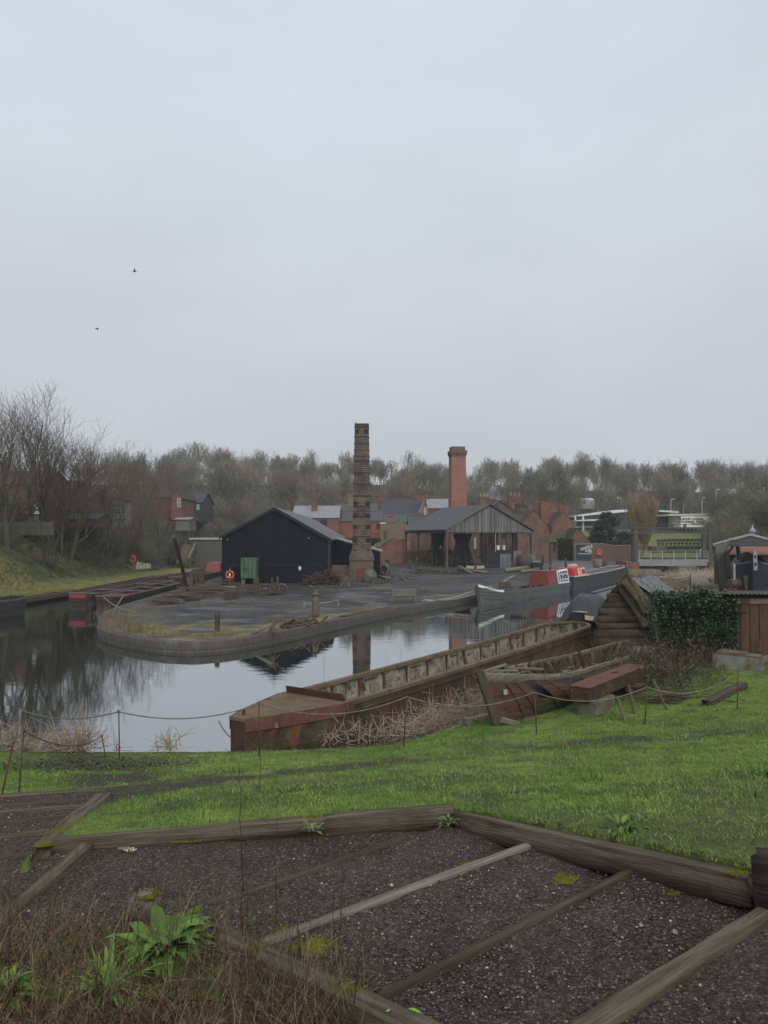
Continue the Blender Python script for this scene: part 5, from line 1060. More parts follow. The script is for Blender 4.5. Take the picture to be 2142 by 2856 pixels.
# ---- day boats on the left canal
def dayboat(label, a, b_, top, hull_m, in_m, rail_m, bowm=None, beams=3, w_=.98):
    root, L = boat('day_boat', label, 'boat', a, b_, 'open day boats on the left canal'); wd = lambda s: w_*min(1, min(.42+s/.07, .35+(1-s)/.09))**.6
    O, Gn, I = hull_parts(L, lambda s: top+.12*max(0,(.1-s)/.1), wd, floor=.12, n=40, gw=.055, tum=.88); O.build('hull', hull_m, root, local=True); Gn.build('gunwale', rail_m, root, local=True); I.build('hold', in_m, root, local=True)
    for k in range(beams): x = L*(k+.7)/(beams+.4); MB().b2((x-.05,-w_+.03,top-.02),(x+.05,w_-.03,top+.05)).build('cross_beam', rail_m, root, local=True)
    for k in range(9): 
        for sd in (1,-1): x = 1.5+k*(L-3)/8; MB().b2((x-.04, sd*(w_-.16), .1),(x+.04, sd*(w_-.08), top-.05)).build('rib', flat('rib_dark', (.03,.03,.03)), root, local=True)
    if bowm:
        MB().prism([(-.015,-w_*.55,top+.03),(-.015,w_*.60,top+.03),(-.015,w_*.60,top-.26),(-.015,-w_*.55,top-.22)], (-.02,0,0)).build('bow_panel', bowm, root, local=True)
    for zz in (.25,.5,.75): MB().beam((-.02,-w_*.58,zz),(-.02,w_*.58,zz),.05,.035).build('bow_strake', hull_m, root, local=True)
    return root
hb = M('dark_hull', (.022,.018,.018), (.042,.032,.029), s=2, stains=[((.11,.05,.038), 1.4, .54, .72, (.4,.4,2))], rough=.7, spec=.3); rail = flat('rail_grey', (.14,.115,.105)); inn = M('inner_grey', (.085,.082,.075), (.05,.048,.045), s=2, stains=[((.03,.028,.025), 2.5, .52, .7, (1,1,.4))])
dayboat('open black boat with red bow panel beside the far bank', (-20.35,51.3), (-19.0,67.6), .98, hb, inn, rail, M('bow_red', (.24,.035,.04), (.17,.035,.04), s=3, fine=.25), 2)
dayboat('open boat with red painted hold against the island quay', (-18.2,50.1), (-17.95,65.8), .88, hb, M('inner_red', (.20,.04,.035), (.12,.035,.03), s=2.5), rail, None, 4, .80)
dayboat('dark boat end cut by the left edge of the picture', (-23.4,49.4), (-27.0,38.2), .95, hb, M('inner_black', (.02,.02,.02)), flat('rail_dark', (.075,.072,.065)), None, 2)
r4 = dayboat('farther open boat with red cabin beyond the crane', (-19.6,72.5), (-19.2,93), .85, hb, inn, rail, None, 6, 1.0)
mb = MB(); a4 = [(14.2,-.9,.8),(14.9,-.75,1.75),(14.9,.75,1.75),(14.2,.9,.8)]; b4 = [(18.5,y,z) for _, y, z in a4]; mb.add(a4+b4, [(0,1,2,3),(7,6,5,4),(0,4,5,1),(1,5,6,2),(2,6,7,3)]); mb.build('cabin', redp, r4, local=True, bevel=.03)
rope((-18.3,50.2,.95),(-14.4,44.6,.5),.2,'pale mooring line of the red holded boat crossing the quay',.02,'mooring_rope','mooring lines',flat('pale_rope', (.3,.29,.27)))
tag(MB().tube([(-16.0,45.6,.45),(-15.6,46.2,1.35)], .03, 6).build('mooring_stake', flat('stake', (.25,.2,.13))), 'pale leaning stake at the quay by the red holded boat', 'stake')
root, L = boat('wooden_punt', 'small open wooden punt lying in the basin near the lift bridge', 'punt', (28.4,77.5), (33.6,85.5)); O, Gn, I = hull_parts(L, lambda s: .55+.15*abs(s-.5), lambda s: 1.0*min(1, min(.5+s/.3, .3+(1-s)/.35))**.8, floor=.1, n=20); pu = M('punt_wood', (.12,.095,.065), (.08,.065,.048), s=2)
O.build('hull', pu, root, local=True); Gn.build('gunwale', flat('punt_rail', (.30,.25,.17)), root, local=True); I.build('hold', M('inner_black', (.02,.02,.02)), root, local=True)
# ================================================================== the cinder yard
def Yd(px, py):
    d = ray(px, py); t = (.44-5)/d[2]
    for _ in range(12): t = (zy1(d[0]*t, d[1]*t)-5)/d[2]
    return (d[0]*t, d[1]*t, zy1(d[0]*t, d[1]*t))
iron = M('old_iron', (.075,.062,.05), (.11,.085,.065), s=4, stains=[((.05,.035,.028), 3, .5, .7, (1,1,1))], rough=.85, bs=20, bp=.5, spec=.3)
yw = M('yard_wood', (.085,.07,.055), (.055,.047,.04), s=2, coord='UV', st=(.5,8,1), fine=.5, rough=.95, spec=.1)
# ---- navy shed
shed_m = planks('navy_boards', (.0075,.0092,.015), (.0105,.0125,.019), gap=(.004,.005,.007), w=.15, s=.5, stain=(.013,.015,.021), grain=26, rough=.85, spec=.12)
roof_f = M('felt_roof', (.10,.105,.108), (.135,.14,.143), s=.7, stains=[((.075,.08,.07), 1.0, .5, .75, (1,1,1))], rough=.85, bs=3, bp=.3, fine=.2)
SY = 66.; sx0, sx1, sxp = -13.9, -4.75, X(766, SY); sze, szr = Z(1495, SY), Z(1417, SY); zer = Z(1503, SY)
sh = thing('timber_shed', 'big navy boarded shed with grey felt roof behind the crane', 'shed', ((sx0+sx1)/2, SY, .7))
dv = Vector((-.022,1,0)); Ls = 40
face = [Vector((sx0,SY,.3)), Vector((sx1,SY,.3)), Vector((sx1,SY,zer-.06)), Vector((sxp,SY,szr-.06)), Vector((sx0,SY,sze-.06))]
mb = MB(); mb.poly(face); mb.poly([p+dv*Ls for p in face][::-1]); mb.poly([face[1], face[1]+dv*Ls, face[2]+dv*Ls, face[2]]); mb.poly([face[0]+dv*Ls, face[0], face[4], face[4]+dv*Ls]); mb.build('wall', shed_m, sh)
eL = Vector((sx0-.22,SY-.15,sze-.07)); eR = Vector((sx1+.35,SY-.15,zer-.13)); pk = Vector((sxp,SY-.15,szr+.02))
for a, b_ in ((eL, pk), (pk, eR)):
    mb = MB(); mb.prism([a, b_, b_+dv*(Ls+.3), a+dv*(Ls+.3)], (0,0,.09)); mb.build('roof', roof_f, sh)
    mb = MB(); mb.beam(a+Vector((0,-.03,-.06)), b_+Vector((0,-.03,-.06)), .05, .24, up=(0,1,0)) if False else mb.prism([a+Vector((0,-.05,-.22)), b_+Vector((0,-.05,-.22)), b_+Vector((0,-.05,.06)), a+Vector((0,-.05,.06))], (0,.04,0)); mb.build('barge_board', flat('navy_trim', (.012,.014,.02)), sh, uv=None)
MB().b2((sx1-.02,SY-.05,.3),(sx1+.14,SY+.12,zer-.2)).build('corner_board', flat('navy_trim2', (.03,.034,.042)), sh)
MB().b2((sxp-.1,SY-.2,szr+.08),(sxp+.1,SY+.02,szr+.15)).build('ridge_cap', roof_f, sh)
for (px, py, s_) in ((836,1585,.20),(861,1501,.06),(635,1505,.05)):
    c = V(px, py, SY-.012); pts = [(c[0]+s_*(.6+.4*rnd.random())*math.cos(k*.9)*.8, c[1], c[2]+s_*(.6+.4*rnd.random())*math.sin(k*.9)*1.2) for k in range(7)]; MB().prism(pts[::-1], (0,-.006,0)).build('torn_notice', flat('paper', (.6,.6,.6)), sh, uv=None)
MB().b2((sx0+.3,SY-.05,2.35),(sx1-.5,SY-.005,2.40)).build('rail', flat('navy_trim3', (.017,.02,.03)), sh)
# lean-to beside it
lt = thing('lean_to', 'low navy lean-to with grey sloping roof behind the tall chimney', 'shed', (-2.5,74.8,.8)); y0 = 74.8
lz = lambda px, py: V(px, py, y0)
q4 = [Vector((-4.7,y0,.8)), Vector((X(1060,y0),y0,.8)), Vector((X(1060,y0),y0,Z(1540,y0)-.08)), Vector((-4.7,y0,Z(1505,y0)-.08))]
mb = MB(); mb.poly(q4); mb.poly([q4[1], q4[1]+Vector((0,9,0)), q4[2]+Vector((0,9,0)), q4[2]]); mb.build('wall', shed_m, lt)
a, b_ = Vector((-4.72,y0-.15,Z(1503,y0))), Vector((X(1064,y0)+.1,y0-.15,Z(1540,y0))); MB().prism([a, b_, b_+Vector((0,9.3,0)), a+Vector((0,9.3,0))], (0,0,.08)).build('roof', M('pale_felt', (.22,.225,.225), (.17,.175,.175), s=1), lt)
bk_red = brick('brick_red', (.24,.088,.058), (.165,.066,.048), (.17,.13,.11), dirt=(.07,.05,.042), dl=.40, dh=.68, mot=.8, pale=(.27,.15,.11), bw=.36, bh=.15, ms=.02)
bk_dark = brick('brick_dark', (.115,.06,.048), (.06,.038,.035), (.17,.15,.13), dirt=(.03,.026,.025), dl=.42, dh=.66, mot=.55, bw=.42, bh=.19, ms=.035)
bk_brown = brick('brick_brown', (.175,.088,.06), (.12,.064,.048), (.15,.12,.10), dirt=(.055,.043,.037), dl=.42, dh=.68, mot=.7, pale=(.22,.15,.11), bw=.36, bh=.15, ms=.02)
bk_yel = brick('brick_yellow', (.20,.145,.09), (.15,.095,.065), (.17,.15,.12), dirt=(.06,.05,.04), mot=.8, pale=(.26,.16,.10))
mb = MB(); mb.b2((X(921,72),71.6,.6),(X(982,72),72.0,Z(1576,72))); tag(mb.build('low_wall', bk_yel), 'low yellow brick wall joining the navy shed to the chimney', 'wall')
# ---- tall square chimney with iron straps
CY_ = 71.5; cx = X(1009, CY_); ch = thing('brick_chimney', 'tall dark square brick chimney with iron straps and corner plates', 'chimney', (cx, CY_, .7))
def sq(mb, w0, w1, z0, z1):
    a, b_ = w0/2, w1/2; mb.add([(cx-a,CY_-a,z0),(cx+a,CY_-a,z0),(cx+a,CY_+a,z0),(cx-a,CY_+a,z0),(cx-b_,CY_-b_,z1),(cx+b_,CY_-b_,z1),(cx+b_,CY_+b_,z1),(cx-b_,CY_+b_,z1)], [(0,1,5,4),(1,2,6,5),(2,3,7,6),(3,0,4,7),(4,5,6,7)])
zt = Z(1184, CY_); zs = Z(1533, CY_); wb, wt = 1.70, 1.28; wat = lambda z: wb+(wt-wb)*(z-zs)/(zt-zs)
mb = MB(); sq(mb, wb, wt, zs, zt); mb.build('shaft', bk_dark, ch); 
mb = MB(); sq(mb, 2.15, 2.15, .3, Z(1562,CY_)); sq(mb, 2.30, 2.30, Z(1562,CY_), Z(1555,CY_)); sq(mb, 2.22, 2.22, Z(1555,CY_), Z(1549,CY_))
for k in range(5): z0 = Z(1549,CY_)+k*(zs-Z(1549,CY_))/5; sq(mb, 2.15-.085*k, 2.13-.085*k, z0, z0+(zs-Z(1549,CY_))/5)
mb.build('base', brick('brick_base', (.13,.095,.065), (.085,.062,.048), (.16,.14,.12), dirt=(.05,.045,.04), dl=.45, dh=.7, mot=.8, bw=.42, bh=.19, ms=.03), ch)
MB().b2((cx-.45,CY_-1.10,.3),(cx+.5,CY_-1.07,Z(1583,CY_))).build('red_infill', brick('brick_infill', (.19,.045,.035), (.14,.04,.03), (.12,.09,.08)), ch)
for py in (1195,1221,1239,1257,1274,1287,1320,1352,1384,1414,1440,1467,1497): z = Z(py,CY_); w_ = wat(z)+.07; mb = MB(); sq(mb, w_, w_, z-.035, z+.035); mb.build('iron_strap', flat('strap', (.035,.028,.026), .8), ch)
for py in (1206,1405,1439,1470,1506,1538):
    z = Z(py,CY_)
    for sd in (-1,1): MB().box((cx+sd*(wat(max(z,zs))/2-.22), CY_-wat(max(z,zs))/2-.03, z), (.36,.06,.36)).build('corner_plate', flat('plate', (.022,.02,.02), .8), ch, bevel=.02)
mb = MB(); sq(mb, wt+.02, wt+.02, zt-.35, zt+.02); mb.build('cap', brick('brick_cap', (.07,.05,.045), (.05,.042,.04), (.06,.055,.05)), ch)
def bird(label, c, s_, fly, az=0):
    r_ = thing('bird', label, 'bird', c, az); mb = MB(); mb.lathe([(0,-.5),(.1,-.4),(.17,-.1),(.18,.1),(.1,.32),(.11,.42),(.08,.52),(0,.58)] if fly else [(0,0),(.1,.05),(.2,.3),(.21,.5),(.12,.72),(.14,.85),(.1,.98),(0,1.02)], (0,0,0), 10, (1,0,.08) if fly else (.25,0,1)); mb.v = [(a*s_, b_*s_, c_*s_) for a, b_, c_ in mb.v]; bm_b = flat('feather', (.03,.03,.035)); mb.build('body', bm_b, r_, local=True, smooth=True)
    if fly:
        for sd in (1,-1): mb = MB(); mb.prism([(.15*s_,sd*.1*s_,.1*s_),(.28*s_,sd*.5*s_,.30*s_*fly),(.05*s_,sd*1.1*s_,.42*s_*fly),(-.12*s_,sd*.55*s_,.26*s_*fly),(-.12*s_,sd*.1*s_,.08*s_)], (0,0,.02*s_)); mb.build('wing', bm_b, r_, local=True)
    else: MB().beam((-.1*s_,0,.2*s_),(-.5*s_,0,-.1*s_),.16*s_,.04*s_).build('tail', bm_b, r_, local=True); MB().beam((.2*s_,0,.88*s_),(.48*s_,0,.84*s_),.06*s_,.05*s_).build('beak', bm_b, r_, local=True)
    return r_
bird('pigeon perched on the left corner of the tall chimney', V(991,1183,CY_), .2, 0)
bird('dark bird in flight, the higher of two against the sky', V(375,757,60), .30, 1.0, .3); bird('dark bird in flight, the lower of two against the sky', V(270,916,60), .27, -.6, .2)
# ---- things lying about the yard
g = Yd(641,1636); lb = thing('life_ring', 'orange life ring on a short post by the navy shed corner', 'life ring', (g[0], SY-1.6, g[2])); yy_ = SY-1.6
orange = M('life_orange', (.50,.075,.035), (.40,.06,.03), s=6, fine=.2, rough=.5)
c = V(641,1603,yy_); MB().tube([(c[0],yy_+.06,.6),(c[0],yy_+.06,c[2]+.6)], .05, 7).build('post', flat('post_green', (.12,.12,.075)), lb); MB().torus(c, .30, .085, (0,1,0), 28, 8).build('ring', orange, lb, smooth=True)
for a in (.8,2.4,3.9,5.5): MB().torus((c[0]+.30*math.cos(a), c[1], c[2]+.30*math.sin(a)), .088, .012, (-math.sin(a),0,math.cos(a)), 12, 4).build('band', white, lb)
MB().prism([(c[0]-.08,c[1]-.05,c[2]-.14),(c[0]+.02,c[1]-.05,c[2]-.17),(c[0]+.09,c[1]-.05,c[2]+.02),(c[0]+.0,c[1]-.05,c[2]+.17),(c[0]-.06,c[1]-.05,c[2]+.1)], (0,.02,0)).build('notice', white, lb, uv=None)
gb = thing('green_cabinet', 'green ribbed steel cabinet standing on blocks against the shed', 'cabinet', (X(694,64.6),64.6,.75)); x0, x1 = X(673,64.6), X(716,64.6); z0, z1 = Z(1613,64.6), Z(1558,64.6)
MB().b2((x0,64.4,z0),(x1,65.6,z1)).build('body', corr('green_steel', (.055,.11,.065), (.075,.135,.085), .33, 1.2, .5, .4, stain=(.12,.17,.12)), gb, bevel=.02)
for k, xx in enumerate((x0+.15, x1-.1)): MB().b2((xx-.12,64.5,.5),(xx+.16,65.4,z0)).build('block', conc, gb)
MB().tube([(x0+.22,64.36,z0+.75),(x0+.22,64.36,z1+.06)], .025, 6).build('locking_bar', flat('bar_green', (.07,.13,.08)), gb); MB().tube([(x0+.2,64.34,z0+.8),(x0+.55,64.32,z0+.76)], .03, 6).build('handle', flat('bar_dark', (.02,.03,.025)), gb)
MB().b2((x0-.03,64.37,z1),(x1+.03,65.63,z1+.05)).build('lid', flat('lid_green', (.08,.15,.09)), gb)
# crane
cb = V(527,1650,60.5); cr = thing('hand_crane', 'old timber hand crane with leaning mast at the island edge', 'crane', (cb[0], cb[1], .5)); tp = V(486,1497,60.5)
MB().log((cb[0],cb[1],.3), (tp[0],tp[1],tp[2]), .22, .24, 3, 16, .04, up=(0,1,0)).build('mast', flat('tarred', (.022,.018,.015), .9, .1), cr, uv='grain', smooth=True)
MB().tube([tp, V(539,1590,60.6)], .02, 5).build('chain', iron, cr); MB().tube([(tp[0]+.25,tp[1],tp[2]-.2), V(528,1597,60.5)], .02, 5).build('stay', iron, cr)
MB().tube([(tp[0],tp[1]-.12,tp[2]), (tp[0],tp[1]+.12,tp[2])], .13, 12).build('pulley', iron, cr); c = V(524,1625,60.6)
for dx in (-.15,.28,.55): MB().b2((cb[0]+dx-.07,60.5,.4),(cb[0]+dx+.07,60.75,2.0)).build('frame_post', wood_dark, cr)
MB().b2((cb[0]-.25,60.45,1.85),(cb[0]+.65,60.8,2.05)).build('frame_head', wood_dark, cr); MB().b2((cb[0]-.25,60.45,.55),(cb[0]+.65,60.8,.72)).build('frame_foot', wood_dark, cr)
MB().tube([(cb[0]+.05,60.4,1.35),(cb[0]+.05,60.85,1.35)], .32, 14).build('winch_drum', iron, cr); MB().tube([(cb[0]+.1,60.35,1.35),(cb[0]+.5,60.3,1.55)], .03, 5).build('crank', iron, cr)
MB().b2((cb[0]+.62,60.9,1.1),(cb[0]+1.05,61.3,2.1)).build('side_box', wood_dark, cr)
# timber pile
tpile = thing('timber_pile', 'long heap of broken grey timbers on the wet cinders', 'timber pile', (-12.2,54,.6)); q = random.Random(9)
for k in range(96):
    px = q.uniform(450,655); t = (px-455)/200; py = 1690-45*t+q.uniform(-20,4)*(.45+t*.55)
    c = Vector(Yd(px, min(py,1686))); a = q.gauss(.12,.30); l = q.uniform(1.0,3.2)*(.9 if px < 600 else .6); h = c.z+.05+abs(q.gauss(0,.30))*(1-abs(t-.6)); d = Vector((math.cos(a), math.sin(a)*.8, q.gauss(0,.07)))
    MB().beam((c.x-d.x*l/2, c.y-d.y*l/2, h-d.z*l/2), (c.x+d.x*l/2, c.y+d.y*l/2, h+d.z*l/2), q.uniform(.05,.13), q.uniform(.04,.10)).build('timber', (yw, wood_dark, wood_old)[k%3], tpile, uv='grain')
for k, (px, py, l, w_, lb_) in enumerate([(633,1650,1.3,.7,'tan board lying on top at the end of the timber pile'),(470,1676,1.5,.3,'pale plank lying behind the timber pile')]):
    c = Yd(px,py); tag(MB().box((c[0],c[1],c[2]+(.35 if k == 0 else .06)), (l,w_,.05), .15).build('board', wood_pale, uv='grain'), lb_, 'board')
for k, (px, py) in enumerate(((637,1671),(657,1668))): c = Yd(px,py); mb = MB(); mb.box((c[0],c[1],c[2]+.26), (.62,.5,.55), .15); [mb.box((c[0]-.22+.15*j, c[1]-.29, c[2]+.26), (.06,.05,.55), 0) for j in range(4)]; tag(mb.build('crate', yw, bevel=.015), ['slatted dark crate at the end of the timber pile','plain dark crate right of the slatted crate'][k], 'crate', 'crates by the timber pile')
def wheel(mb, c, R, ax=(0,1,0), n=8):
    mb.torus(c, R, R*.13, ax, 20, 5); c = Vector(c); m_ = Vector((0,0,1)).rotation_difference(Vector(ax)).to_matrix()
    for k in range(n): a = 2*PI*k/n; mb.tube([c, c+m_@Vector((R*math.cos(a), R*math.sin(a), 0))], R*.08, 4)
    mb.ico(c, (R*.22,)*3, 1)
for k, (px, py, R) in enumerate(((676,1657,.27),(690,1653,.27),(698,1652,.30))): c = Yd(px, py+3); mb = MB(); wheel(mb, (c[0],c[1],c[2]+R), R, (.4,1,.1)); tag(mb.build('spoked_wheel', iron, uv=None), ['small spoked iron wheel next to the crate','middle one of three spoked iron wheels','spoked iron wheel leaning against the old machine'][k], 'wheel', 'spoked iron wheels')
c = Yd(745,1660); om = thing('old_machine', 'rusting workshop machine with upright column and flywheel on a sledge', 'machine', c); cx_, cy_, cz_ = c
P_ = lambda px, py, dy=0: Vector(V(px, py, cy_+dy))
for dy in (0,.8): MB().beam(P_(702,1660,dy)+Vector((0,0,-.02)), P_(795,1647,dy*1.4), .2, .16).build('sledge_beam', wood_dark, om, uv='grain')
for (x0,x1,yt,yb,n) in ((706,722,1612,1656,'column'),(756,761,1612,1650,'upright'),(771,777,1608,1648,'upright')): a = P_(x0,yb,.3); b_ = P_(x1,yt,.3); MB().b2((a.x,cy_+.2,a.z),(b_.x,cy_+.55,b_.z)).build(n, wood_dark if n == 'column' else yw, om, bevel=.02)
a = P_(740,1638,.4); MB().lathe([(.1,0),(.32,.02),(.22,.3),(.16,.42),(.3,.46),(.3,.52),(0,.55)], (a.x,a.y,a.z-.3), 12).build('pedestal', iron, om, smooth=True)
mb = MB(); wheel(mb, P_(765,1640,.2), .35, (.3,1,0)); mb.build('flywheel', iron, om, uv=None); MB().beam(P_(722,1640,.4), P_(760,1640,.4), .1, .1).build('shaft', iron, om); MB().box(P_(766,1646,.5), (.7,.5,.35)).build('gear_case', iron, om, bevel=.05)
c = Yd(785,1646); mb = MB(); mb.torus((c[0],c[1],c[2]+.02), .42, .10, (0,1,.1), 18, 6); tag(mb.build('iron_hoop', iron, uv=None, smooth=True), 'half buried iron hoop at the end of the machine sledge', 'hoop')
# wood post, pillar, plough
c = Yd(606,1757); tag(MB().log((c[0],c[1],c[2]-.2),(c[0],c[1],c[2]+.9), .2, .2, 3, 8, .08).build('mooring_post', wgreen, uv='grain', smooth=True), 'square mossy timber post on the near tip of the island', 'post')
c = Yd(880,1718); pi_ = thing('stone_bollard', 'tall tapering iron pillar with capped knob near the quay', 'pillar', c)
MB().lathe([(.0,-.1),(.225,-.1),(.215,.1),(.19,.8),(.155,1.15),(0,1.15)], c, 18).build('shaft', M('pillar_iron', (.115,.10,.07), (.085,.075,.055), s=3, bs=12, bp=.6), pi_, smooth=True)
MB().lathe([(0,1.15),(.21,1.15),(.23,1.20),(.21,1.26),(.12,1.30),(.07,1.31),(.07,1.44),(.05,1.46),(0,1.46)], c, 18).build('cap', M('pillar_iron', (.1,.1,.1)), pi_, smooth=True)
c = Vector(Yd(760,1768)); pl_ = thing('plough_frame', 'iron capstan with crossed arms and long drawbar near the quay edge', 'capstan', c)
P_ = lambda px, py, dy=0: Vector(V(px, py, c.y+dy))
MB().tube([P_(697,1771), P_(760,1740)], [.05,.11], 8).build('drawbar', wgrey, pl_, uv='grain', smooth=True); MB().tube([P_(757,1741,.1), P_(800,1718,.1)], .03, 6).build('lever', iron, pl_)
for a_, b_ in (((745,1724),(757,1737)),((770,1722),(762,1738)),((752,1728),(757,1738)),((763,1726),(762,1738))): MB().tube([P_(*a_), P_(*b_)], .035, 6).build('horn', iron, pl_)
MB().tube([P_(745,1739), P_(775,1739)], .05, 6).build('cross_bar', iron, pl_); MB().tube([P_(760,1728), P_(760,1760)], .10, 8).build('hub', iron, pl_)
for a_, b_ in (((757,1750),(746,1764)),((763,1750),(780,1764)),((762,1750),(766,1767)),((758,1750),(755,1768))): MB().tube([P_(*a_), P_(*b_)], .035, 6).build('foot', iron, pl_)
def heap(name, label, cat, pts, n, seed, mat, dim, sd=.25, h=.15, kind='stuff', zf=zy1):
    q = random.Random(seed); mb = MB()
    for _ in range(n):
        i = q.randrange(len(pts)-1); t = q.random(); a, b_ = pts[i], pts[i+1]; x = a[0]+(b_[0]-a[0])*t+q.gauss(0,sd); y = a[1]+(b_[1]-a[1])*t+q.gauss(0,sd); m = Matrix.Rotation(q.uniform(0,3),3,'Z')@Matrix.Rotation(q.gauss(0,.35),3,'X')@Matrix.Rotation(q.gauss(0,.35),3,'Y'); s_ = q.uniform(.6,1.4)
        rr = math.exp(-((q.random())**2)); mb.box((x,y,zf(x,y)+.02+abs(q.gauss(0,h))), (dim[0]*s_, dim[1]*s_, dim[2]), m=m)
    return tag(mb.build(name, mat, uv='grain'), label, cat, kind=kind)
heap('stick_heap', 'scatter of brown sticks and slabs along the quay edge', 'sticks', [Yd(805,1750), Yd(880,1738)], 60, 4, M('stick_brown', (.11,.07,.045), (.07,.05,.035), s=3), (.7,.09,.05), .25, .06)
heap('scrap_heap', 'reddish heap of scrap iron rods beside the navy shed', 'scrap heap', [Yd(862,1632), Yd(905,1628), Yd(945,1630)], 520, 5, M('scrap', (.085,.05,.042), (.05,.035,.032), s=2), (.5,.05,.04), .42, .45)
heap('debris', 'broken bricks and rubble along the foot of the chimney', 'rubble', [Yd(870,1640), Yd(960,1640), Yd(1100,1622)], 130, 6, M('debris_m', (.09,.07,.06), (.05,.045,.042), s=3), (.22,.12,.08), .35, .03)
heap('debris', 'timber scraps lying under the front of the open shed', 'scraps', [Yd(1150,1597), Yd(1230,1600), Yd(1330,1597)], 70, 8, wood_dark, (1.0,.10,.06), .8, .04)
c = Yd(968,1634); mb = MB(); mb.lathe([(.74,-.05),(.72,.05),(.64,.25),(.60,.75),(.58,.78),(.50,.78),(.48,.6),(0,.55)], c, 14); ps = thing('iron_pot', 'flared iron furnace pot with jagged foot near the chimney', 'furnace pot', c); mb.build('shell', M('pot_iron', (.075,.068,.062), (.05,.045,.042), s=4, bs=14), ps, smooth=True)
for k in range(9): a = k*.7; MB().beam((c[0]+.66*math.cos(a),c[1]+.66*math.sin(a),c[2]+.3),(c[0]+.98*math.cos(a),c[1]+.98*math.sin(a),c[2]-.03),.18,.05).build('foot', iron, ps)
for k, (dx, s_) in enumerate(((-.35,.17),(.3,.19))): MB().ico((c[0]+dx,c[1],c[2]+.86),(s_,s_,s_*.9),1,rnd,.2).build('slag', iron, ps)
bo = M('boiler_plate', (.125,.115,.09), (.09,.082,.066), s=2, stains=[((.05,.045,.038), 2, .5, .72, (1,1,1)), ((.10,.10,.06), 1.5, .6, .78, (1,1,1))], bs=9, bp=.7)
cap_ = [(0,-.55),(.25,-.5),(.5,-.32),(.60,-.05),(.60,.35),(.56,.62),(.52,.62),(.52,.3)]
for (px, py, s_, ax, lb_) in ((1032,1624,1.05,(-.25,.3,-.9),'upturned egg ended boiler shell nearest the chimney base'),(1064,1605,.85,(.55,-.75,.25),'hollow boiler shell with its open mouth facing the canal'),(1070,1599,1.1,(.1,.4,-.9),'rounded boiler end behind the hollow shell')):
    c = Yd(px,py); mb = MB(); mb.lathe([(r_*s_, z_*s_) for r_, z_ in cap_], (c[0],c[1],c[2]+.55*s_), 20, ax); tag(mb.build('boiler_shell', bo, smooth=True), lb_, 'boiler', 'discarded boiler shells')
for k, (p0, p1, r_, lb_) in enumerate([((1045,1608),(1088,1618),.13,'thick grey timber lying right of the boiler shells'),((1075,1622),(1094,1612),.12,'short log lying across the end of the grey timber'),((1115,1612),(1132,1620),.08,'short pale log on the open cinders'),((1130,1613),(1148,1617),.07,'second pale log on the open cinders'),((985,1618),(1018,1610),.12,'dark timber between the furnace pot and the boiler'),((955,1722),(1086,1697),.16,'long flat plank lying at the quay edge near the bench')]):
    a = Vector(Yd(*p0)); b_ = Vector(Yd(*p1)); tag((MB().log(a+Vector((0,0,.05)), b_+Vector((0,0,.05)), .42, .08, 20, 14, .05) if k == 5 else MB().tube([a+Vector((0,0,r_)), b_+Vector((0,0,r_))], r_, 8)).build('log' if k < 5 else 'plank', wgrey if k in (0,2,3) else yw, uv='grain', smooth=k < 5), lb_, 'log' if k < 5 else 'plank')
# bench
bp_ = Vector(Yd(1126,1680)); bw_ = M('bench_wood', (.20,.185,.145), (.13,.12,.095), s=3, coord='UV', st=(.5,6,1), fine=.4); bn_ = thing('park_bench', 'weathered slatted wooden bench seen from behind by the quay', 'bench', bp_, .30); Lb_ = .82
for sx_ in (-1,1):
    MB().beam((sx_*Lb_,0,0),(sx_*Lb_,-.12,.92),.06,.06).build('leg', bw_, bn_, local=True, uv='grain'); MB().beam((sx_*Lb_,.5,0),(sx_*Lb_,.5,.62),.06,.06).build('leg', bw_, bn_, local=True, uv='grain'); MB().beam((sx_*Lb_,-.06,.63),(sx_*Lb_,.54,.64),.07,.04).build('armrest', bw_, bn_, local=True, uv='grain')
for k in range(5): MB().b2((-Lb_,.02+.1*k,.40),(Lb_,.10+.1*k,.43)).build('seat_slat', bw_, bn_, local=True, uv='grain')
for z_ in (.48,.88): MB().beam((-Lb_,-.065-.13*(z_-.48),z_),(Lb_,-.065-.13*(z_-.48),z_),.04,.07).build('back_rail', bw_, bn_, local=True, uv='grain')
for k in range(15): x_ = -Lb_+.1+k*(2*Lb_-.2)/14; MB().beam((x_,-.065,.48),(x_,-.117,.88),.07,.025,up=(0,1,0)).build('back_slat', bw_, bn_, local=True, uv='grain')
# low rope posts on the yard
pr = []
for k, (px, py, h) in enumerate(((848,1695,.35),(943,1692,.42))): c = Yd(px,py); pr.append(Vector((c[0],c[1],c[2]+h))); tag(MB().tube([(c[0],c[1],c[2]-.1),(c[0],c[1],c[2]+h)], .03, 6).build('low_post', flat('pale_post', (.3,.29,.26))), ['low pale stake left of the tall pillar','low pale stake right of the tall pillar'][k], 'stake')
rope(pr[0], pr[1], .12, 'pale cord strung between two low stakes by the pillar', .018, 'cord', 'mooring lines', flat('pale_rope', (.3,.29,.27)))
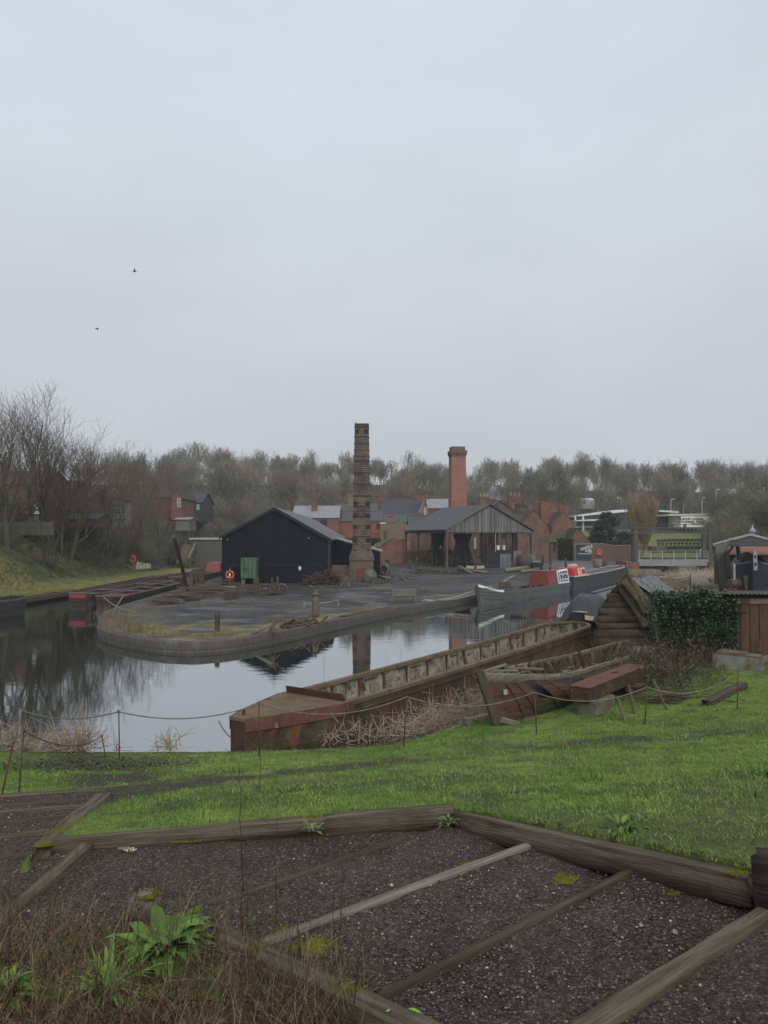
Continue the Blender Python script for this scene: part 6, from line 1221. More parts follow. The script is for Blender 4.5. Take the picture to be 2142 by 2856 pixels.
# dry weeds on the island tip
def isl(pts, n, h, seed, r_=.006, cols=((.13,.09,.055),(.25,.19,.12)), label='', sd=.6):
    P2 = [Yd(*p) for p in pts]; q = random.Random(seed)
    def cf(q):
        i = q.randrange(len(P2)-1); t = q.random(); a, b_ = P2[i], P2[i+1]; return a[0]+(b_[0]-a[0])*t+q.gauss(0,sd), a[1]+(b_[1]-a[1])*t+q.gauss(0,sd)
    S_, Gd = stalks(n, cf, lambda q: q.uniform(*h), r_, seed, .35, .3, 1, zy1); c = lerp(cols[0], cols[1], Gd); Vn, Fn = segs_mesh(S_); tag(MB().arr(Vn, Fn).build('dry_weeds', dead_m, uv=None, col=np.repeat(c,6,0)), label, 'weeds', kind='stuff')
isl([(300,1715),(330,1745),(400,1768)], 420, (.25,.7), 2, .009, ((.12,.085,.06),(.22,.16,.11)), 'reddish dry weeds along the left tip of the island', .45); isl([(420,1775),(540,1778),(680,1772)], 380, (.1,.35), 3, .008, label='thin dry grass along the near edge of the island', sd=.35)
# ================================================================== right hand side near the hulk
q = np.random.default_rng(41); ivm = M('ivy_leaf', (.85,.85,.85), (1.15,1.15,1.15), attr=True, s=4, bp=0, fine=.2, rough=.45, spec=.4)
iw = thing('ivy_wall', 'wall smothered in dark glossy ivy between the hulk and the rusty shed', 'ivy wall', (9.9,24.6,.9))
x0, x1 = X(1838,24.5), X(2040,24.5); MB().b2((x0+.4,24.6,.5),(x1,25.3,2.95)).build('wall', bk_brown, iw)
n = 24000; u = q.uniform(0,1,n); t = q.uniform(0,1,n)**.8; bul = .5*(fbm(u*3.2, t*3, .5, 3)); P = np.stack([x0-.05+(x1-x0+.1)*u, 24.5-.28*bul*2-q.uniform(0,.12,n), .95+t*2.02+.26*fbm(u*4,u*0,.4,7)],1); k = t > .93; P[k,1] = q.uniform(24.35,25.35,k.sum()); P[k,2] = 3.03+q.uniform(-.03,.10,k.sum())
k2 = (P[:,2] < 1.9) & (q.uniform(0,1,n) < .5); P = P[~k2]; B_ = []
for _ in range(26): ux = q.uniform(-.15,1.12); tz = q.choice([q.uniform(2.75,3.2), q.uniform(1.2,2.9)]); B_.append(np.stack([x0+(x1-x0)*ux+q.normal(0,.16,170), 24.38+q.normal(0,.10,170), tz+q.normal(0,.14,170)-.25*np.abs(q.normal(0,.6,170))],1))
P = np.concatenate([P]+B_); n = len(P)
Vn, Fn = leaf_cloud(P, .066, q, .9, .85); c = lerp((.012,.025,.012),(.040,.072,.028), ss(.25,.75,fbm(P[:,0],P[:,2],.5,12))*.7+.3*q.uniform(0,1,n)); b2_ = P[:,2] < 1.75; c[b2_] = lerp((.03,.03,.02),(.06,.06,.035), q.uniform(0,1,b2_.sum())); pale = q.uniform(0,1,n) < .05; c[pale] = (.09,.13,.06); MB().arr(Vn, Fn).build('ivy', ivm, iw, uv=None, col=np.repeat(c,4,0))
def thicket(name, label, cfn, n, h, seed, r_=.006, lf=0, cols=((.05,.04,.03),(.12,.09,.065)), zf=zb1):
    S_, Gd = stalks(n, cfn, lambda q: q.uniform(*h), r_, seed, .7, .9, 2, zf); c = lerp(cols[0], cols[1], Gd); Vn, Fn = segs_mesh(S_); root = thing(name, label, 'bramble', (0,0,0)); 
    m0 = Vector((float(np.mean(Vn[:,0])), float(np.mean(Vn[:,1])), float(Vn[:,2].min()))); root.location = m0; WORG[root.name] = tuple(m0)
    MB().arr(Vn, Fn).build('stems', dead_m, root, uv=None, col=np.repeat(c,6,0))
    if lf: k = np.random.default_rng(seed); S2 = np.array(S_); P = S2[k.integers(0,len(S2),lf),3:6]+k.normal(0,.05,(lf,3)); Vn, Fn = leaf_cloud(P, .06, k, .9, .7); c = lerp((.03,.035,.018),(.07,.08,.035),k.uniform(0,1,lf)); MB().arr(Vn, Fn).build('leaves', ivm, root, uv=None, col=np.repeat(c,4,0))
    return root
def cf1(q):
    px = q.uniform(1800,2020); py = q.uniform(1880,1945)-max(0,(px-1900)*.28); b_ = B(px, py); return b_[0]+q.gauss(0,.1), b_[1]+q.uniform(0,2.0)
thicket('bramble_thicket', 'dark tangle of brambles in front of the ivy wall', cf1, 520, (.4,1.3), 3, .007, 2600)
def cf2(q): t = q.random(); return 8.0+t*1.0+q.gauss(0,.3), 24.6+t*1.6+q.gauss(0,.4)
thicket('bramble_thicket', 'straw coloured bramble mass over the far end of the wreck', cf2, 260, (.3,1.0), 4, .006, 300, ((.10,.075,.04),(.20,.16,.09)))
# rusty corrugated shed
rs = thing('rusty_shed', 'rust brown sheet iron shed under a corrugated roof at the right edge', 'shed', (X(2090,24.5),24.5,.9)); x0, x1 = X(2036,24.4), X(2036,24.4)+4.2; zt_ = Z(1684,24.4)
rp = planks('rust_sheets', (.088,.048,.028), (.055,.032,.023), gap=(.008,.006,.005), w=.30, s=1.6, stain=(.026,.018,.015), grain=10, rough=.85, ms=.016)
MB().b2((x0,24.4,.5),(x1,26.0,zt_)).build('wall', rp, rs); MB().b2((x0-.05,24.36,zt_),(x1,24.42,zt_+.16)).build('lintel', M('lintel_wood', (.17,.13,.09), (.07,.04,.03), s=4, lo=.45, hi=.55), rs)
MB().b2((x0+.0,24.46,zt_+.16),(x1,24.6,Z(1660,24.4))).build('fascia', flat('fascia_dark', (.025,.02,.018)), rs)
mb = MB(); n_ = 160; vs = []
for i in range(n_+1): x_ = x0-.25+(x1-x0+.3)*i/n_; dz_ = .022*math.sin(i*2*PI/5); vs += [(x_,24.15,Z(1656,24.2)+dz_),(x_,26.2,Z(1656,24.2)-.06+dz_),(x_,24.15,Z(1656,24.2)+dz_-.015),(x_,26.2,Z(1656,24.2)-.075+dz_)]
mb.add(vs, [f for i in range(n_) for f in ((4*i,4*i+4,4*i+5,4*i+1),(4*i+2,4*i+3,4*i+7,4*i+6),(4*i,4*i+2,4*i+6,4*i+4))]); mb.build('roof', M('roof_sheet', (.10,.10,.095), (.07,.06,.05), s=2, stains=[((.10,.055,.035), 2, .55, .7, (1,1,1))]), rs, uv=None)
c = V(2135,1790,24.1); mb = MB(); mb.tube([(c[0],24.3,c[2]),(c[0]-.12,24.2,c[2]+.02),(c[0]-.14,24.2,c[2]-.3)], .03, 6); mb.build('hook', iron, rs)
tr = thing('steel_trough', 'long rusty grey steel trough on the grass before the rusty shed', 'trough', (10.6,23,.9)); a = Vector(V(1988,1822,23.4)); b_ = Vector(V(2125,1846,22.5)); d = (b_-a); d.z = 0; d = d.normalized(); nn = Vector((-d.y,d.x,0)); b_.z = a.z; h_ = .44
trm = M('trough_steel', (.22,.22,.205), (.15,.14,.125), s=2, stains=[((.12,.07,.04), 2.2, .52, .7, (1,1,.5)), ((.09,.085,.06), 1, .6, .8, (1,1,1))], rough=.75)
MB().prism([a, b_, b_-Vector((0,0,h_+.1)), a-Vector((0,0,h_+.1))], -nn*.03).build('front_side', trm, tr); MB().prism([a+nn*.7, b_+nn*.7, b_+nn*.7-Vector((0,0,h_)), a+nn*.7-Vector((0,0,h_))], nn*.03).build('back_side', trm, tr)
for p in (a, b_): MB().prism([p, p+nn*.7, p+nn*.7-Vector((0,0,h_)), p-Vector((0,0,h_))], d*.03*(1 if p is a else -1)).build('end_plate', trm, tr)
MB().prism([p-Vector((0,0,.2)) for p in (a, b_, b_+nn*.7, a+nn*.7)], (0,0,-.03)).build('dirt', flat('trough_dirt', (.02,.018,.015)), tr)
MB().beam(a+Vector((0,0,.01)), b_+Vector((0,0,.01)), .07, .03).build('rim', rust_top, tr)
c = a.lerp(b_,.62)+nn*.35; mb = MB(); mb.prism([a.lerp(b_,.05)+nn*.68+Vector((0,0,.06)), a.lerp(b_,.6)+nn*.6+Vector((0,0,.04)), a.lerp(b_,.55)+nn*.2+Vector((0,0,.03)), a.lerp(b_,.3)+nn*.12+Vector((0,0,.02)), a.lerp(b_,.05)+nn*.1+Vector((0,0,.03))], (0,0,.02)); mb.build('torn_lid', rust_top, tr)
# ---- boat dock shed
dk = thing('dock_shed', 'open fronted boat dock shed with tarpaulin side and white roof edge', 'boat shed', (X(2105,47),47,1.3)); Y_ = 47.; zg = Z(1655,Y_)
PX = lambda px, py, dy=0: Vector((X(px,Y_), Y_+dy, Z(py,Y_)))
pk = PX(2092,1491); eL = PX(1988,1519); eR = PX(2205,1519); gd_ = planks('dock_boards', (.080,.08,.078), (.06,.06,.06), gap=(.02,.02,.02), w=.22, vert=False, grain=16)
MB().prism([PX(2030,1524), PX(2046,1506), pk+Vector((0,0,-.05)), PX(2190,1515), PX(2190,1524)], (0,.08,0)).build('gable_board', gd_, dk)
for a, b_ in ((eL,pk),(pk,eR)): MB().prism([a, b_, b_+Vector((3.9,8.6,0)), a+Vector((3.9,8.6,0))], (0,0,.05)).build('roof', roof_f, dk); MB().prism([a+Vector((0,-.06,-.06)), b_+Vector((0,-.06,-.06)), b_+Vector((0,-.06,.07)), a+Vector((0,-.06,.07))], (0,.05,0)).build('roof_edge', flat('edge_white', (.30,.31,.31)), dk, uv=None)
MB().lathe([(.14,-.05),(.15,.2),(.24,.25),(.10,.42),(.05,.5),(.05,.62),(0,.7)], PX(2103,1494,.2), 12).build('roof_vent', flat('edge_white', (.5,.5,.5)), dk, smooth=True)
sheet([[PX(1989,1519,-.15), PX(2018,1511,-.15), PX(2044,1503,-.15)], [PX(1990,1545,-.2), PX(2012,1536,-.3), PX(2030,1525,-.1)], [PX(1994,1568,-.1), PX(2002,1558,-.15), PX(2018,1546,-.05)]], seed=8, w_=.08).build('side_sheet', M('grey_sheet', (.085,.088,.082), (.065,.067,.062), s=1.5, st=(1,1,1), bs=6, bp=.4), dk, uv=None, smooth=True)
for (a, b_, w_) in (((2026,1535),(2030,1608),.22),((2002,1562),(2003,1600),.2),((2003,1598),(2012,1648),.18),((2023,1550),(2044,1524),.14),((1998,1568),(2004,1648),.1),((2150,1524),(2152,1650),.2)): MB().beam(PX(*a), PX(*b_), w_, w_, up=(0,1,0)).build('post', flat('dock_post', (.022,.021,.021)), dk)
for (a, b_) in (((2095,1575),(2098,1645)),((2140,1545),(2142,1645))): MB().beam(PX(*a,-.4), PX(*b_,-.4), .12, .1, up=(0,1,0)).build('rail_post', wgrey, dk)
for py in (1578,1594,1611,1620,1641): MB().beam(PX(2095,py,-.35), PX(2200,py,-.35), .05, .14).build('rail', wgrey, dk, uv='grain')
rc = corr('rusty_corrugated', (.25,.095,.07), (.17,.075,.06), .22, 2, .7, stain=(.30,.17,.12)); bs_ = thing('tin_hut', 'timber hut with rusty red corrugated roof behind the dock shed', 'hut', (X(2090,56),56,1.3)); Y2 = 56.
P2 = lambda px, py, dy=0: Vector((X(px,Y2), Y2+dy, Z(py,Y2)))
MB().prism([P2(2036,1549), P2(2180,1549), P2(2180,1524,2.2), P2(2040,1524,2.2)], (0,0,.05)).build('roof', rc, bs_); MB().b2((X(2030,Y2),Y2+.2,1.0),(X(2180,Y2),Y2+2.4,Z(1549,Y2))).build('wall', planks('hut_boards', (.075,.065,.055), (.05,.045,.04), w=.2), bs_)
root, L = boat('docked_boat', 'dark boat on the dock with white lettered bow plank and pipe', 'narrow boat', (X(2092,46.2),45.6), (X(2092,46.2)+4.6,57)); root.location.z = 1.42
O, Gn, I = hull_parts(L, lambda s: 1.55+.4*max(0,(.15-s)/.15)**1.5-.25*s, lambda s: 1.05*min(1,.04+s/.16)**.6, floor=.4, bot=0, n=36, tum=.8); O.build('hull', flat('boat_navy', (.014,.017,.03), .45, .4), root, local=True); Gn.build('gunwale', black, root, local=True); I.build('hold', flat('hold_dark', (.02,.018,.016)), root, local=True)
sheet([[Vector((x,-1.0,1.5)), Vector((x,-.6,2.05)), Vector((x,0,2.35)), Vector((x,.6,2.05)), Vector((x,1.0,1.5))] for x in (1.5,3.5,6,9)], seed=9, w_=.05).build('cloth', black_tarp, root, local=True, uv=None, smooth=True)
for sd in (1,-1):
    MB().prism([(.02,sd*.06,2.0),(2.0,sd*1.09,1.70),(2.0,sd*1.09,1.45),(.02,sd*.06,1.72)], (-.02,sd*.03,0)).build('name_plank', flat('edge_white', (.5,.5,.5)), root, local=True, uv=None); MB().prism([(.45,sd*.33,1.87),(1.8,sd*1.03,1.68),(1.8,sd*1.03,1.54),(.45,sd*.33,1.73)], (-.04,sd*.06,0)).build('name_field', black, root, local=True, uv=None)
MB().b2((-.10,-.10,1.45),(.05,.10,2.45)).build('stem_post', flat('edge_white', (.5,.5,.5)), root, local=True); 
for z_ in (1.7,2.15): MB().b2((-.115,-.05,z_),(-.09,.05,z_+.2)).build('stem_slot', black, root, local=True)
MB().lathe([(.06,0),(.07,.06),(.03,.1),(.04,.16),(0,.2)], (-.02,0,2.45), 8).build('finial', flat('edge_white', (.5,.5,.5)), root, local=True)
MB().tube([(2.2,.75,2.0),(2.2,.88,3.15)], .12, 10).build('stove_pipe', black, root, local=True)
c = PX(2040,1628,-.3); tag(MB().tube([(c.x-.28,c.y,c.z),(c.x+.3,c.y+.1,c.z)], .33, 14).build('oil_drum', M('drum_m', (.07,.06,.055), (.10,.08,.07), s=3), smooth=False), 'dull drum lying on its side under the dock shed', 'drum')
for k, (a, b_, lb_) in enumerate([((2057,1604),(2060,1646),'split timber prop under the docked bow, left one'),((2064,1602),(2076,1646),'split timber prop under the docked bow, right one')]): tag(MB().log(PX(*b_,-.9), PX(*a,-.9), .18, .2, 60+k, 8, .12).build('prop', wgreen, uv='grain', smooth=True), lb_, 'prop')
tag(MB().log(PX(2036,1572,-.5), PX(2036,1615,-.5), .1, .1, 64, 6, .05).build('pole', flat('pole_pale', (.33,.31,.28))), 'pale upright pole beside the docked bow', 'pole')
heap('rope_heap', 'rusty heap of rope and chain on the dock floor', 'scrap heap', [tuple(PX(2022,1648,-.5)), tuple(PX(2048,1648,-.5))], 130, 9, red_rust, (.3,.05,.04), .2, .18, zf=lambda x, y: zg-.05)
struct(MB().prism([Vector((X(1996,46),44.6,-.5)), Vector((X(1996,46)+9,44.6,-.5)), Vector((X(1996,46)+16,60,-.5)), Vector((X(1996,46)+7.4,60,-.5))], (0,0,zg+.5)).build('dock_floor', M('dock_earth', (.06,.055,.05), (.09,.085,.075), s=2), uv=None))
def flatreed(label, pts, n, seed): P2 = [(*p[:2], p[2]) for p in pts]; return reedpile('dead_reeds', label, P2, n, seed, L=(.3,1.0), up=.5, zz=.45, r=.016, cols=((.25,.19,.14),(.50,.42,.33)))
gr_ = lambda px, py, s_: (*G(px, py, .4)[:2], s_)
flatreed('pale flattened reeds on the bank beside the dock shed', [gr_(1915,1612,1.6), gr_(1960,1605,2.2), gr_(1985,1620,1.6)], 1100, 21); reedpile('dead_reeds', 'thin straw reeds above the ivy wall', [gr_(1860,1655,.5), gr_(1920,1652,.6)], 240, 22, L=(.5,1.1), up=1.2, zz=.5, r=.010, cols=((.22,.17,.11),(.4,.33,.22)))
a = Vector(V(1926,1650,38)); b_ = Vector(V(1926,1600,38)); tag(MB().tube([(a.x,a.y,.4), b_], .03, 6).build('stake', rust_d), 'thin rusty stake above the ivy wall by the reeds', 'stake')
rope(b_-Vector((0,0,.25)), V(1838,1626,44), .05, 'pale line running from the stake to the basin', .02, 'mooring_rope', 'mooring lines', flat('pale_rope', (.3,.29,.27)))
mb = MB(); tag(MB().beam(V(1935,1640,38.5), V(2000,1636,38.5), .35, .22).build('low_beam', wgreen, uv='grain'), 'mossy low beam behind the ivy wall', 'beam')
# ================================================================== open engine shed, cottages, bridge, buildings behind
slate = brick('slate', (.072,.073,.072), (.052,.054,.055), (.035,.037,.04), bw=.30, bh=.22, ms=.012, dirt=(.06,.065,.05), mot=.5, dl=.5, dh=.75, rough=.7, spec=.35, pale=(.13,.135,.135))
slate_l = brick('slate_pale', (.25,.25,.255), (.20,.2,.205), (.10,.10,.10), bw=.30, bh=.22, ms=.012, dirt=(.14,.135,.12), mot=.5, rough=.7, spec=.35, pale=(.34,.34,.34))
slate_d = brick('slate_dark', (.045,.05,.055), (.035,.038,.043), (.02,.02,.022), bw=.30, bh=.22, ms=.012, dirt=(.04,.045,.04), mot=.5, rough=.7, spec=.35)
tile_m = brick('moss_tile', (.085,.08,.055), (.065,.058,.042), (.035,.032,.026), bw=.20, bh=.16, ms=.012, dirt=(.06,.07,.025), mot=.5, dl=.45, dh=.6, rough=.9)
tile_b = brick('brown_tile', (.095,.07,.058), (.07,.055,.048), (.035,.03,.028), bw=.20, bh=.16, ms=.012, dirt=(.045,.042,.038), mot=.5, rough=.9)
glass = flat('pane_dark', (.02,.023,.026), .12, .6); frame_w = flat('frame_white', (.55,.55,.53)); frame_d = flat('frame_dark', (.03,.03,.035))
bk_pink = brick('brick_pink', (.27,.115,.085), (.21,.085,.065), (.2,.16,.14), dirt=(.11,.07,.06), mot=.7)
bk_or = brick('brick_orange', (.27,.09,.05), (.185,.066,.042), (.2,.14,.11), dirt=(.09,.05,.04), dl=.42, dh=.7, mot=.6, bw=.36, bh=.15, ms=.02)
pot_m = flat('pot_clay', (.32,.28,.23)); pot_r = flat('pot_red', (.17,.07,.05))
# ---- the open engine shed
CN = thing('engine_shed', 'open sided shed on posts with slate roof and boarded gable', 'shed', (7.26,89,.85)); gx = Vector((.943,.333,0)); gd = Vector((-.333,.943,0)); W_, D_ = 11.05, 13.2; o0 = Vector((7.26,89,0))
def C_(u, d, z): p = o0+gx*u+gd*d; return Vector((p.x,p.y,z))
ze, zr, zb0 = 5.50, 8.48, 5.22
slab = lambda P, t, dz_=.09: MB().prism(P, (0,0,dz_))
slab([C_(-.25,-.25,ze-.05), C_(W_/2,-.25,zr), C_(W_/2,D_+.3,zr), C_(-.25,D_+.3,ze-.05)], 0).build('roof', slate, CN); slab([C_(W_/2,-.25,zr), C_(W_+.4,-.25,ze-.12), C_(W_+.4,D_+.3,ze-.12), C_(W_/2,D_+.3,zr)], 0).build('roof', slate, CN)
gb_ = planks('gable_boards', (.20,.195,.185), (.095,.095,.092), gap=(.03,.03,.03), w=.20, vert=True, s=.9, stain=(.085,.085,.085), grain=18, ms=.02)
q = random.Random(3); n_ = 52; mb = MB()
for i in range(n_):
    u0, u1 = -.15+(W_+.3)*i/n_, -.15+(W_+.3)*(i+.9)/n_; zt_ = lambda u: ze-.1+(zr-ze)*(1-abs(u-W_/2)/(W_/2+.15))-.02; y_ = -.02-.03*(i%2)
    zb_ = zb0-q.uniform(-.03,.05); P4 = [C_(u0,y_,zb_), C_(u1,y_,zb_), C_(u1,y_,max(zt_(u1),zb_+.1)), C_(u0,y_,max(zt_(u0),zb_+.1))]; mb.prism(P4, gd*.03)
mb.build('gable_boards', gb_, CN)
slab([C_(-.05,.1,zb0-.1), C_(W_+.05,.1,zb0-.1), C_(W_+.05,.3,zb0-.1), C_(-.05,.3,zb0-.1)], 0, .2).build('tie_beam', frame_d, CN); slab([C_(-.1,0,zb0-.1), C_(.1,0,zb0-.1), C_(.1,D_,zb0-.1), C_(-.1,D_,zb0-.1)], 0, .26).build('wall_plate', frame_d, CN); slab([C_(W_-.1,0.3,zb0-.1), C_(W_+.1,.3,zb0-.1), C_(W_+.1,D_,zb0-.1), C_(W_-.1,D_,zb0-.1)], 0, .26).build('wall_plate', frame_d, CN)
postm = M('iron_post', (.028,.026,.027), (.045,.038,.036), s=2)
for (u, d) in ((0,0),(W_*.47,.05),(W_*.70,.05),(W_,0),(0,4.4),(0,8.8),(0,13.1),(W_,4.4),(W_,8.8),(W_,13.1),(W_*.35,13.1),(W_*.7,13.1)):
    p = C_(u,d,0); g = zy1(p.x,p.y) if p.y < 104 else 1.1; po = MB().tube([(p.x,p.y,g-.2),(p.x,p.y,zb0)], .13 if (u,d) == (0,0) else .095, 8).build('post', M('rust_post', (.13,.085,.07), (.09,.065,.058), s=2) if (u,d) == (0,0) else postm, CN)
    for s_ in (1,-1):
        ax_ = gx if d < 1 and u > 0 else gd
        if (d < 1 and u >= W_-.1 and s_ > 0) or (u == 0 and d < 1 and s_ < 0): continue
        pts = [p+Vector((0,0,zb0-1.0))]+[p+ax_*s_*(.75*(1-math.cos(t)))+Vector((0,0,zb0-1.0+.95*math.sin(t))) for t in (.4,.8,1.2,1.55)]; b_ = MB().tube(pts, .055, 6).build('bracket', postm, po, uv=None); b_.data.transform(Matrix.Identity(4))
dark = M('engine_black', (.014,.014,.016), (.022,.021,.022), s=2, rough=.7); ebl = M('engine_iron', (.025,.028,.034), (.018,.019,.022), s=2, rough=.6)
Ea = lambda px, py, Y: Vector(V(px, py, Y))
eg = thing('steam_engine', 'black pit head engine with splayed timber frame inside the open shed', 'engine', Ea(1290,1592,93.5)); c = Ea(1290,1592,93.5); Ye = 93.5
for (a, b_) in (((1252,1590),(1284,1490)),((1322,1588),(1294,1490)),((1270,1590),(1288,1490)),((1305,1590),(1291,1490))): MB().beam(Ea(*a,Ye), Ea(*b_,Ye+.3), .38, .38, up=(0,1,0)).build('frame_leg', dark, eg)
MB().prism([Ea(1262,1590,Ye+.4), Ea(1318,1590,Ye+.4), Ea(1306,1510,Ye+.4), Ea(1274,1510,Ye+.4)], (0,1.6,0)).build('casing', dark, eg); MB().prism([Ea(1265,1488,Ye+.2), Ea(1318,1488,Ye+.2), Ea(1308,1516,Ye+.2), Ea(1275,1516,Ye+.2)], (0,1.6,0)).build('hopper', dark, eg)
mb = MB(); wheel(mb, Ea(1291,1500,Ye-.2), .55, (0,1,0)); mb.build('pulley_wheel', ebl, eg, uv=None); MB().tube([Ea(1290,1590,Ye-.3),Ea(1291,1500,Ye-.3)], .04, 6).build('rod', ebl, eg)
ef = thing('winding_frame', 'tall dark winding frame at the left side of the open shed', 'engine', Ea(1222,1588,97)); 
MB().prism([Ea(1207,1588,97), Ea(1238,1588,97), Ea(1234,1530,97), Ea(1242,1486,97), Ea(1208,1486,97), Ea(1212,1530,97)], (0,.9,0)).build('body', dark, ef); MB().beam(Ea(1205,1588,96.8), Ea(1204,1486,96.8), .26,.26).build('upright', postm, ef)
mb = MB(); wheel(mb, Ea(1199,1565,96.5), .95, (.5,1,0)); mb.build('flywheel', flat('dull_red_iron', (.06,.035,.032)), ef, uv=None)
MB().prism([Ea(1226,1524,96.9), Ea(1229,1520,96.9), Ea(1231,1530,96.9), Ea(1227,1531,96.9)], (0,-.05,0)).build('white_notice', white, ef, uv=None)
bt_ = thing('iron_tank', 'long black iron tank with grey end door under the open shed', 'tank', Ea(1385,1585,92)); Yt = 91.4
MB().prism([Ea(1343,1584,Yt), Ea(1394,1584,Yt), Ea(1394,1543,Yt), Ea(1343,1543,Yt)], (.3,2.0,0)).build('body', corr('tank_black', (.018,.022,.03), (.028,.03,.036), .25), bt_)
MB().prism([Ea(1395,1585,Yt-.1), Ea(1424,1585,Yt-.1), Ea(1424,1545,Yt-.1), Ea(1395,1545,Yt-.1)], (.2,1.4,0)).build('end_door', corr('door_grey', (.15,.17,.19), (.12,.14,.155), .6, .6, .5), bt_); MB().prism([Ea(1362,1544,Yt+.2), Ea(1432,1544,Yt+.2), Ea(1432,1534,Yt+.2), Ea(1362,1534,Yt+.2)], (.3,2,0)).build('top_box', dark, bt_)
for px in (1389,1406): MB().lathe([(.2,0),(.22,.5),(.2,.55),(0,.55)], Ea(px,1534,Yt+1), 10).build('white_pot', white, bt_, smooth=True)
MB().tube([Ea(1358,1540,Yt), Ea(1376,1510,Yt+.3)], .04, 5).build('lever', iron, bt_); MB().tube([Ea(1382,1540,Yt-.2), Ea(1382,1485,Yt-.2)], .045, 6).build('pale_pipe', flat('pale_pipe', (.35,.34,.33)), bt_)
fu = thing('brick_furnace', 'small brick furnace at the right end of the black tank', 'furnace', Ea(1445,1585,91.6)); MB().prism([Ea(1431,1584,91.6), Ea(1458,1584,91.6), Ea(1458,1537,91.6), Ea(1431,1537,91.6)], (.3,2,0)).build('body', brick('brick_furn', (.20,.12,.10), (.15,.09,.08), (.20,.17,.15), dirt=(.09,.06,.055)), fu); MB().prism([Ea(1449,1560,91.5), Ea(1457,1560,91.5), Ea(1457,1548,91.5), Ea(1449,1548,91.5)], (0,-.2,0)).build('iron_door', dark, fu)
c = Ea(1462,1585,91); tag(MB().lathe([(.3,0),(.75,.1),(.95,.7),(.8,1.5),(.65,1.6),(.6,1.5)], c, 14).build('iron_cauldron', M('pot_iron', (.07,.07,.06)), smooth=True), 'round iron cauldron beside the brick furnace', 'cauldron'); c = Ea(1475,1583,93); tag(MB().lathe([(.5,0),(.85,.3),(.9,1.0),(.6,1.6),(0,1.7)], c, 12).build('iron_dome', bo, smooth=True), 'grey domed iron vessel behind the cauldron', 'vessel')
c = Ea(1325,1591,89.6); wt_ = thing('white_tub', 'pale rectangular wooden tub in front of the steam engine', 'tub', c); MB().prism([Ea(1300,1591,89.6), Ea(1350,1591,89.6), Ea(1350,1578,89.6), Ea(1300,1578,89.6)], (.2,1.0,0)).build('body', M('pale_tub', (.40,.37,.30), (.27,.24,.19), s=3, stains=[((.12,.10,.08), 3, .55, .7, (1,1,1))]), wt_); MB().prism([Ea(1301,1578.5,89.65), Ea(1349,1578.5,89.65), Ea(1349,1576,89.65), Ea(1301,1576,89.65)], (.2,.9,0)).build('contents', dark, wt_)
for k, (px, yb, yt, lb_) in enumerate([(1326,1594,1560,'rusty post with ball top before the pale tub'),(1162,1590,1556,'timber post at the left front of the open shed'),(1143,1586,1562,'short timber post farther left of the open shed'),(1514,1577,1549,'timber chain post nearest the brick gable house'),(1536,1580,1550,'timber chain post at the road end')]):
    p = Yd(px, yb); t = V(px, yt, p[1]); tag(MB().log((p[0],p[1],p[2]-.1), (p[0],p[1],t[2]), .24, .24, 200+k, 6, .06).build('timber_post', rust_d if k == 0 else wood_dark, uv='grain', smooth=True), lb_, 'post')
p = [Yd(1514,1577), Yd(1536,1580), Yd(1326,1594), Yd(1395,1588)]; rope((p[0][0],p[0][1],p[0][2]+.9), (p[1][0],p[1][1],p[1][2]+.9), .4, 'chain hanging between the two timber posts by the road', .03, 'chain', 'mooring lines', iron); rope((p[2][0],p[2][1],p[2][2]+1.0), (p[3][0],p[3][1],p[3][2]+.7), .3, 'chain before the black tank', .025, 'chain', 'mooring lines', iron); rope((Yd(1250,1588)[0],88.5,2.6),(p[2][0],p[2][1],p[2][2]+1.0),.3,'chain before the steam engine legs',.025,'chain','mooring lines',iron)
for k, (p0, p1, r_, lb_, m_) in enumerate([((1283,1592),(1318,1602),(.32,.08),'tapering pale iron spout lying before the open shed',wgrey),((1310,1597),(1358,1600),(.16,.16),'pale timber lying behind the iron spout',wgrey),((1412,1598),(1472,1590),(.26,.26),'thick pale timber lying before the furnace',wgrey),((1455,1600),(1500,1592),(.2,.14),'split pale timber right of the thick one',wgrey),((1170,1592),(1225,1594),(.12,.12),'dark timber under the left eave of the open shed',wood_dark),((1240,1597),(1262,1599),(.1,.1),'short pale board on the cinders before the corner post',wgrey)]):
    a = Vector(Yd(*p0)); b_ = Vector(Yd(*p1)); tag(MB().tube([a+Vector((0,0,r_[0])), b_+Vector((0,0,r_[1]))], list(r_), 8).build('timber', m_, uv='grain', smooth=True), lb_, 'timber')
c = Yd(1498,1588); cb_ = thing('fire_basket', 'black iron fire basket on the yard by the brick gable house', 'brazier', c); MB().b2((c[0]-.6,c[1]-.4,c[2]+.25),(c[0]+.6,c[1]+.4,c[2]+.8)).build('box', dark, cb_, bevel=.05); MB().b2((c[0]-.55,c[1]-.3,c[2]+.8),(c[0]+.4,c[1]+.3,c[2]+.98)).build('ash', flat('ash', (.2,.19,.17)), cb_)
for sx_ in (-.5,.5): MB().b2((c[0]+sx_-.06,c[1]-.3,c[2]-.1),(c[0]+sx_+.06,c[1]+.3,c[2]+.26)).build('leg', dark, cb_)
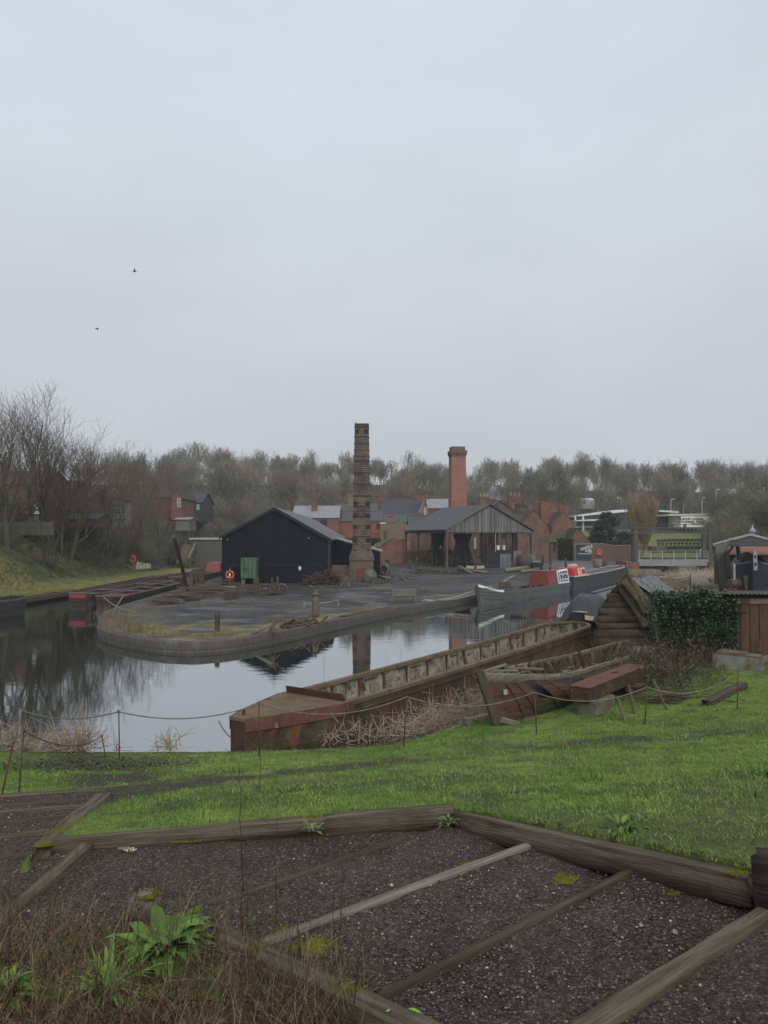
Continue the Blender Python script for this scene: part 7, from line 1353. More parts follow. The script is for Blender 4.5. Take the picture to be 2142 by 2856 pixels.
# ---- houses
def house(name, label, cat, px0, px1, Y, pe, pr_, pb, depth, axis='x', wall=None, roof=None, rot=0, wins=(), chims=(), hip=0, over=.15, peak=None, group=None, pb_z=None):
    """front face spans photo columns px0..px1 at distance Y; eave/ridge/base given as photo rows; axis 'x' = ridge runs along the front, 'y' = gable to the front"""
    x0, x1 = X(px0,Y), X(px1,Y); W = x1-x0; ze, zr, zb_ = Z(pe,Y), Z(pr_,Y), (Z(pb,Y) if pb_z is None else pb_z); r_ = thing(name, label, cat, ((x0+x1)/2, Y, zb_), rot, group); h, k = ze-zb_, zr-zb_; w2 = W/2
    if axis == 'x':
        if pr_ is not None: k = (5-(pr_-1490)*(Y+depth/2)/FPX)-zb_
        mb = MB(); mb.add([(-w2,0,0),(w2,0,0),(w2,depth,0),(-w2,depth,0),(-w2,0,h),(w2,0,h),(w2,depth,h),(-w2,depth,h),(-w2,depth/2,k-.06),(w2,depth/2,k-.06)], [(0,1,5,4),(2,3,7,6),(1,2,6,9,5),(3,0,4,8,7)]); mb.build('wall', wall, r_, local=True)
        o = over; sl = (k-h)/(depth/2)
        ro = MB().prism([(-w2-o,-o,h-sl*o),(w2+o,-o,h-sl*o),(w2+o-hip,depth/2,k),(-w2-o+hip,depth/2,k)], (0,0,.1)).build('roof', roof, r_, local=True); MB().prism([(-w2-o+hip,depth/2,k),(w2+o-hip,depth/2,k),(w2+o,depth+o,h-sl*o),(-w2-o,depth+o,h-sl*o)], (0,0,.1)).build('roof', roof, r_, local=True)
        MB().b2((-w2-o+hip,depth/2-.12,k+.05),(w2+o-hip,depth/2+.12,k+.2)).build('ridge', flat('ridge_tile', (.11,.085,.075)), r_, local=True)
        zat = lambda u, d: h+(k-h)*(1-abs(d-depth/2)/(depth/2))
    else:
        pu = 0 if peak is None else X(peak,Y)-(x0+x1)/2
        mb = MB(); mb.add([(-w2,0,0),(w2,0,0),(w2,0,h),(pu,0,k-.06),(-w2,0,h),(-w2,depth,0),(w2,depth,0),(w2,depth,h),(pu,depth,k-.06),(-w2,depth,h)], [(0,1,2,3,4),(6,5,9,8,7),(1,6,7,2),(5,0,4,9)]); mb.build('wall', wall, r_, local=True); o = over
        ro = None
        for sd, e in ((-1,-w2),(1,w2)):
            sl = (k-h)/max(abs(e-pu),.01); P4 = [(e+sd*o,-o*.5,h-sl*o),(pu,-o*.5,k),(pu,depth+o,k),(e+sd*o,depth+o,h-sl*o)]; ro = MB().prism(P4 if sd < 0 else P4[::-1], (0,0,.1)).build('roof', roof, r_, local=True)
        zat = lambda u, d: h+(k-h)*(1-min(1,abs(u-pu)/(w2+abs(pu)*(1 if (u < pu) == (pu > 0) else -1))))
    for c_ in chims: # (px, py_top, width m, depth offset, pots)
        px, pt, cw, cd, np_ = c_[:5]; u = X(px, Y+cd)-(x0+x1)/2; zt_ = 5-(pt-1490)*(Y+cd)/FPX-zb_; zb2 = max(0.5, zat(u, cd)-.9); cm = c_[5] if len(c_) > 5 else bk_red
        ch_ = MB().b2((u-cw/2,cd-.35,zb2),(u+cw/2,cd+.35,zt_)).b2((u-cw/2-.07,cd-.42,zt_-.32),(u+cw/2+.07,cd+.42,zt_-.14)).build('chimney', cm, ro, local=True)
        for j in range(np_): uu = u-cw/2+cw*(j+.5)/np_; MB().lathe([(.15,0),(.12,.45),(.15,.5),(.09,.5)], (uu,cd,zt_), 8).build('chimney_pot', pot_m if len(c_) > 6 else pot_r, r_, local=True, smooth=True)
    for w_ in wins: # (px0, px1, py0(top), py1, kind)
        a0, a1 = X(w_[0],Y)-(x0+x1)/2, X(w_[1],Y)-(x0+x1)/2; b1, b0 = Z(w_[2],Y)-zb_, Z(w_[3],Y)-zb_; fm = frame_w if len(w_) < 5 or w_[4] == 'w' else frame_d
        mb = MB(); t = .09
        for lo, hi in (((a0,b0),(a0+t,b1)),((a1-t,b0),(a1,b1)),((a0+t,b0),(a1-t,b0+t)),((a0+t,b1-t),(a1-t,b1)),(((a0+a1)/2-.03,b0+t),((a0+a1)/2+.03,b1-t)),((a0+t,(b0+b1)/2-.03),((a0+a1)/2-.03,(b0+b1)/2+.03)),(((a0+a1)/2+.03,(b0+b1)/2-.03),(a1-t,(b0+b1)/2+.03))): mb.b2((lo[0],-.06,lo[1]),(hi[0],.02,hi[1]))
        wo_ = mb.build('window', fm, r_, local=True); MB().b2((a0+.02,-.03,b0+.02),(a1-.02,.01,b1-.02)).build('pane', glass, wo_, local=True)
    return r_
house('cottage', 'cottage with frosted pale grey roof and one thin brick chimney', 'house', 815, 944, 122, 1444, 1411, 1500, 9, 'x', bk_red, slate_l, wins=((893,913,1450,1467,'d'),(838,852,1450,1466,'d')), chims=((877,1390,.9,2.6,2),(808,1409,1.2,4.5,1,bk_dark)))
house('cottage', 'brick cottage with low grey roof hidden behind the tall chimney', 'house', 945, 1066, 124, 1454, 1427, 1500, 8, 'x', bk_or, slate, wins=((1050,1060,1460,1476,'d'),), chims=())
house('cottage', 'taller grey roofed house standing behind the low cottage', 'house', 936, 1052, 136, 1428, 1405, 1500, 9, 'x', bk_red, slate, chims=((978,1378,1.0,3,2,bk_yel),(940,1403,.5,4.5,1)))
house('cottage', 'house with big dark slate roof and two red chimneys', 'house', 1060, 1172, 138, 1436, 1393, 1500, 10, 'x', bk_or, slate_d, over=.1, chims=((1056,1380,1.7,5,3),(1166,1384,1.1,5,2)))
house('cottage', 'long low grey roofed range in front of the dark slate roof', 'house', 1074, 1180, 130, 1457, 1435, 1500, 6, 'x', bk_brown, slate, chims=())
house('cottage', 'pink brick gabled house with pale roof left of the red chimney', 'house', 1170, 1196, 134, 1428, 1399, 1500, 8, 'y', bk_pink, slate_l, wins=((1183,1189,1416,1435,'w'),))
house('cottage', 'wing with pale slate roof joined to the pink gabled house', 'house', 1194, 1262, 135, 1417, 1392, 1500, 8, 'x', bk_brown, slate_l, chims=((1186,1382,1.4,4,3),))
tw = thing('ruined_wall', 'ruined yellow brick building with broken top behind the low red wall', 'ruin', (X(1090,112),112,1)); Yq = 112; q4 = [(1062,1515),(1062,1463),(1074,1459),(1076,1461),(1080,1452),(1098,1452),(1100,1459),(1112,1456),(1128,1459),(1140,1466),(1146,1515),(1146,1585),(1062,1585)]
MB().prism([Vector(V(a, b_, Yq)) for a, b_ in q4], (0,.5,0)).build('wall', bk_yel, tw); MB().prism([Vector(V(a,b_,Yq-.05)) for a, b_ in ((1070,1504),(1080,1504),(1080,1480),(1070,1480))], (0,.06,0)).build('blocked_opening', bk_dark, tw); MB().b2((X(1080,Yq),Yq-.1,Z(1458,Yq)),(X(1099,Yq),Yq+.9,Z(1438,Yq))).b2((X(1079,Yq),Yq-.2,Z(1440,Yq)),(X(1100,Yq),Yq+1,Z(1436,Yq))).build('chimney', bk_yel, tw); MB().b2((X(1060,Yq),Yq-.05,Z(1461,Yq)),(X(1076,Yq),Yq+.5,Z(1457,Yq))).build('coping', frame_w, tw)
rw = thing('red_wall', 'curved red brick wall with sloping mossy stone top beside the lean to', 'wall', (X(1090,100),100,1)); Yq = 100; MB().prism([Vector(V(a, b_, Yq)) for a, b_ in ((1058,1582),(1122,1582),(1122,1504),(1096,1504),(1078,1512),(1058,1526))], (.5,.6,0)).build('wall', bk_red, rw); MB().prism([Vector(V(a, b_, Yq-.1)) for a, b_ in ((1036,1526),(1058,1526),(1078,1512),(1096,1503),(1076,1505),(1048,1515))], (.3,1.0,0)).build('coping', M('moss_stone', (.15,.145,.11), (.11,.11,.08), s=1.5, stains=[((.08,.085,.04), 1.5, .5, .7, (1,1,1))]), rw); MB().prism([Vector(V(a,b_,Yq-.06)) for a, b_ in ((1074,1575),(1086,1575),(1086,1562),(1074,1562))], (0,.06,0)).build('fire_hole', dark, rw)
mb = MB(); mb.prism([Vector(V(a, b_, 106)) for a, b_ in ((1118,1584),(1262,1584),(1262,1533),(1118,1533))], (0,.4,0)); tag(mb.build('yard_wall', bk_red), 'low brick yard wall seen through the left of the open shed', 'wall')
house('brick_house', 'plain brick house seen through the open shed behind the engine', 'house', 1142, 1330, 113, 1478, 1440, 1590, 9, 'x', bk_brown, slate, wins=((1204,1218,1488,1520,'w'),(1322,1328,1500,1530,'w')))
chs = thing('brick_chimney', 'stouter red brick chimney with stepped cap behind the open shed', 'chimney', (X(1276,110),110,1)); cx2, Yc = X(1276,110), 110
def ngon(mb, r0, r1, z0, z1, n=4, a0=PI/4+.25):
    vs = [(cx2+r0*math.cos(a0+2*PI*k/n), Yc+r0*math.sin(a0+2*PI*k/n), z0) for k in range(n)]+[(cx2+r1*math.cos(a0+2*PI*k/n), Yc+r1*math.sin(a0+2*PI*k/n), z1) for k in range(n)]
    mb.add(vs, [(k,(k+1)%n,(k+1)%n+n,k+n) for k in range(n)]+[tuple(range(n,2*n))])
pw = FPX/Yc; mb = MB(); ngon(mb, 25.5/pw*1.3, 21.5/pw*1.3, .5, Z(1272,Yc), 4, PI/4+.12); mb.build('shaft', brick('brick_stack', (.29,.105,.07), (.20,.075,.055), (.24,.16,.13), dirt=(.085,.05,.042), mot=.8, bw=.45, bh=.2, ms=.035), chs)
mb = MB(); ngon(mb, 21.5/pw*1.3, 25/pw*1.3, Z(1276,Yc), Z(1266,Yc), 4, PI/4+.12); ngon(mb, 25/pw*1.3, 25/pw*1.3, Z(1266,Yc), Z(1258,Yc), 4, PI/4+.12); ngon(mb, 20.5/pw*1.3, 20/pw*1.3, Z(1258,Yc), Z(1247,Yc), 4, PI/4+.12); mb.build('cap', bk_brown, chs)
pt_ = (bk_brown, True)
house('gable_house', 'brown brick gabled house with potted chimneys behind the open shed roof', 'house', 1360, 1437, 118, 1425, 1397, 1560, 10, 'y', bk_brown, slate, peak=1395, over=.4, chims=((1350,1385,1.5,3,3,*pt_),(1369,1391,1.2,6,2,*pt_),(1436,1382,1.9,4,3,*pt_)))
house('gable_house', 'large brick gabled house at the right of the open shed', 'house', 1444, 1531, 106, 1472, 1423, 1585, 12, 'y', bk_brown, tile_b, peak=1490, over=.12, chims=())
house('brick_house', 'brick wing with tiled roof and barred window behind the tank', 'house', 1390, 1500, 108, 1458, 1424, 1585, 9, 'x', bk_brown, tile_b, wins=((1385+12,1416,1487,1502,'d'),), chims=((1455,1404,1.7,3,2,bk_dark),))
house('gable_house', 'red gabled house with stack on its ridge behind the large gable', 'house', 1538, 1606, 122, 1464, 1427, 1560, 14, 'y', bk_red, tile_b, peak=1571, over=.1, chims=((1572,1412,1.3,1.2,0),(1525,1400,2.0,4,2),(1500,1398,1.2,5,2,bk_brown)))
house('brick_house', 'back range of tiled roofs with red chimneys beyond the large gable', 'house', 1460, 1560, 132, 1440, 1408, 1560, 9, 'x', bk_brown, tile_b, chims=((1516,1402,1.9,4,3),(1563,1411,1.6,4,2)))
house('low_cottage', 'low cottage with moss covered tiled roof beside the clipped hedge', 'house', 1534, 1605, 120, 1511, 1475, 1568, 8, 'x', bk_brown, tile_m, wins=((1543,1550,1514,1534,'d'),), over=.2)
house('low_cottage', 'gable end of the low mossy cottage above the road sign', 'house', 1586, 1650, 117, 1516, 1474, 1568, 9, 'y', bk_brown, tile_m, peak=1610, over=.15)
# boundary wall with sign
bw = thing('boundary_wall', 'brick boundary wall stepping down towards the lift bridge', 'wall', (X(1690,111),111,1.1)); Yw = 111
MB().prism([Vector(V(a, b_, Yw)) for a, b_ in ((1598,1566),(1790,1568),(1790,1522),(1706,1522),(1696,1519),(1684,1517),(1598,1518))], (0,.4,0)).build('wall', brick('brick_boundary', (.15,.085,.055), (.115,.066,.05), (.13,.11,.09), dirt=(.06,.055,.035), mot=.4, pale=(.20,.15,.09)), bw)
for (a, b_) in (((1598,1517.5),(1684,1516.5)),((1684,1516.5),(1706,1521.5)),((1706,1521.5),(1790,1521.5))): MB().beam(Vector(V(*a,Yw))+Vector((0,.2,0)), Vector(V(*b_,Yw))+Vector((0,.2,0)), .55, .1).build('coping', flat('cope_stone', (.26,.21,.16)), bw)
MB().b2((X(1599,Yw),Yw-.3,.9),(X(1605,Yw),Yw,Z(1519,Yw))).build('gate_post', M('gate_pier', (.13,.11,.08), (.1,.085,.06)), bw)
sg = thing('works_sign', 'dark green works sign board with curved white lettering on the wall', 'sign', (X(1626,Yw),Yw-.1,1.2)); MB().b2((X(1606,Yw),Yw-.12,Z(1559,Yw)),(X(1648,Yw),Yw-.03,Z(1520,Yw))).build('board', flat('sign_green', (.018,.032,.036), .6), sg)
for s_, px, py, sz, sx, arc, rz in (('CASTLE',1636,1527.5,.50,1.05,None,.30),('LIT',1644,1531.5,.26,1,None,0),('IRON',1641,1536,.38,1,None,0),('CO\'S',1645,1540.3,.26,1,None,0),('STRUIER.LANDRLINE',1630,1544.5,.20,1.0,None,0)): p = V(px, py, Yw-.14); text(s_, sz, white, sg, p, (PI/2, -rz if rz else 0, 0), sx=sx, arc=arc)
lr = thing('life_ring', 'orange life ring hung on the brick boundary wall', 'life ring', V(1672,1541,Yw-.1)); c = V(1672,1541,Yw-.12); MB().torus(c, .34, .09, (0,1,0), 24, 8).build('ring', flat('ring_pink', (.55,.16,.10)), lr, smooth=True); MB().b2((c[0]-.42,Yw-.10,c[2]-.5),(c[0]+.42,Yw-.02,c[2]+.45)).build('backboard', flat('back_red', (.2,.03,.025)), lr); MB().prism([(c[0]-.12,c[1]-.04,c[2]-.17),(c[0]-.03,c[1]-.04,c[2]-.2),(c[0]+.14,c[1]-.04,c[2]+.1),(c[0]+.13,c[1]-.04,c[2]+.2),(c[0]+.05,c[1]-.04,c[2]+.14)], (0,.02,0)).build('notice', flat('cream', (.6,.5,.3)), lr, uv=None)
c = V(371,1560,84); lr = thing('life_ring', 'small red life ring by the towpath fence on the far left bank', 'life ring', c); MB().torus((c[0],c[1],c[2]), .36, .1, (.8,1,0), 20, 7).build('ring', flat('ring_red', (.45,.07,.06)), lr, smooth=True); MB().tube([(c[0]+.1,c[1]+.2,c[2]-1.4),(c[0]+.1,c[1]+.2,c[2]+.4)], .06, 6).build('post', wgrey, lr)
pf = thing('paling_fence', 'short leaning pale paling fence on the far towpath', 'fence', V(400,1590,82))
for k in range(11): a = V(380+k*3.9, 1588-k*.3, 83); b_ = V(383+k*3.6+rnd.uniform(-2,2), 1567+k*.5, 83); MB().beam(a, b_, .10, .05, up=(0,1,0)).build('paling', flat('paling_pale', (.36,.35,.26)), pf)
# ---- vertical lift bridge
LB = thing('lift_bridge', 'grey vertical lift bridge with lattice top beam and sheave wheels', 'bridge', (X(1877,104),104,0)); Yb = 104.
stl = M('bridge_steel', (.07,.068,.065), (.05,.048,.046), s=1, stains=[((.13,.10,.085), 1.6, .6, .78, (1,1,1))], rough=.65); Bq = lambda px, py, dy=0: Vector((X(px,Yb), Yb+dy, Z(py,Yb)))
for px, dy in ((1772,0),(1790,3.6),(1979,0),(1993,3.6)): MB().b2((X(px,Yb)-.22,Yb+dy-.2,.2),(X(px,Yb)+.22,Yb+dy+.2,Z(1478,Yb))).build('tower_column', stl, LB)
for px, dy in ((1767,0),(1787,.6),(1977,0),(1993,.6)): mb = MB(); wheel(mb, Bq(px,1465,dy), .40, (0,1,0), 6); mb.build('sheave', flat('sheave_grey', (.07,.07,.07)), LB, uv=None)
for dy in (-.1,2.6):
    for py in (1472,1486): MB().beam(Bq(1764,py,dy), Bq(1998,py,dy), .18, .18).build('chord', stl, LB)
    for k in range(17): x_ = 1795+k*10.8; MB().beam(Bq(x_,1485,dy), Bq(x_+5.4,1473,dy), .10,.07,up=(0,1,0)).build('lattice', stl, LB); MB().beam(Bq(x_+5.4,1473,dy), Bq(x_+10.8,1485,dy), .10,.07,up=(0,1,0)).build('lattice', stl, LB)
MB().tube([Bq(1790,1463,1.2), Bq(1990,1463,1.2)], .04, 6).build('drive_shaft', stl, LB)
for px in (1883,1920): MB().b2((X(px,Yb)-.15,Yb+1,Z(1471,Yb)),(X(px,Yb)+.15,Yb+1.4,Z(1461,Yb))).build('bearing', stl, LB)
MB().b2((X(1776,Yb),Yb-.2,Z(1578,Yb)),(X(1976,Yb),Yb-.02,Z(1560,Yb))).build('side_girder', M('girder_grey', (.21,.21,.21), (.165,.165,.165), s=.7, stains=[((.18,.16,.14), .9, .55, .75, (1,1,.4))], rough=.7), LB); MB().b2((X(1776,Yb),Yb-.02,Z(1575,Yb)),(X(1976,Yb),Yb+3.2,Z(1563,Yb))).build('deck', conc, LB)
for k in range(7): x_ = 1782+k*32; MB().b2((X(x_,Yb)-.05,Yb-.12,Z(1560,Yb)),(X(x_,Yb)+.05,Yb-.04,Z(1537,Yb))).build('stanchion', flat('rail_white', (.30,.31,.31)), LB)
for py in (1537,1545,1552): MB().tube([Bq(1778,py,-.08), Bq(1974,py,-.08)], .035, 6).build('handrail', flat('rail_white2', (.24,.25,.25)), LB)
for k, (a, b_) in enumerate(((1742,1778),(1972,2010))): tag(MB().b2((X(a,Yb),Yb-.6,-.5),(X(b_,Yb),Yb+4,Z(1567,Yb))).build('bridge_abutment', bk_red), ['brick abutment at the left end of the lift bridge','brick abutment at the right end of the lift bridge'][k], 'abutment')
tag(MB().b2((X(1742,103),101.5,-.5),(X(1830,103),103.3,.35)).build('stone_ledge', conc), 'low stone ledge at the water in front of the left abutment', 'ledge')
# ---- cast iron foot bridge
fb = thing('footbridge', 'black arched lattice footbridge beyond the lift bridge', 'footbridge', (X(1930,138),138,3)); Yf = 138.
def arc_z(px): return 1505+max(0,(px-1930)/130)**2*3+((px-1930)/100)**2*2.5
bkm = flat('bridge_black', (.018,.02,.026), .6)
for dy in (0,2.2):
    pts = [(px, arc_z(px)) for px in range(1832,2052,11)]
    for o in (0,11,22):
        mb = MB(); mb.tube([V(px, py+o*(1-.12*abs(px-1930)/110), Yf+dy) for px, py in pts], .16 if o != 11 else .07, 6); mb.build('chord', bkm, fb, uv=None)
    for (a, b_) in zip(pts, pts[1:]):
        for s_, e_ in ((0,22),(22,0)): MB().beam(V(a[0],a[1]+s_,Yf+dy), V(b_[0],b_[1]+e_,Yf+dy), .14,.08,up=(0,1,0)).build('lattice', bkm, fb)
MB().prism([Vector(V(px, py+23, Yf)) for px, py in pts]+[Vector(V(px, py+26, Yf)) for px, py in pts[::-1]], (0,2.2,0)).build('deck', bkm, fb)
MB().b2((X(1818,Yf),Yf-.3,.5),(X(1858,Yf),Yf+2.6,Z(1524,Yf))).build('abutment', bk_dark, fb)
ra = V(1962,1532,124); tag(MB().tube([(ra[0]-.55,124,1.0),(ra[0]-.5,124,ra[2]-.2),(ra[0]-.25,124,ra[2]+.1),(ra[0],124,ra[2]+.15),(ra[0]+.3,124,ra[2]-.05),(ra[0]+.45,124,ra[2]-.5)], .08, 8).build('hoop_rail', white, smooth=True), 'white curved hoop rail on the lawn behind the lift bridge', 'rail')
# ---- modern canal trust building
TB = thing('visitor_centre', 'modern building with white curved roofs and cream sign wall', 'building', (X(1800,165),165,3)); Yv = 165.
VV = lambda px, py, dy=0: Vector((X(px,Yv), Yv+dy, Z(py,Yv))); roofw = flat('roof_white', (.55,.57,.58), .5)
MB().prism([VV(1614,1437), VV(1680,1428), VV(1740,1420,6), VV(1830,1416,8), VV(1904,1425,2), VV(1904,1430,2), VV(1830,1423,4), VV(1740,1428,2), VV(1680,1434), VV(1614,1440)], (0,10,0)).build('curved_roof', roofw, TB)
MB().prism([VV(1600,1451,-2), VV(1664,1448,-2), VV(1664,1453,-2), VV(1600,1454,-2)], (0,8,0)).build('lower_roof', roofw, TB)
MB().b2((X(1620,Yv),Yv+1,2),(X(1895,Yv),Yv+9,Z(1436,Yv))).build('glazed_wall', M('glazing', (.035,.042,.045), (.06,.07,.072), s=.5, rough=.2, spec=.6, bp=0), TB)
for px in (1602,1624): MB().b2((X(px,Yv)-.15,Yv-1,3),(X(px,Yv)+.15,Yv-.7,Z(1439,Yv))).build('column', frame_w, TB)
for py in (1469,1482,1490): MB().b2((X(1604,Yv),Yv-.9,Z(py+1.5,Yv)),(X(1660,Yv),Yv-.8,Z(py,Yv))).build('balcony_rail', frame_w, TB)
MB().b2((X(1870,Yv),Yv-6,Z(1475,Yv)),(X(1969,Yv),Yv+6,Z(1439,Yv))).build('sign_wall', M('sign_boards', (.88,.84,.76), (.82,.78,.70), s=1, fine=.05, bp=.1), TB)
MB().prism([VV(1836,1436.5,-6.2), VV(1978,1433.5,-6.2), VV(1978,1438,-6.2), VV(1836,1440.5,-6.2)], (0,13,0)).build('sign_roof', roofw, TB)
for s_, py in (('DUDLEY CANAL',1447.6),('& TUNNEL TRUST',1456)): p = V(1890.5, py, Yv-6.06); text(s_, .62, flat('letter_black', (.01,.01,.012)), TB, p, (PI/2,0,0), align='LEFT', sx=1.18, ext=.03)
MB().b2((X(1900,Yv),Yv-6.1,Z(1462,Yv)),(X(1942,Yv),Yv-6.02,Z(1461.2,Yv))).build('sign_line', bk_red, TB)
# ---- distant sheds and lamp posts on the hill
wh = thing('white_warehouse', 'pale grey gabled warehouse showing among the trees above the cottages', 'building', (X(1385,235),235,10)); P3 = lambda px, py, dy=0: Vector((X(px,235), 235+dy, Z(py,235)))
MB().prism([P3(1336,1420), P3(1432,1420), P3(1432,1372), P3(1352,1343), P3(1336,1352)], (0,.5,0)).build('wall', flat('clad_grey', (.36,.38,.40)), wh); MB().prism([P3(1352,1343), P3(1436,1373), P3(1436,1375), P3(1352,1346)], (0,30,0)).build('roof', flat('clad_roof', (.5,.52,.54)), wh); MB().prism([P3(1345,1353,-.1), P3(1362,1353,-.1), P3(1362,1350,-.1), P3(1345,1350,-.1)], (0,.1,0)).build('vent', frame_d, wh)
for k, (a, b_, c_, d_, Yh, lb_) in enumerate([(1622,1660,1390,1407,215,'white house wall showing through the bare hill trees'),(1720,1738,1386,1402,230,'small pale gable farther along the wooded hill'),(1806,1832,1383,1394,240,'pale roof high in the wooded hill')]):
    house('hill_house', lb_, 'house', a, b_, Yh, c_+6, c_, d_+12, 8, 'x', flat('render_white', (.42,.43,.43)), flat('roof_pale', (.46,.48,.5)), over=.1, wins=((a+6,a+11,c_+9,c_+15,'d'),))
for k, (px, yb, yt, Yl) in enumerate(((1871,1442,1393,185),(1958,1438,1389,185),(1998,1425,1366,180))):
    b_ = V(px, yb, Yl); t = V(px, yt, Yl); lp = thing('street_lamp', ['pale street lamp rising behind the cream sign wall, left one','pale street lamp right of the cream sign wall','tallest street lamp, beyond the right end of the sign wall'][k], 'street lamp', b_, group='street lamps on the hill road'); MB().tube([(b_[0],b_[1],b_[2]-3), t], .10, 6).build('pole', flat('lamp_grey', (.40,.41,.42)), lp); MB().beam((t[0]-.05,t[1],t[2]), (t[0]+.9,t[1],t[2]+.1), .25, .14).build('lamp_head', flat('lamp_grey2', (.5,.5,.5)), lp)
# ---- buildings on the left bank
house('pub', 'bright red brick pub with dark shop front behind the left trees', 'building', -90, 112, 84, 1352, 1318, 1465, 9, 'x', bk_or, tile_b, wins=((62,72,1385,1420),(95,104,1385,1420),(24,34,1385,1420)))
sf = thing('shop_front', 'dark timber shop front with white sign below the red brick pub', 'shop front', (X(85,83.4),83.4,4)); MB().b2((X(56,83.4),83.0,Z(1468,83.4)),(X(130,83.4),83.9,Z(1420,83.4))).build('frame', flat('shop_dark', (.03,.036,.036)), sf); MB().b2((X(60,83),82.9,Z(1434,83)),(X(112,83),82.98,Z(1425,83))).build('white_sign', flat('sign_white', (.6,.62,.64)), sf); MB().b2((X(94,83),82.92,Z(1454,83)),(X(108,83),82.98,Z(1439,83))).build('pane', flat('shop_glass', (.12,.14,.14), .2), sf)
house('brick_house', 'brown brick terrace beyond the pub with small orange fascia', 'building', 112, 190, 88, 1382, 1345, 1465, 8, 'x', bk_red, slate_d, wins=((143,150,1392,1408),(155,162,1392,1408),(128,136,1424,1436)))
house('dark_house', 'dark painted house with one white framed window behind the trees', 'building', 186, 250, 90, 1388, 1362, 1470, 8, 'x', flat('dark_render', (.045,.043,.042)), slate_d, wins=((194,214,1401,1422),))
tf = thing('timbered_house', 'half timbered black and white gabled house behind bare trees', 'building', (X(310,95),95,4)); ht = house('timbered_house', 'half timbered house', 'building', 275, 345, 95, 1392, 1355, 1470, 3, 'y', flat('lime_white', (.20,.19,.175)), tile_b, peak=320); bpy.data.objects.remove(tf); ht['label'] = 'half timbered black and white gabled house behind bare trees'
for k in range(12): u = -1.5+k*.28; MB().b2((u-.05,-.05,0),(u+.05,-.005,3.4+max(0,1.2-abs(u-.4)))).build('timber', frame_d, ht, local=True)
for z_ in (.9,1.8,2.7,3.4): MB().b2((-1.5,-.06,z_-.06),(1.55,-.008,z_+.06)).build('timber', frame_d, ht, local=True)
hut = house('garden_hut', 'dark timber hut with shallow roof on the embankment top', 'hut', 190, 268, 76, 1447, 1433, 1470, 4, 'x', wood_dark, slate_d, over=.25)
house('gable_house', 'hillside house with gabled bay and long window behind the bare trees', 'house', 478, 506, 118, 1386, 1362, 1450, 9, 'y', bk_red, tile_b, wins=((494,503,1390,1414),), over=.2); house('brick_house', 'long tiled roof joined to the gabled hillside house', 'house', 430, 482, 121, 1388, 1362, 1450, 8, 'x', bk_red, tile_b)
house('brick_house', 'dark roofed house farther right on the left hillside', 'house', 508, 560, 126, 1402, 1375, 1455, 9, 'x', flat('dark_render', (.05,.05,.05)), slate_d, wins=((530,540,1407,1422),(548,555,1407,1422)), over=.2)
house('shed', 'pale lean to shed on the slope below the hillside houses', 'shed', 490, 528, 112, 1449, 1445, 1480, 4, 'x', flat('pale_render', (.13,.125,.11)), flat('pale_roof', (.24,.24,.23)), over=.2)
fe = thing('panel_fence', 'weathered timber panel fence along the top of the left embankment', 'fence', (X(60,72),72,4)); fm_ = planks('fence_boards', (.105,.10,.07), (.08,.075,.055), w=.14, grain=14)
for k in range(5):
    a, b_ = -40+k*38, -40+k*38+34; MB().b2((X(a,72),72,Z(1492,72)),(X(b_,72),72.05,Z(1456,72))).build('panel', fm_, fe); MB().b2((X(b_,72)+.01,71.92,Z(1494,72)),(X(b_+4,72)-.01,72.08,Z(1452,72))).build('fence_post', fm_, fe); MB().b2((X(a,72),71.94,Z(1470,72)),(X(b_,72),71.995,Z(1467,72))).build('fence_rail', fm_, fe)
sb = thing('stone_bridge', 'stone bridge wall with pale coping beside the navy shed', 'bridge', (X(580,105),105,1)); MB().b2((X(534,105),105,-.3),(X(640,105),109,Z(1505,105))).build('wall', brick('stone_wall', (.10,.095,.08), (.075,.07,.06), (.05,.05,.045), bw=.5, bh=.25, ms=.02, dirt=(.045,.05,.03)), sb); MB().b2((X(528,105),104.8,Z(1505,105)),(X(640,105),109.2,Z(1500,105))).build('coping', flat('cope_pale', (.36,.34,.30)), sb)
stp = thing('stone_steps', 'flight of stone steps climbing beside the stone bridge', 'steps', (X(513,103),103,1))
for k in range(9): z_ = 1563-k*5.6; MB().b2((X(498,103),102+k*.42,Z(1568,103)),(X(531,103),102.4+k*.42,Z(z_,103))).build('step', conc, stp)
MB().beam((X(532,103),101.8,Z(1560,103)), (X(537,103),106,Z(1508,103)), .3, .5).build('side_wall', conc, stp)
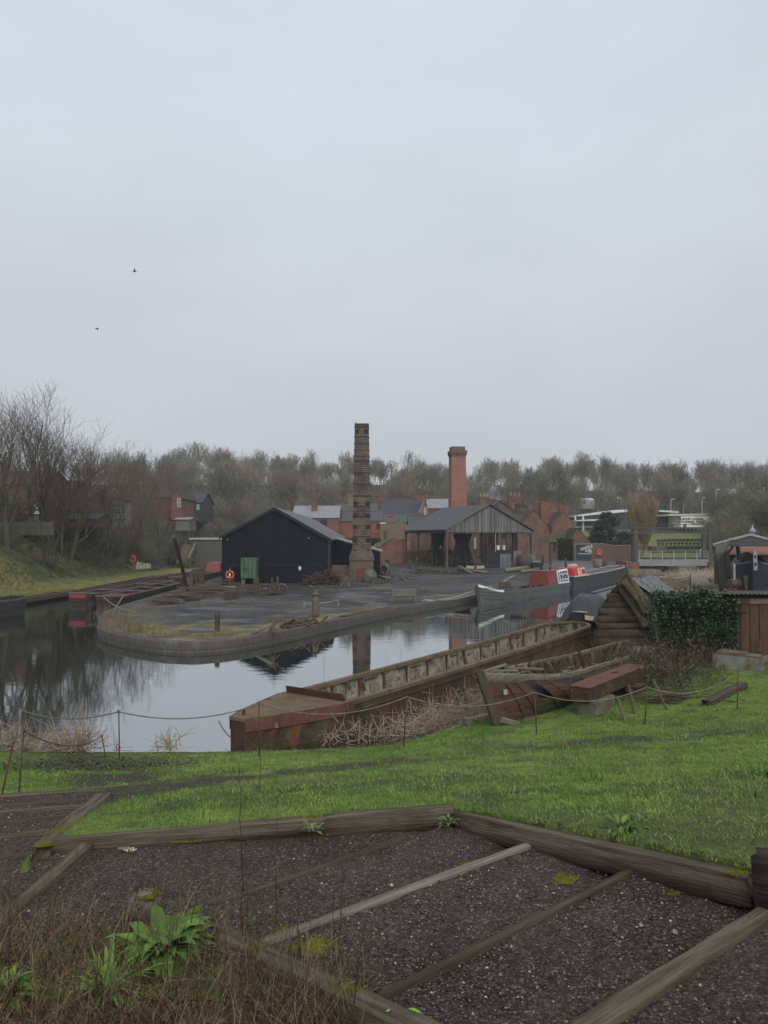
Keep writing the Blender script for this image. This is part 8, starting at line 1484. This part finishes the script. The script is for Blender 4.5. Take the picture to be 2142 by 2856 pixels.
# ---- casks and a person on the quay
for k, (px, py, lb_) in enumerate(((1667,1584,'weathered cask standing on the quay, nearer one'),(1681,1581,'darker cask behind the nearer one on the quay'))):
    c = Yd(px, py); mb = MB(); mb.lathe([(0,0),(.48,0),(.56,.35),(.58,.55),(.54,.85),(.48,1.1),(.44,1.1),(0,1.05)], c, 16); cs = thing('cask', lb_, 'cask', c, group='casks on the quay'); mb.build('staves', (wgrey, wood_dark)[k], cs, smooth=True); 
    for z_ in (.2,.85): MB().torus((c[0],c[1],c[2]+z_), .545, .025, (0,0,1), 16, 4).build('hoop', iron, cs)
def skin_person(name, label, loc, rz):
    r_ = thing(name, label, 'person', loc, rz); J = {'pel':(0,0,.92,.15),'spine':(0,-.03,1.15,.155),'chest':(0,-.06,1.36,.165),'neck':(0,-.08,1.52,.062),'head':(.0,-.11,1.64,.092),'top':(0,-.11,1.72,.085)}
    E = [('pel','spine'),('spine','chest'),('chest','neck'),('neck','head'),('head','top')]
    for s_, n in ((-1,'l'),(1,'r')):
        J.update({'hip'+n:(s_*.10,0,.86,.11),'kn'+n:(s_*.11,-.03,.48,.07),'an'+n:(s_*.11,.02,.09,.045),'to'+n:(s_*.12,-.15,.04,.04),'sh'+n:(s_*.19,-.05,1.40,.085),'el'+n:(s_*.26,-.10,1.12,.058),'wr'+n:(s_*.20,-.30,1.02,.040),'pa'+n:(s_*.18,-.37,1.00,.036)}); E += [('pel','hip'+n),('hip'+n,'kn'+n),('kn'+n,'an'+n),('an'+n,'to'+n),('chest','sh'+n),('sh'+n,'el'+n),('el'+n,'wr'+n),('wr'+n,'pa'+n)]
        for f in range(4): J['f%d%s'%(f,n)] = (s_*.18+(f-1.5)*.022,-.425,.995-.004*f,.010); J['g%d%s'%(f,n)] = (s_*.18+(f-1.5)*.022,-.45,.955+.004*f,.009); E += [('pa'+n,'f%d%s'%(f,n)),('f%d%s'%(f,n),'g%d%s'%(f,n))]
        J['t'+n] = (s_*.18-s_*.05,-.38,1.02,.011); J['u'+n] = (s_*.18-s_*.06,-.42,1.01,.010); E += [('wr'+n,'t'+n),('t'+n,'u'+n)]
    ks = list(J); me = bpy.data.meshes.new(name); me.from_pydata([J[k][:3] for k in ks], [(ks.index(a), ks.index(b_)) for a, b_ in E], []); o = bpy.data.objects.new('body', me); COL.objects.link(o); o.parent = r_
    sm = o.modifiers.new('Skin', 'SKIN'); sv = me.skin_vertices[0].data if me.skin_vertices else None
    if sv is None: me.skin_vertices.new() if hasattr(me.skin_vertices, 'new') else None; sv = me.skin_vertices[0].data if len(me.skin_vertices) else None
    if sv is not None:
        for i, k in enumerate(ks): sv[i].radius = (J[k][3]*(1.15 if k in ('pel','spine','chest') else 1), J[k][3]*(.8 if k in ('pel','spine','chest') else 1)); sv[i].use_root = (k == 'pel')
    o.modifiers.new('Sub', 'SUBSURF').levels = 1; o.modifiers['Sub'].render_levels = 1; me.materials.append(flat('skin', (.42,.26,.19)))
    coat = MB(); coat.lathe([(.20,.62),(.235,.75),(.215,1.0),(.225,1.2),(.235,1.38),(.16,1.47),(.075,1.52)], (0,-.04,0), 16); coat.v = [(x*1.08, y*.85-.03, z) for x, y, z in coat.v]
    for s_ in (-1,1): coat.tube([(s_*.19,-.05,1.43),(s_*.265,-.10,1.12),(s_*.205,-.29,1.025)], [.105,.08,.06], 8)
    coat.build('coat', flat('coat_dark', (.018,.019,.024), .9), r_, local=True, smooth=True); tr_ = MB()
    for s_ in (-1,1): tr_.tube([(s_*.10,0,.88),(s_*.11,-.03,.48),(s_*.11,.02,.08)], [.125,.085,.07], 8); MB().ico((s_*.115,-.06,.05), (.055,.14,.055), 2).build('shoe', flat('shoe', (.02,.018,.018)), r_, local=True, smooth=True)
    tr_.build('trousers', flat('trouser', (.022,.022,.027), .9), r_, local=True, smooth=True); h_ = MB(); h_.ico((0,-.085,1.69), (.105,.11,.09), 2); h_.build('hair', flat('hair_grey', (.10,.085,.075)), r_, local=True, smooth=True)
    MB().ico((0,-.215,1.645), (.016,.026,.022), 1).build('nose', flat('skin', (.4,.2,.1)), r_, local=True, smooth=True)
    for s_ in (-1,1): MB().ico((s_*.036,-.195,1.672), (.012,.008,.008), 1).build('eye', black, r_, local=True); MB().ico((s_*.098,-.10,1.655), (.014,.024,.034), 1).build('ear', flat('skin', (.4,.2,.1)), r_, local=True)
    MB().b2((-.028,-.207,1.598),(.028,-.198,1.606)).build('mouth', flat('lip', (.28,.12,.10)), r_, local=True); return r_
pp = Yd(1717,1576); skin_person('person', 'person in dark coat leaning forward at the quay rail near the casks', pp, -.9)
qr = thing('quay_rail', 'thin iron rail and posts in front of the person on the quay', 'rail', V(1718,1580,pp[1]-.6)); 
for px in (1711,1727): a = V(px,1580,pp[1]-.6); MB().tube([(a[0],a[1],.5),V(px,1561,pp[1]-.6)], .03, 6).build('post', iron, qr)
MB().tube([V(1708,1562,pp[1]-.6),V(1730,1561,pp[1]-.6)], .03, 6).build('top_rail', iron, qr)
ct = V(1737,1566,pp[1]+5); ctt = thing('covered_cart', 'low dark covered cart behind the person on the quay', 'cart', ct); MB().b2((X(1728,ct[1]),ct[1],Z(1562,ct[1])),(X(1746,ct[1]),ct[1]+1.1,Z(1551,ct[1]))).build('body', dark, ctt, bevel=.08); MB().ico(V(1744.5,1548,ct[1]+.4), (.2,.2,.24), 2).build('sack', dark, ctt, smooth=True)
for px in (1732,1743): mb = MB(); wheel(mb, V(px,1566,ct[1]-.05), .3, (0,1,0)); mb.build('wheel', dark, ctt, uv=None)
for k, (a, b_) in enumerate((((1690,1578),(1688,1555)),((1694,1566),(1703,1578)))): tag(MB().tube([V(*a,92), V(*b_,92)], .035, 5).build('iron_rod', iron), ['thin upright rod on the quay by the casks','slanting rod on the quay by the casks'][k], 'rod')
# ================================================================== trees, woodland, haze
def tree_segs(seed, H, tr, kids, stems=1, ang=.62, up=.16, base=.25, spread=1.0, lean=(0,0), tw=.012, ratio=.62):
    """bare winter tree: rows of tapering segments with their branching level"""
    q = random.Random(seed); out = []; U = q.uniform; ML = len(kids)
    def grow(p, d, L, r, lev):
        n = (7,5,4,3,2)[min(lev,4)]; st = base if lev == 0 else .22; k = kids[lev] if lev < ML else 0; acc = 0; r_end = max(tw, r*(.45 if lev == 0 else .35)); az = U(0,6.28); pr = r
        for i in range(n):
            j = (.035,.06,.09,.12,.14)[min(lev,4)]
            d = (d[0]+q.gauss(0,j), d[1]+q.gauss(0,j), d[2]+q.gauss(0,j)*.7+up*(.12 if lev == 0 else .75)); l = math.sqrt(d[0]**2+d[1]**2+d[2]**2); d = (d[0]/l, d[1]/l, d[2]/l)
            e = (p[0]+d[0]*L/n, p[1]+d[1]*L/n, p[2]+d[2]*L/n); rr = r+(r_end-r)*(i+1)/n; out.append((*p, *e, pr, rr, lev)); p = e; pr = rr
            if k and (i+1)/n > st:
                acc += k/(n*(1-st))
                while acc >= 1:
                    acc -= 1; az += 2.4+U(-.5,.5); a = ang*U(.65,1.35)*(1.0 if lev else 1.15-.45*(i/n))
                    ux = (0,0,1) if abs(d[2]) < .95 else (1,0,0); s1 = (d[1]*ux[2]-d[2]*ux[1], d[2]*ux[0]-d[0]*ux[2], d[0]*ux[1]-d[1]*ux[0]); l = math.sqrt(sum(x*x for x in s1)) or 1; s1 = [x/l for x in s1]; s2 = (d[1]*s1[2]-d[2]*s1[1], d[2]*s1[0]-d[0]*s1[2], d[0]*s1[1]-d[1]*s1[0])
                    ca, sa = math.cos(a), math.sin(a); cz, sz = math.cos(az), math.sin(az); nd_ = tuple(d[t]*ca+(s1[t]*cz+s2[t]*sz)*sa*spread for t in range(3))
                    grow(p, nd_, L*ratio*U(.7,1.15)*(1.0 if lev else (1.05-.35*i/n)), max(tw, rr*U(.45,.65)), lev+1)
    for s_ in range(stems):
        a = 2*PI*s_/max(stems,1)+U(0,1); t = 0 if stems == 1 else U(.15,.38); grow((.12*(stems>1)*math.cos(a), .12*(stems>1)*math.sin(a), -.3), (math.sin(t)*math.cos(a)+lean[0], math.sin(t)*math.sin(a)+lean[1], 1), H*.72*(1 if stems == 1 else U(.75,1)), tr*(1 if stems == 1 else U(.5,.8)), 0)
    S_ = np.array(out); zm = S_[:,5].max(); S_[:,:6] *= H/zm; return S_
bark = M('bark', (.065,.056,.042), (.095,.084,.062), s=3, stains=[((.055,.062,.03), 1.2, .5, .75, (1,1,.5))], bs=14, bp=.8, rough=.95, spec=.1)
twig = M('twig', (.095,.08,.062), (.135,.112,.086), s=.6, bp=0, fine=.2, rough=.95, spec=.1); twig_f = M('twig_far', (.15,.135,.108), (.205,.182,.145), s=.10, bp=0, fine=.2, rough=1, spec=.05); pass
def objrand(m, lo, hi):
    nt = m.node_tree; b = [n for n in nt.nodes if n.type == 'BSDF_PRINCIPLED'][0]; l = b.inputs['Base Color'].links[0].from_socket; k = math_(nt, 'MULTIPLY_ADD', nd(nt, 'ObjectInfo').outputs['Random'], hi-lo); nt.nodes[-1].inputs[2].default_value = lo
    cv = nd(nt, 'CombineColor'); [nt.links.new(k, cv.inputs[i]) for i in range(3)]; nt.links.new(mix(nt, 1.0, l, cv.outputs[0], 'MULTIPLY'), b.inputs['Base Color'])
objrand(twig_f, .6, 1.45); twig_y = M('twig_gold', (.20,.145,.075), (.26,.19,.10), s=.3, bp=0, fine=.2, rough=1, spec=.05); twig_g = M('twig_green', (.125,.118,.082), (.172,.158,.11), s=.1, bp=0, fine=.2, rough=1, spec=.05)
def tree(name, label, loc, S_, tm, cm, group=None, nt=6, nc=3, split=1):
    r_ = thing(name, label, 'tree' if 'tree' in name else 'shrub', loc, 0, group); lv = S_[:,8]
    Vn, Fn = segs_mesh(S_[lv <= split][:, :8], nt); MB().arr(Vn, Fn).build('trunk', tm, r_, local=True, uv=None, smooth=True)
    Vn, Fn = segs_mesh(S_[lv > split][:, :8], nc); MB().arr(Vn, Fn).build('crown', cm, r_, local=True, uv=None); return r_
LT = [(20,1532,1075,.20,1,(-.02,0),'tall bare tree at the left edge, trunk dividing low',14),(76,1502,1040,.19,1,(.06,0),'tallest bare tree on the left bank, second from the edge',17),(146,1530,1120,.15,2,(.10,0),'bare tree with dark twin trunk leaning right in front of the shop sign',15),
 (118,1508,1190,.17,1,(.02,0),'bare tree with pale mossy trunk beside the panel fence',11),(172,1548,1170,.11,1,(0,0),'slender straight bare tree left of the leaning one',12),(196,1566,1155,.16,1,(.22,0),'bare tree leaning strongly right near the foot of the slope',15),
 (255,1552,1215,.12,2,(.05,0),'many stemmed bare tree right of the leaning one',13),(300,1560,1225,.11,3,(0,0),'bushy bare tree with three stems above the towpath',12),(352,1562,1228,.13,2,(.05,0),'spreading bare tree behind the small red life ring',13),(400,1555,1245,.11,3,(.06,0),'bare tree with crooked stems near the paling fence',12),(446,1548,1262,.10,3,(0,0),'last bare tree before the stone steps',12),(-40,1535,1100,.2,1,(0,0),'bare tree cut by the left edge of the picture',13)]
for k, (px, pb, pt, tr_, st_, ln, lb_, kd) in enumerate(LT):
    b_ = L_(px, pb, 45); H = (pb-pt)/FPX*b_[1]; S_ = tree_segs(100+k, H, tr_*1.45, (int(kd*.8),5,5,3) if st_ == 1 else (int(kd*.5),5,4,3), st_, .60, .17, .22, 1.0, ln, .0095)
    tree('bare_tree', lb_, (b_[0],b_[1],b_[2]-.1), S_, bark, twig, 'bare trees on the left bank')
objrand(twig_g, .6, 1.45)
# shrubs on the embankment
SV = [tree_segs(200+k, 4.6, .05, (5,5,4), 6, .55, .12, .2, 1.0, (0,0), .010) for k in range(4)]
q = random.Random(21); sh0 = None; n_ = 0; protos = [None]*4
spots = []
while len(spots) < 46:
    y = q.uniform(58, 112); t = q.uniform(5.5, 22); x = float(xb(y))-t
    px = 1071+x/y*FPX
    if -60 < px < 500 and not (y < 68 and t < 8) and (px > 210 or t > 9 or q.random() < .3): spots.append((x, y))
for i, (x, y) in enumerate(spots):
    k = i%4; loc = (x, y, zl1(x, y)-.1); sc = q.uniform(.7,1.35)
    if protos[k] is None: protos[k] = tree('bare_shrub', 'grey brown bare shrub in the scrub covering the left embankment', loc, SV[k], twig, twig_g if k%2 else twig, 'scrub on the left embankment', 4, 3, 0)
    else: copy_tree(protos[k], loc, q.uniform(0,6.28), sc)
# woodland on the rise behind: six kinds of bare tree repeated
WV = []
for k in range(6): WV.append(tree_segs(300+k, 12.5, .17, (10,6,4,3) if k != 4 else (8,6,4,3), 1 if k < 4 else 2, .55+.05*k, .18, .3, 1.0, (0,0), .026))
q = random.Random(5); protos = [None]*6; pts = []; tries = 0
def free(x, y, mind):
    return all((x-a)**2+(y-b_)**2 > mind*mind for a, b_ in pts)
while len(pts) < 250 and tries < 60000:
    tries += 1; y = 128+150*q.random()**1.0; px = q.uniform(330, 2200); x = (px-1071)/FPX*y
    if px > 1480 and px < 2010 and y < 190: continue
    if px >= 2010 and y < 150: continue
    if 780 < px <= 1480 and y < 158: continue
    if 420 < px < 580 and y < 134 and q.random() < .8: continue
    if 1325 < px < 1440 and 190 < y < 240 and q.random() < .75: continue
    if 1610 < px < 1670 and 185 < y < 222: continue
    if free(x, y, 5.2 if y < 200 else 6.4): pts.append((x, y))
pts.sort(key=lambda p: p[1]); vis = pts
for i, (x, y) in enumerate(vis):
    k = q.randrange(6); loc = (x, y, zl1(x, y)-.2); px = 1071+x/y*FPX; sc = q.uniform(.78,1.12)*(1.03 if px < 820 else .8 if px < 1100 else .88)*(.50+.95*float(fbm(np.array([x]),np.array([y]),22,77)[0]))
    if y < 165: sc *= .82
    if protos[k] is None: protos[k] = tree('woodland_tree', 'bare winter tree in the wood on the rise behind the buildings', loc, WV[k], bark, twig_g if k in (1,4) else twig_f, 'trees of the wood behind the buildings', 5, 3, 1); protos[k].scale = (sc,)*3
    else: copy_tree(protos[k], loc, q.uniform(0,6.28), (sc*q.uniform(.9,1.1), sc*q.uniform(.9,1.1), sc))
# denser far mass and undergrowth as one body each
def mass(name, label, n, posf, seed, hs, mat, segs=None):
    r = np.random.default_rng(seed); q = random.Random(seed); acc = []
    base = segs
    for _ in range(n):
        x, y = posf(q); a = q.uniform(0,6.28); s_ = q.uniform(*hs); S_ = base[q.randrange(len(base))].copy(); c, s2 = math.cos(a)*s_, math.sin(a)*s_
        for o in (0,3): xx = S_[:,o]*c-S_[:,o+1]*s2; yy = S_[:,o]*s2+S_[:,o+1]*c; S_[:,o] = xx+x; S_[:,o+1] = yy+y; S_[:,o+2] = S_[:,o+2]*s_+zl1(x,y)
        acc.append(S_[:, :8])
    Vn, Fn = segs_mesh(np.concatenate(acc), 3); return tag(MB().arr(Vn, Fn).build(name, mat, uv=None), label, 'woodland', kind='stuff')
mv = [tree_segs(400+k, 12, .13, (8,5,4), 1, .6, .18, .25, 1.0, (0,0), .045) for k in range(4)]; bv = [tree_segs(420+k, 3.4, .04, (4,4), 6, .55, .12, .15, 1.0, (0,0), .018) for k in range(4)]
def pf1(q):
    while True:
        px = q.uniform(-50,2200); y = q.uniform(215,300); return (px-1071)/FPX*y, y
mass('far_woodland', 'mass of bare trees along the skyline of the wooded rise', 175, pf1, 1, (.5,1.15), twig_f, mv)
def pf2(q):
    while True:
        px = q.uniform(380,2200); y = q.uniform(126,235); 
        if (1500 < px < 2010 and y < 178) or (760 < px < 1500 and y < 146) or (430 < px < 575 and y < 134): continue
        return (px-1071)/FPX*y, y
mass('undergrowth', 'brown saplings and undergrowth filling the wood on the rise', 520, pf2, 2, (.6,1.8), twig_g, bv)
def pf3(q):
    while True:
        y = q.uniform(54,108); t = q.uniform(4.5,24); x = float(xb(y))-t; px = 1071+x/y*FPX
        if px > -80 and px < 485 and not (y < 66 and t < 7.5): return x, y
mass('undergrowth', 'bramble and dead stems covering the left embankment', 170, pf3, 3, (.22,.55), twig, bv)
r = np.random.default_rng(4); n = 9000; y = r.uniform(50,100,n); t = r.uniform(3.6,16,n); x = xb(y)-t; k = (fbm(x,y,3,15) > .40); x, y = x[k], y[k]; P = np.stack([x,y,zl(x,y)+r.uniform(0,.22,len(x))],1)
Vn, Fn = leaf_cloud(P, .16, r, .8, .8); c = lerp((.022,.033,.014),(.065,.08,.03), r.uniform(0,1,len(P))); br = r.uniform(0,1,len(P)) < .3; c[br] = (.07,.05,.032); tag(MB().arr(Vn, Fn).build('ivy_ground', ivm, uv=None, col=np.repeat(c,4,0)), 'ivy and fallen leaves carpeting the left embankment', 'ground cover', kind='stuff')
r = np.random.default_rng(14); n = 26000; y = r.uniform(41,64,n); t = r.uniform(.5,13,n); x = xb(y)-t; px = 1071+x/y*FPX; k = (px > -40)&(t < 2.5+r.uniform(0,11,n)); x, y, t = x[k], y[k], t[k]; z = zl(x,y); m_ = len(x); th = r.uniform(0,6.28,m_); h = r.uniform(.08,.32,m_)*np.where(t < 2.5,.35,1); w_ = .022
Vn = np.empty((m_,3,3)); dx, dy = np.cos(th), np.sin(th); Vn[:,0] = np.stack([x-dy*w_,y+dx*w_,z-.02],1); Vn[:,1] = np.stack([x+dy*w_,y-dx*w_,z-.02],1); Vn[:,2] = np.stack([x+dx*h*.6,y+dy*h*.6,z+h],1); c = lerp((.13,.14,.04),(.27,.225,.11), ss(1.5,4,t)*r.uniform(.5,1,m_))*r.uniform(.7,1.25,(m_,1)); tag(MB().arr(Vn.reshape(-1,3), np.arange(m_*3).reshape(-1,3)).build('dry_grass', bm_, uv=None, col=np.repeat(c,3,0)), 'dry tussock grass on the near left embankment', 'grass', kind='stuff')
# golden willow, conifer, hedge, right hand scrub
S_ = tree_segs(501, 10.6, .12, (7,5,4), 17, .24, .22, .12, .9, (0,0), .026, .6); b_ = V(1790,1522,126); t = tree('willow_tree', 'golden brown fan shaped bare willow behind the boundary wall', (b_[0],126,1.6), S_, twig_y, twig_y, None, 4, 3, 0); t.scale = (.95,.95,1.0)
def evergreen(name, label, loc, H, R, seed, n, lsz, cols, conic=True, cat='tree'):
    r = np.random.default_rng(seed); r_ = thing(name, label, cat, loc); q = random.Random(seed); mb = MB(); mb.tube([(0,0,-.3),(0,0,H*.8)], [R*.07,.02], 6); S_ = []
    for _ in range(90): z_ = q.uniform(.05,.95)*H; a = q.uniform(0,6.28); l = R*((1-(z_/H)**3.0)*.95+.05 if conic else math.sqrt(max(.05,1-(2*z_/H-1)**2)))*q.uniform(.6,1.0); S_.append((0,0,z_-.1*l,l*math.cos(a),l*math.sin(a),z_+q.uniform(-.1,.25)*l,.05,.015))
    Vn, Fn = segs_mesh(S_); mb.arr(Vn, Fn); mb.build('trunk', bark, r_, local=True, uv=None); S_ = np.array(S_); k = r.integers(0,len(S_),n); t = r.uniform(.35,1.08,n)[:,None]; P = S_[k,:3]*(1-t)+S_[k,3:6]*t+r.normal(0,.11*R*.35+.05,(n,3)); Vn, Fn = leaf_cloud(P, lsz, r, .9, .5); c = lerp(cols[0], cols[1], np.clip(.5*fbm(P[:,0]+P[:,2],P[:,1]-P[:,2],.8,seed)+.5*r.uniform(0,1,n),0,1)); MB().arr(Vn, Fn).build('crown', ivm, r_, local=True, uv=None, col=np.repeat(c,4,0)); return r_
GD = [(.010,.022,.018),(.035,.058,.040)]
c = V(1700,1530,124); evergreen('conifer_tree', 'dark blue green conifer standing behind the boundary wall', (c[0]-.3,124,1.0), 7.6, 3.7, 1, 17000, .30, GD); c = V(1672,1530,126); evergreen('conifer_tree', 'smaller dark conifer at the left shoulder of the large one', (c[0],126,1.0), 5.4, 2.4, 2, 7000, .28, GD); c = V(1745,1530,125); evergreen('conifer_tree', 'low dark conifer at the right shoulder of the large one', (c[0],125,1.0), 4.6, 2.4, 3, 6000, .28, GD)
c = L_(477,1576,60); evergreen('evergreen_bush', 'round dark evergreen bush on the far towpath below the steps', c, 1.9, .85, 4, 2600, .14, [(.012,.022,.014),(.03,.045,.026)], False, 'bush')
hg = thing('clipped_hedge', 'clipped green hedge beside the low mossy cottage', 'hedge', (X(1578,112.5),112.5,1.1)); a = V(1557,1549,114); b_ = V(1599,1553,111.5); r = np.random.default_rng(9); n = 9000; u = r.uniform(0,1,n); fz = r.uniform(0,1,n); tp_ = Z(1504,113); P = np.stack([a[0]+(b_[0]-a[0])*u+r.normal(0,.05,n), a[1]+(b_[1]-a[1])*u-r.uniform(-.1,.1,n), 1.1+(tp_-1.1)*fz],1); k = r.uniform(0,1,n) < .25; P[k,2] = tp_+r.normal(0,.06,k.sum()); P[k,1] += r.uniform(0,1.2,k.sum())
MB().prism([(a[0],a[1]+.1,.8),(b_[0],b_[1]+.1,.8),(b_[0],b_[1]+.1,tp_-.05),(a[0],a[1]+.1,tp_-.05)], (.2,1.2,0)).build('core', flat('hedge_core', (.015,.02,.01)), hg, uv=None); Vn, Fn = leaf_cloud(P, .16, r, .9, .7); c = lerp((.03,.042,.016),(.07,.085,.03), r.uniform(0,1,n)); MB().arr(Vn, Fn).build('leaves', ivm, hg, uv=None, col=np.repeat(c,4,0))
q = random.Random(31); protos = [None]*3; RV = [tree_segs(600+k, 8.5, .10, (7,6,5,3), 3, .6, .10, .15, 1.1, (0,0), .020) for k in range(3)]
for i in range(34):
    y = q.uniform(113,155); px = q.uniform(2012,2240); x = (px-1071)/FPX*y; k = i%3; loc = (x,y,zl1(x,y)-.2); sc = q.uniform(.75,1.15)*(y/118)*(1.25 if px > 2100 else .9)
    if protos[k] is None: protos[k] = tree('scrub_tree', 'bushy bare tree in the dense scrub at the right behind the dock shed', loc, RV[k], bark, twig_g, 'scrub trees at the right', 4, 3, 0); protos[k].scale = (sc,)*3
    else: copy_tree(protos[k], loc, q.uniform(0,6.28), sc)
# birches with pale stems in front of the wood at the right
for i, (px, pb, pt, Yt) in enumerate(((1668,1428,1345,205),(1905,1420,1330,200),(1925,1418,1340,204),(1975,1430,1350,198))):
    b_ = V(px,pb,Yt); S_ = tree_segs(700+i, (pb-pt)/FPX*Yt+2, .12, (9,5,3), 1, .5, .2, .4, .8, (0,0), .02); tree('birch_tree', ['pale stemmed birch above the white curved roof','pale birch between the first two lamp posts','second pale birch behind the cream sign wall','pale birch left of the tallest lamp post'][i], (b_[0],Yt,b_[2]-2), S_, flat('birch_bark', (.30,.29,.27)), twig_f, None, 5, 3, 0)
# ---- still, damp air
hz = MB().b2((-430,-12,-2.5),(430,525,44)).build('haze', None, uv=None); hz['kind'] = 'stuff'; hz['label'] = 'thin winter haze lying over the whole basin'; hz['category'] = 'haze'
m = bpy.data.materials.new('haze'); m.use_nodes = True; nt = m.node_tree; nt.nodes.clear(); out_ = nt.nodes.new('ShaderNodeOutputMaterial'); pv = nt.nodes.new('ShaderNodeVolumePrincipled'); pv.inputs['Density'].default_value = .00042; pv.inputs['Color'].default_value = (.97,.98,1,1); pv.inputs['Anisotropy'].default_value = .2; nt.links.new(pv.outputs[0], out_.inputs['Volume']); hz.data.materials.append(m)
SC.cycles.volume_bounces = 1 if hasattr(SC, 'cycles') else 0
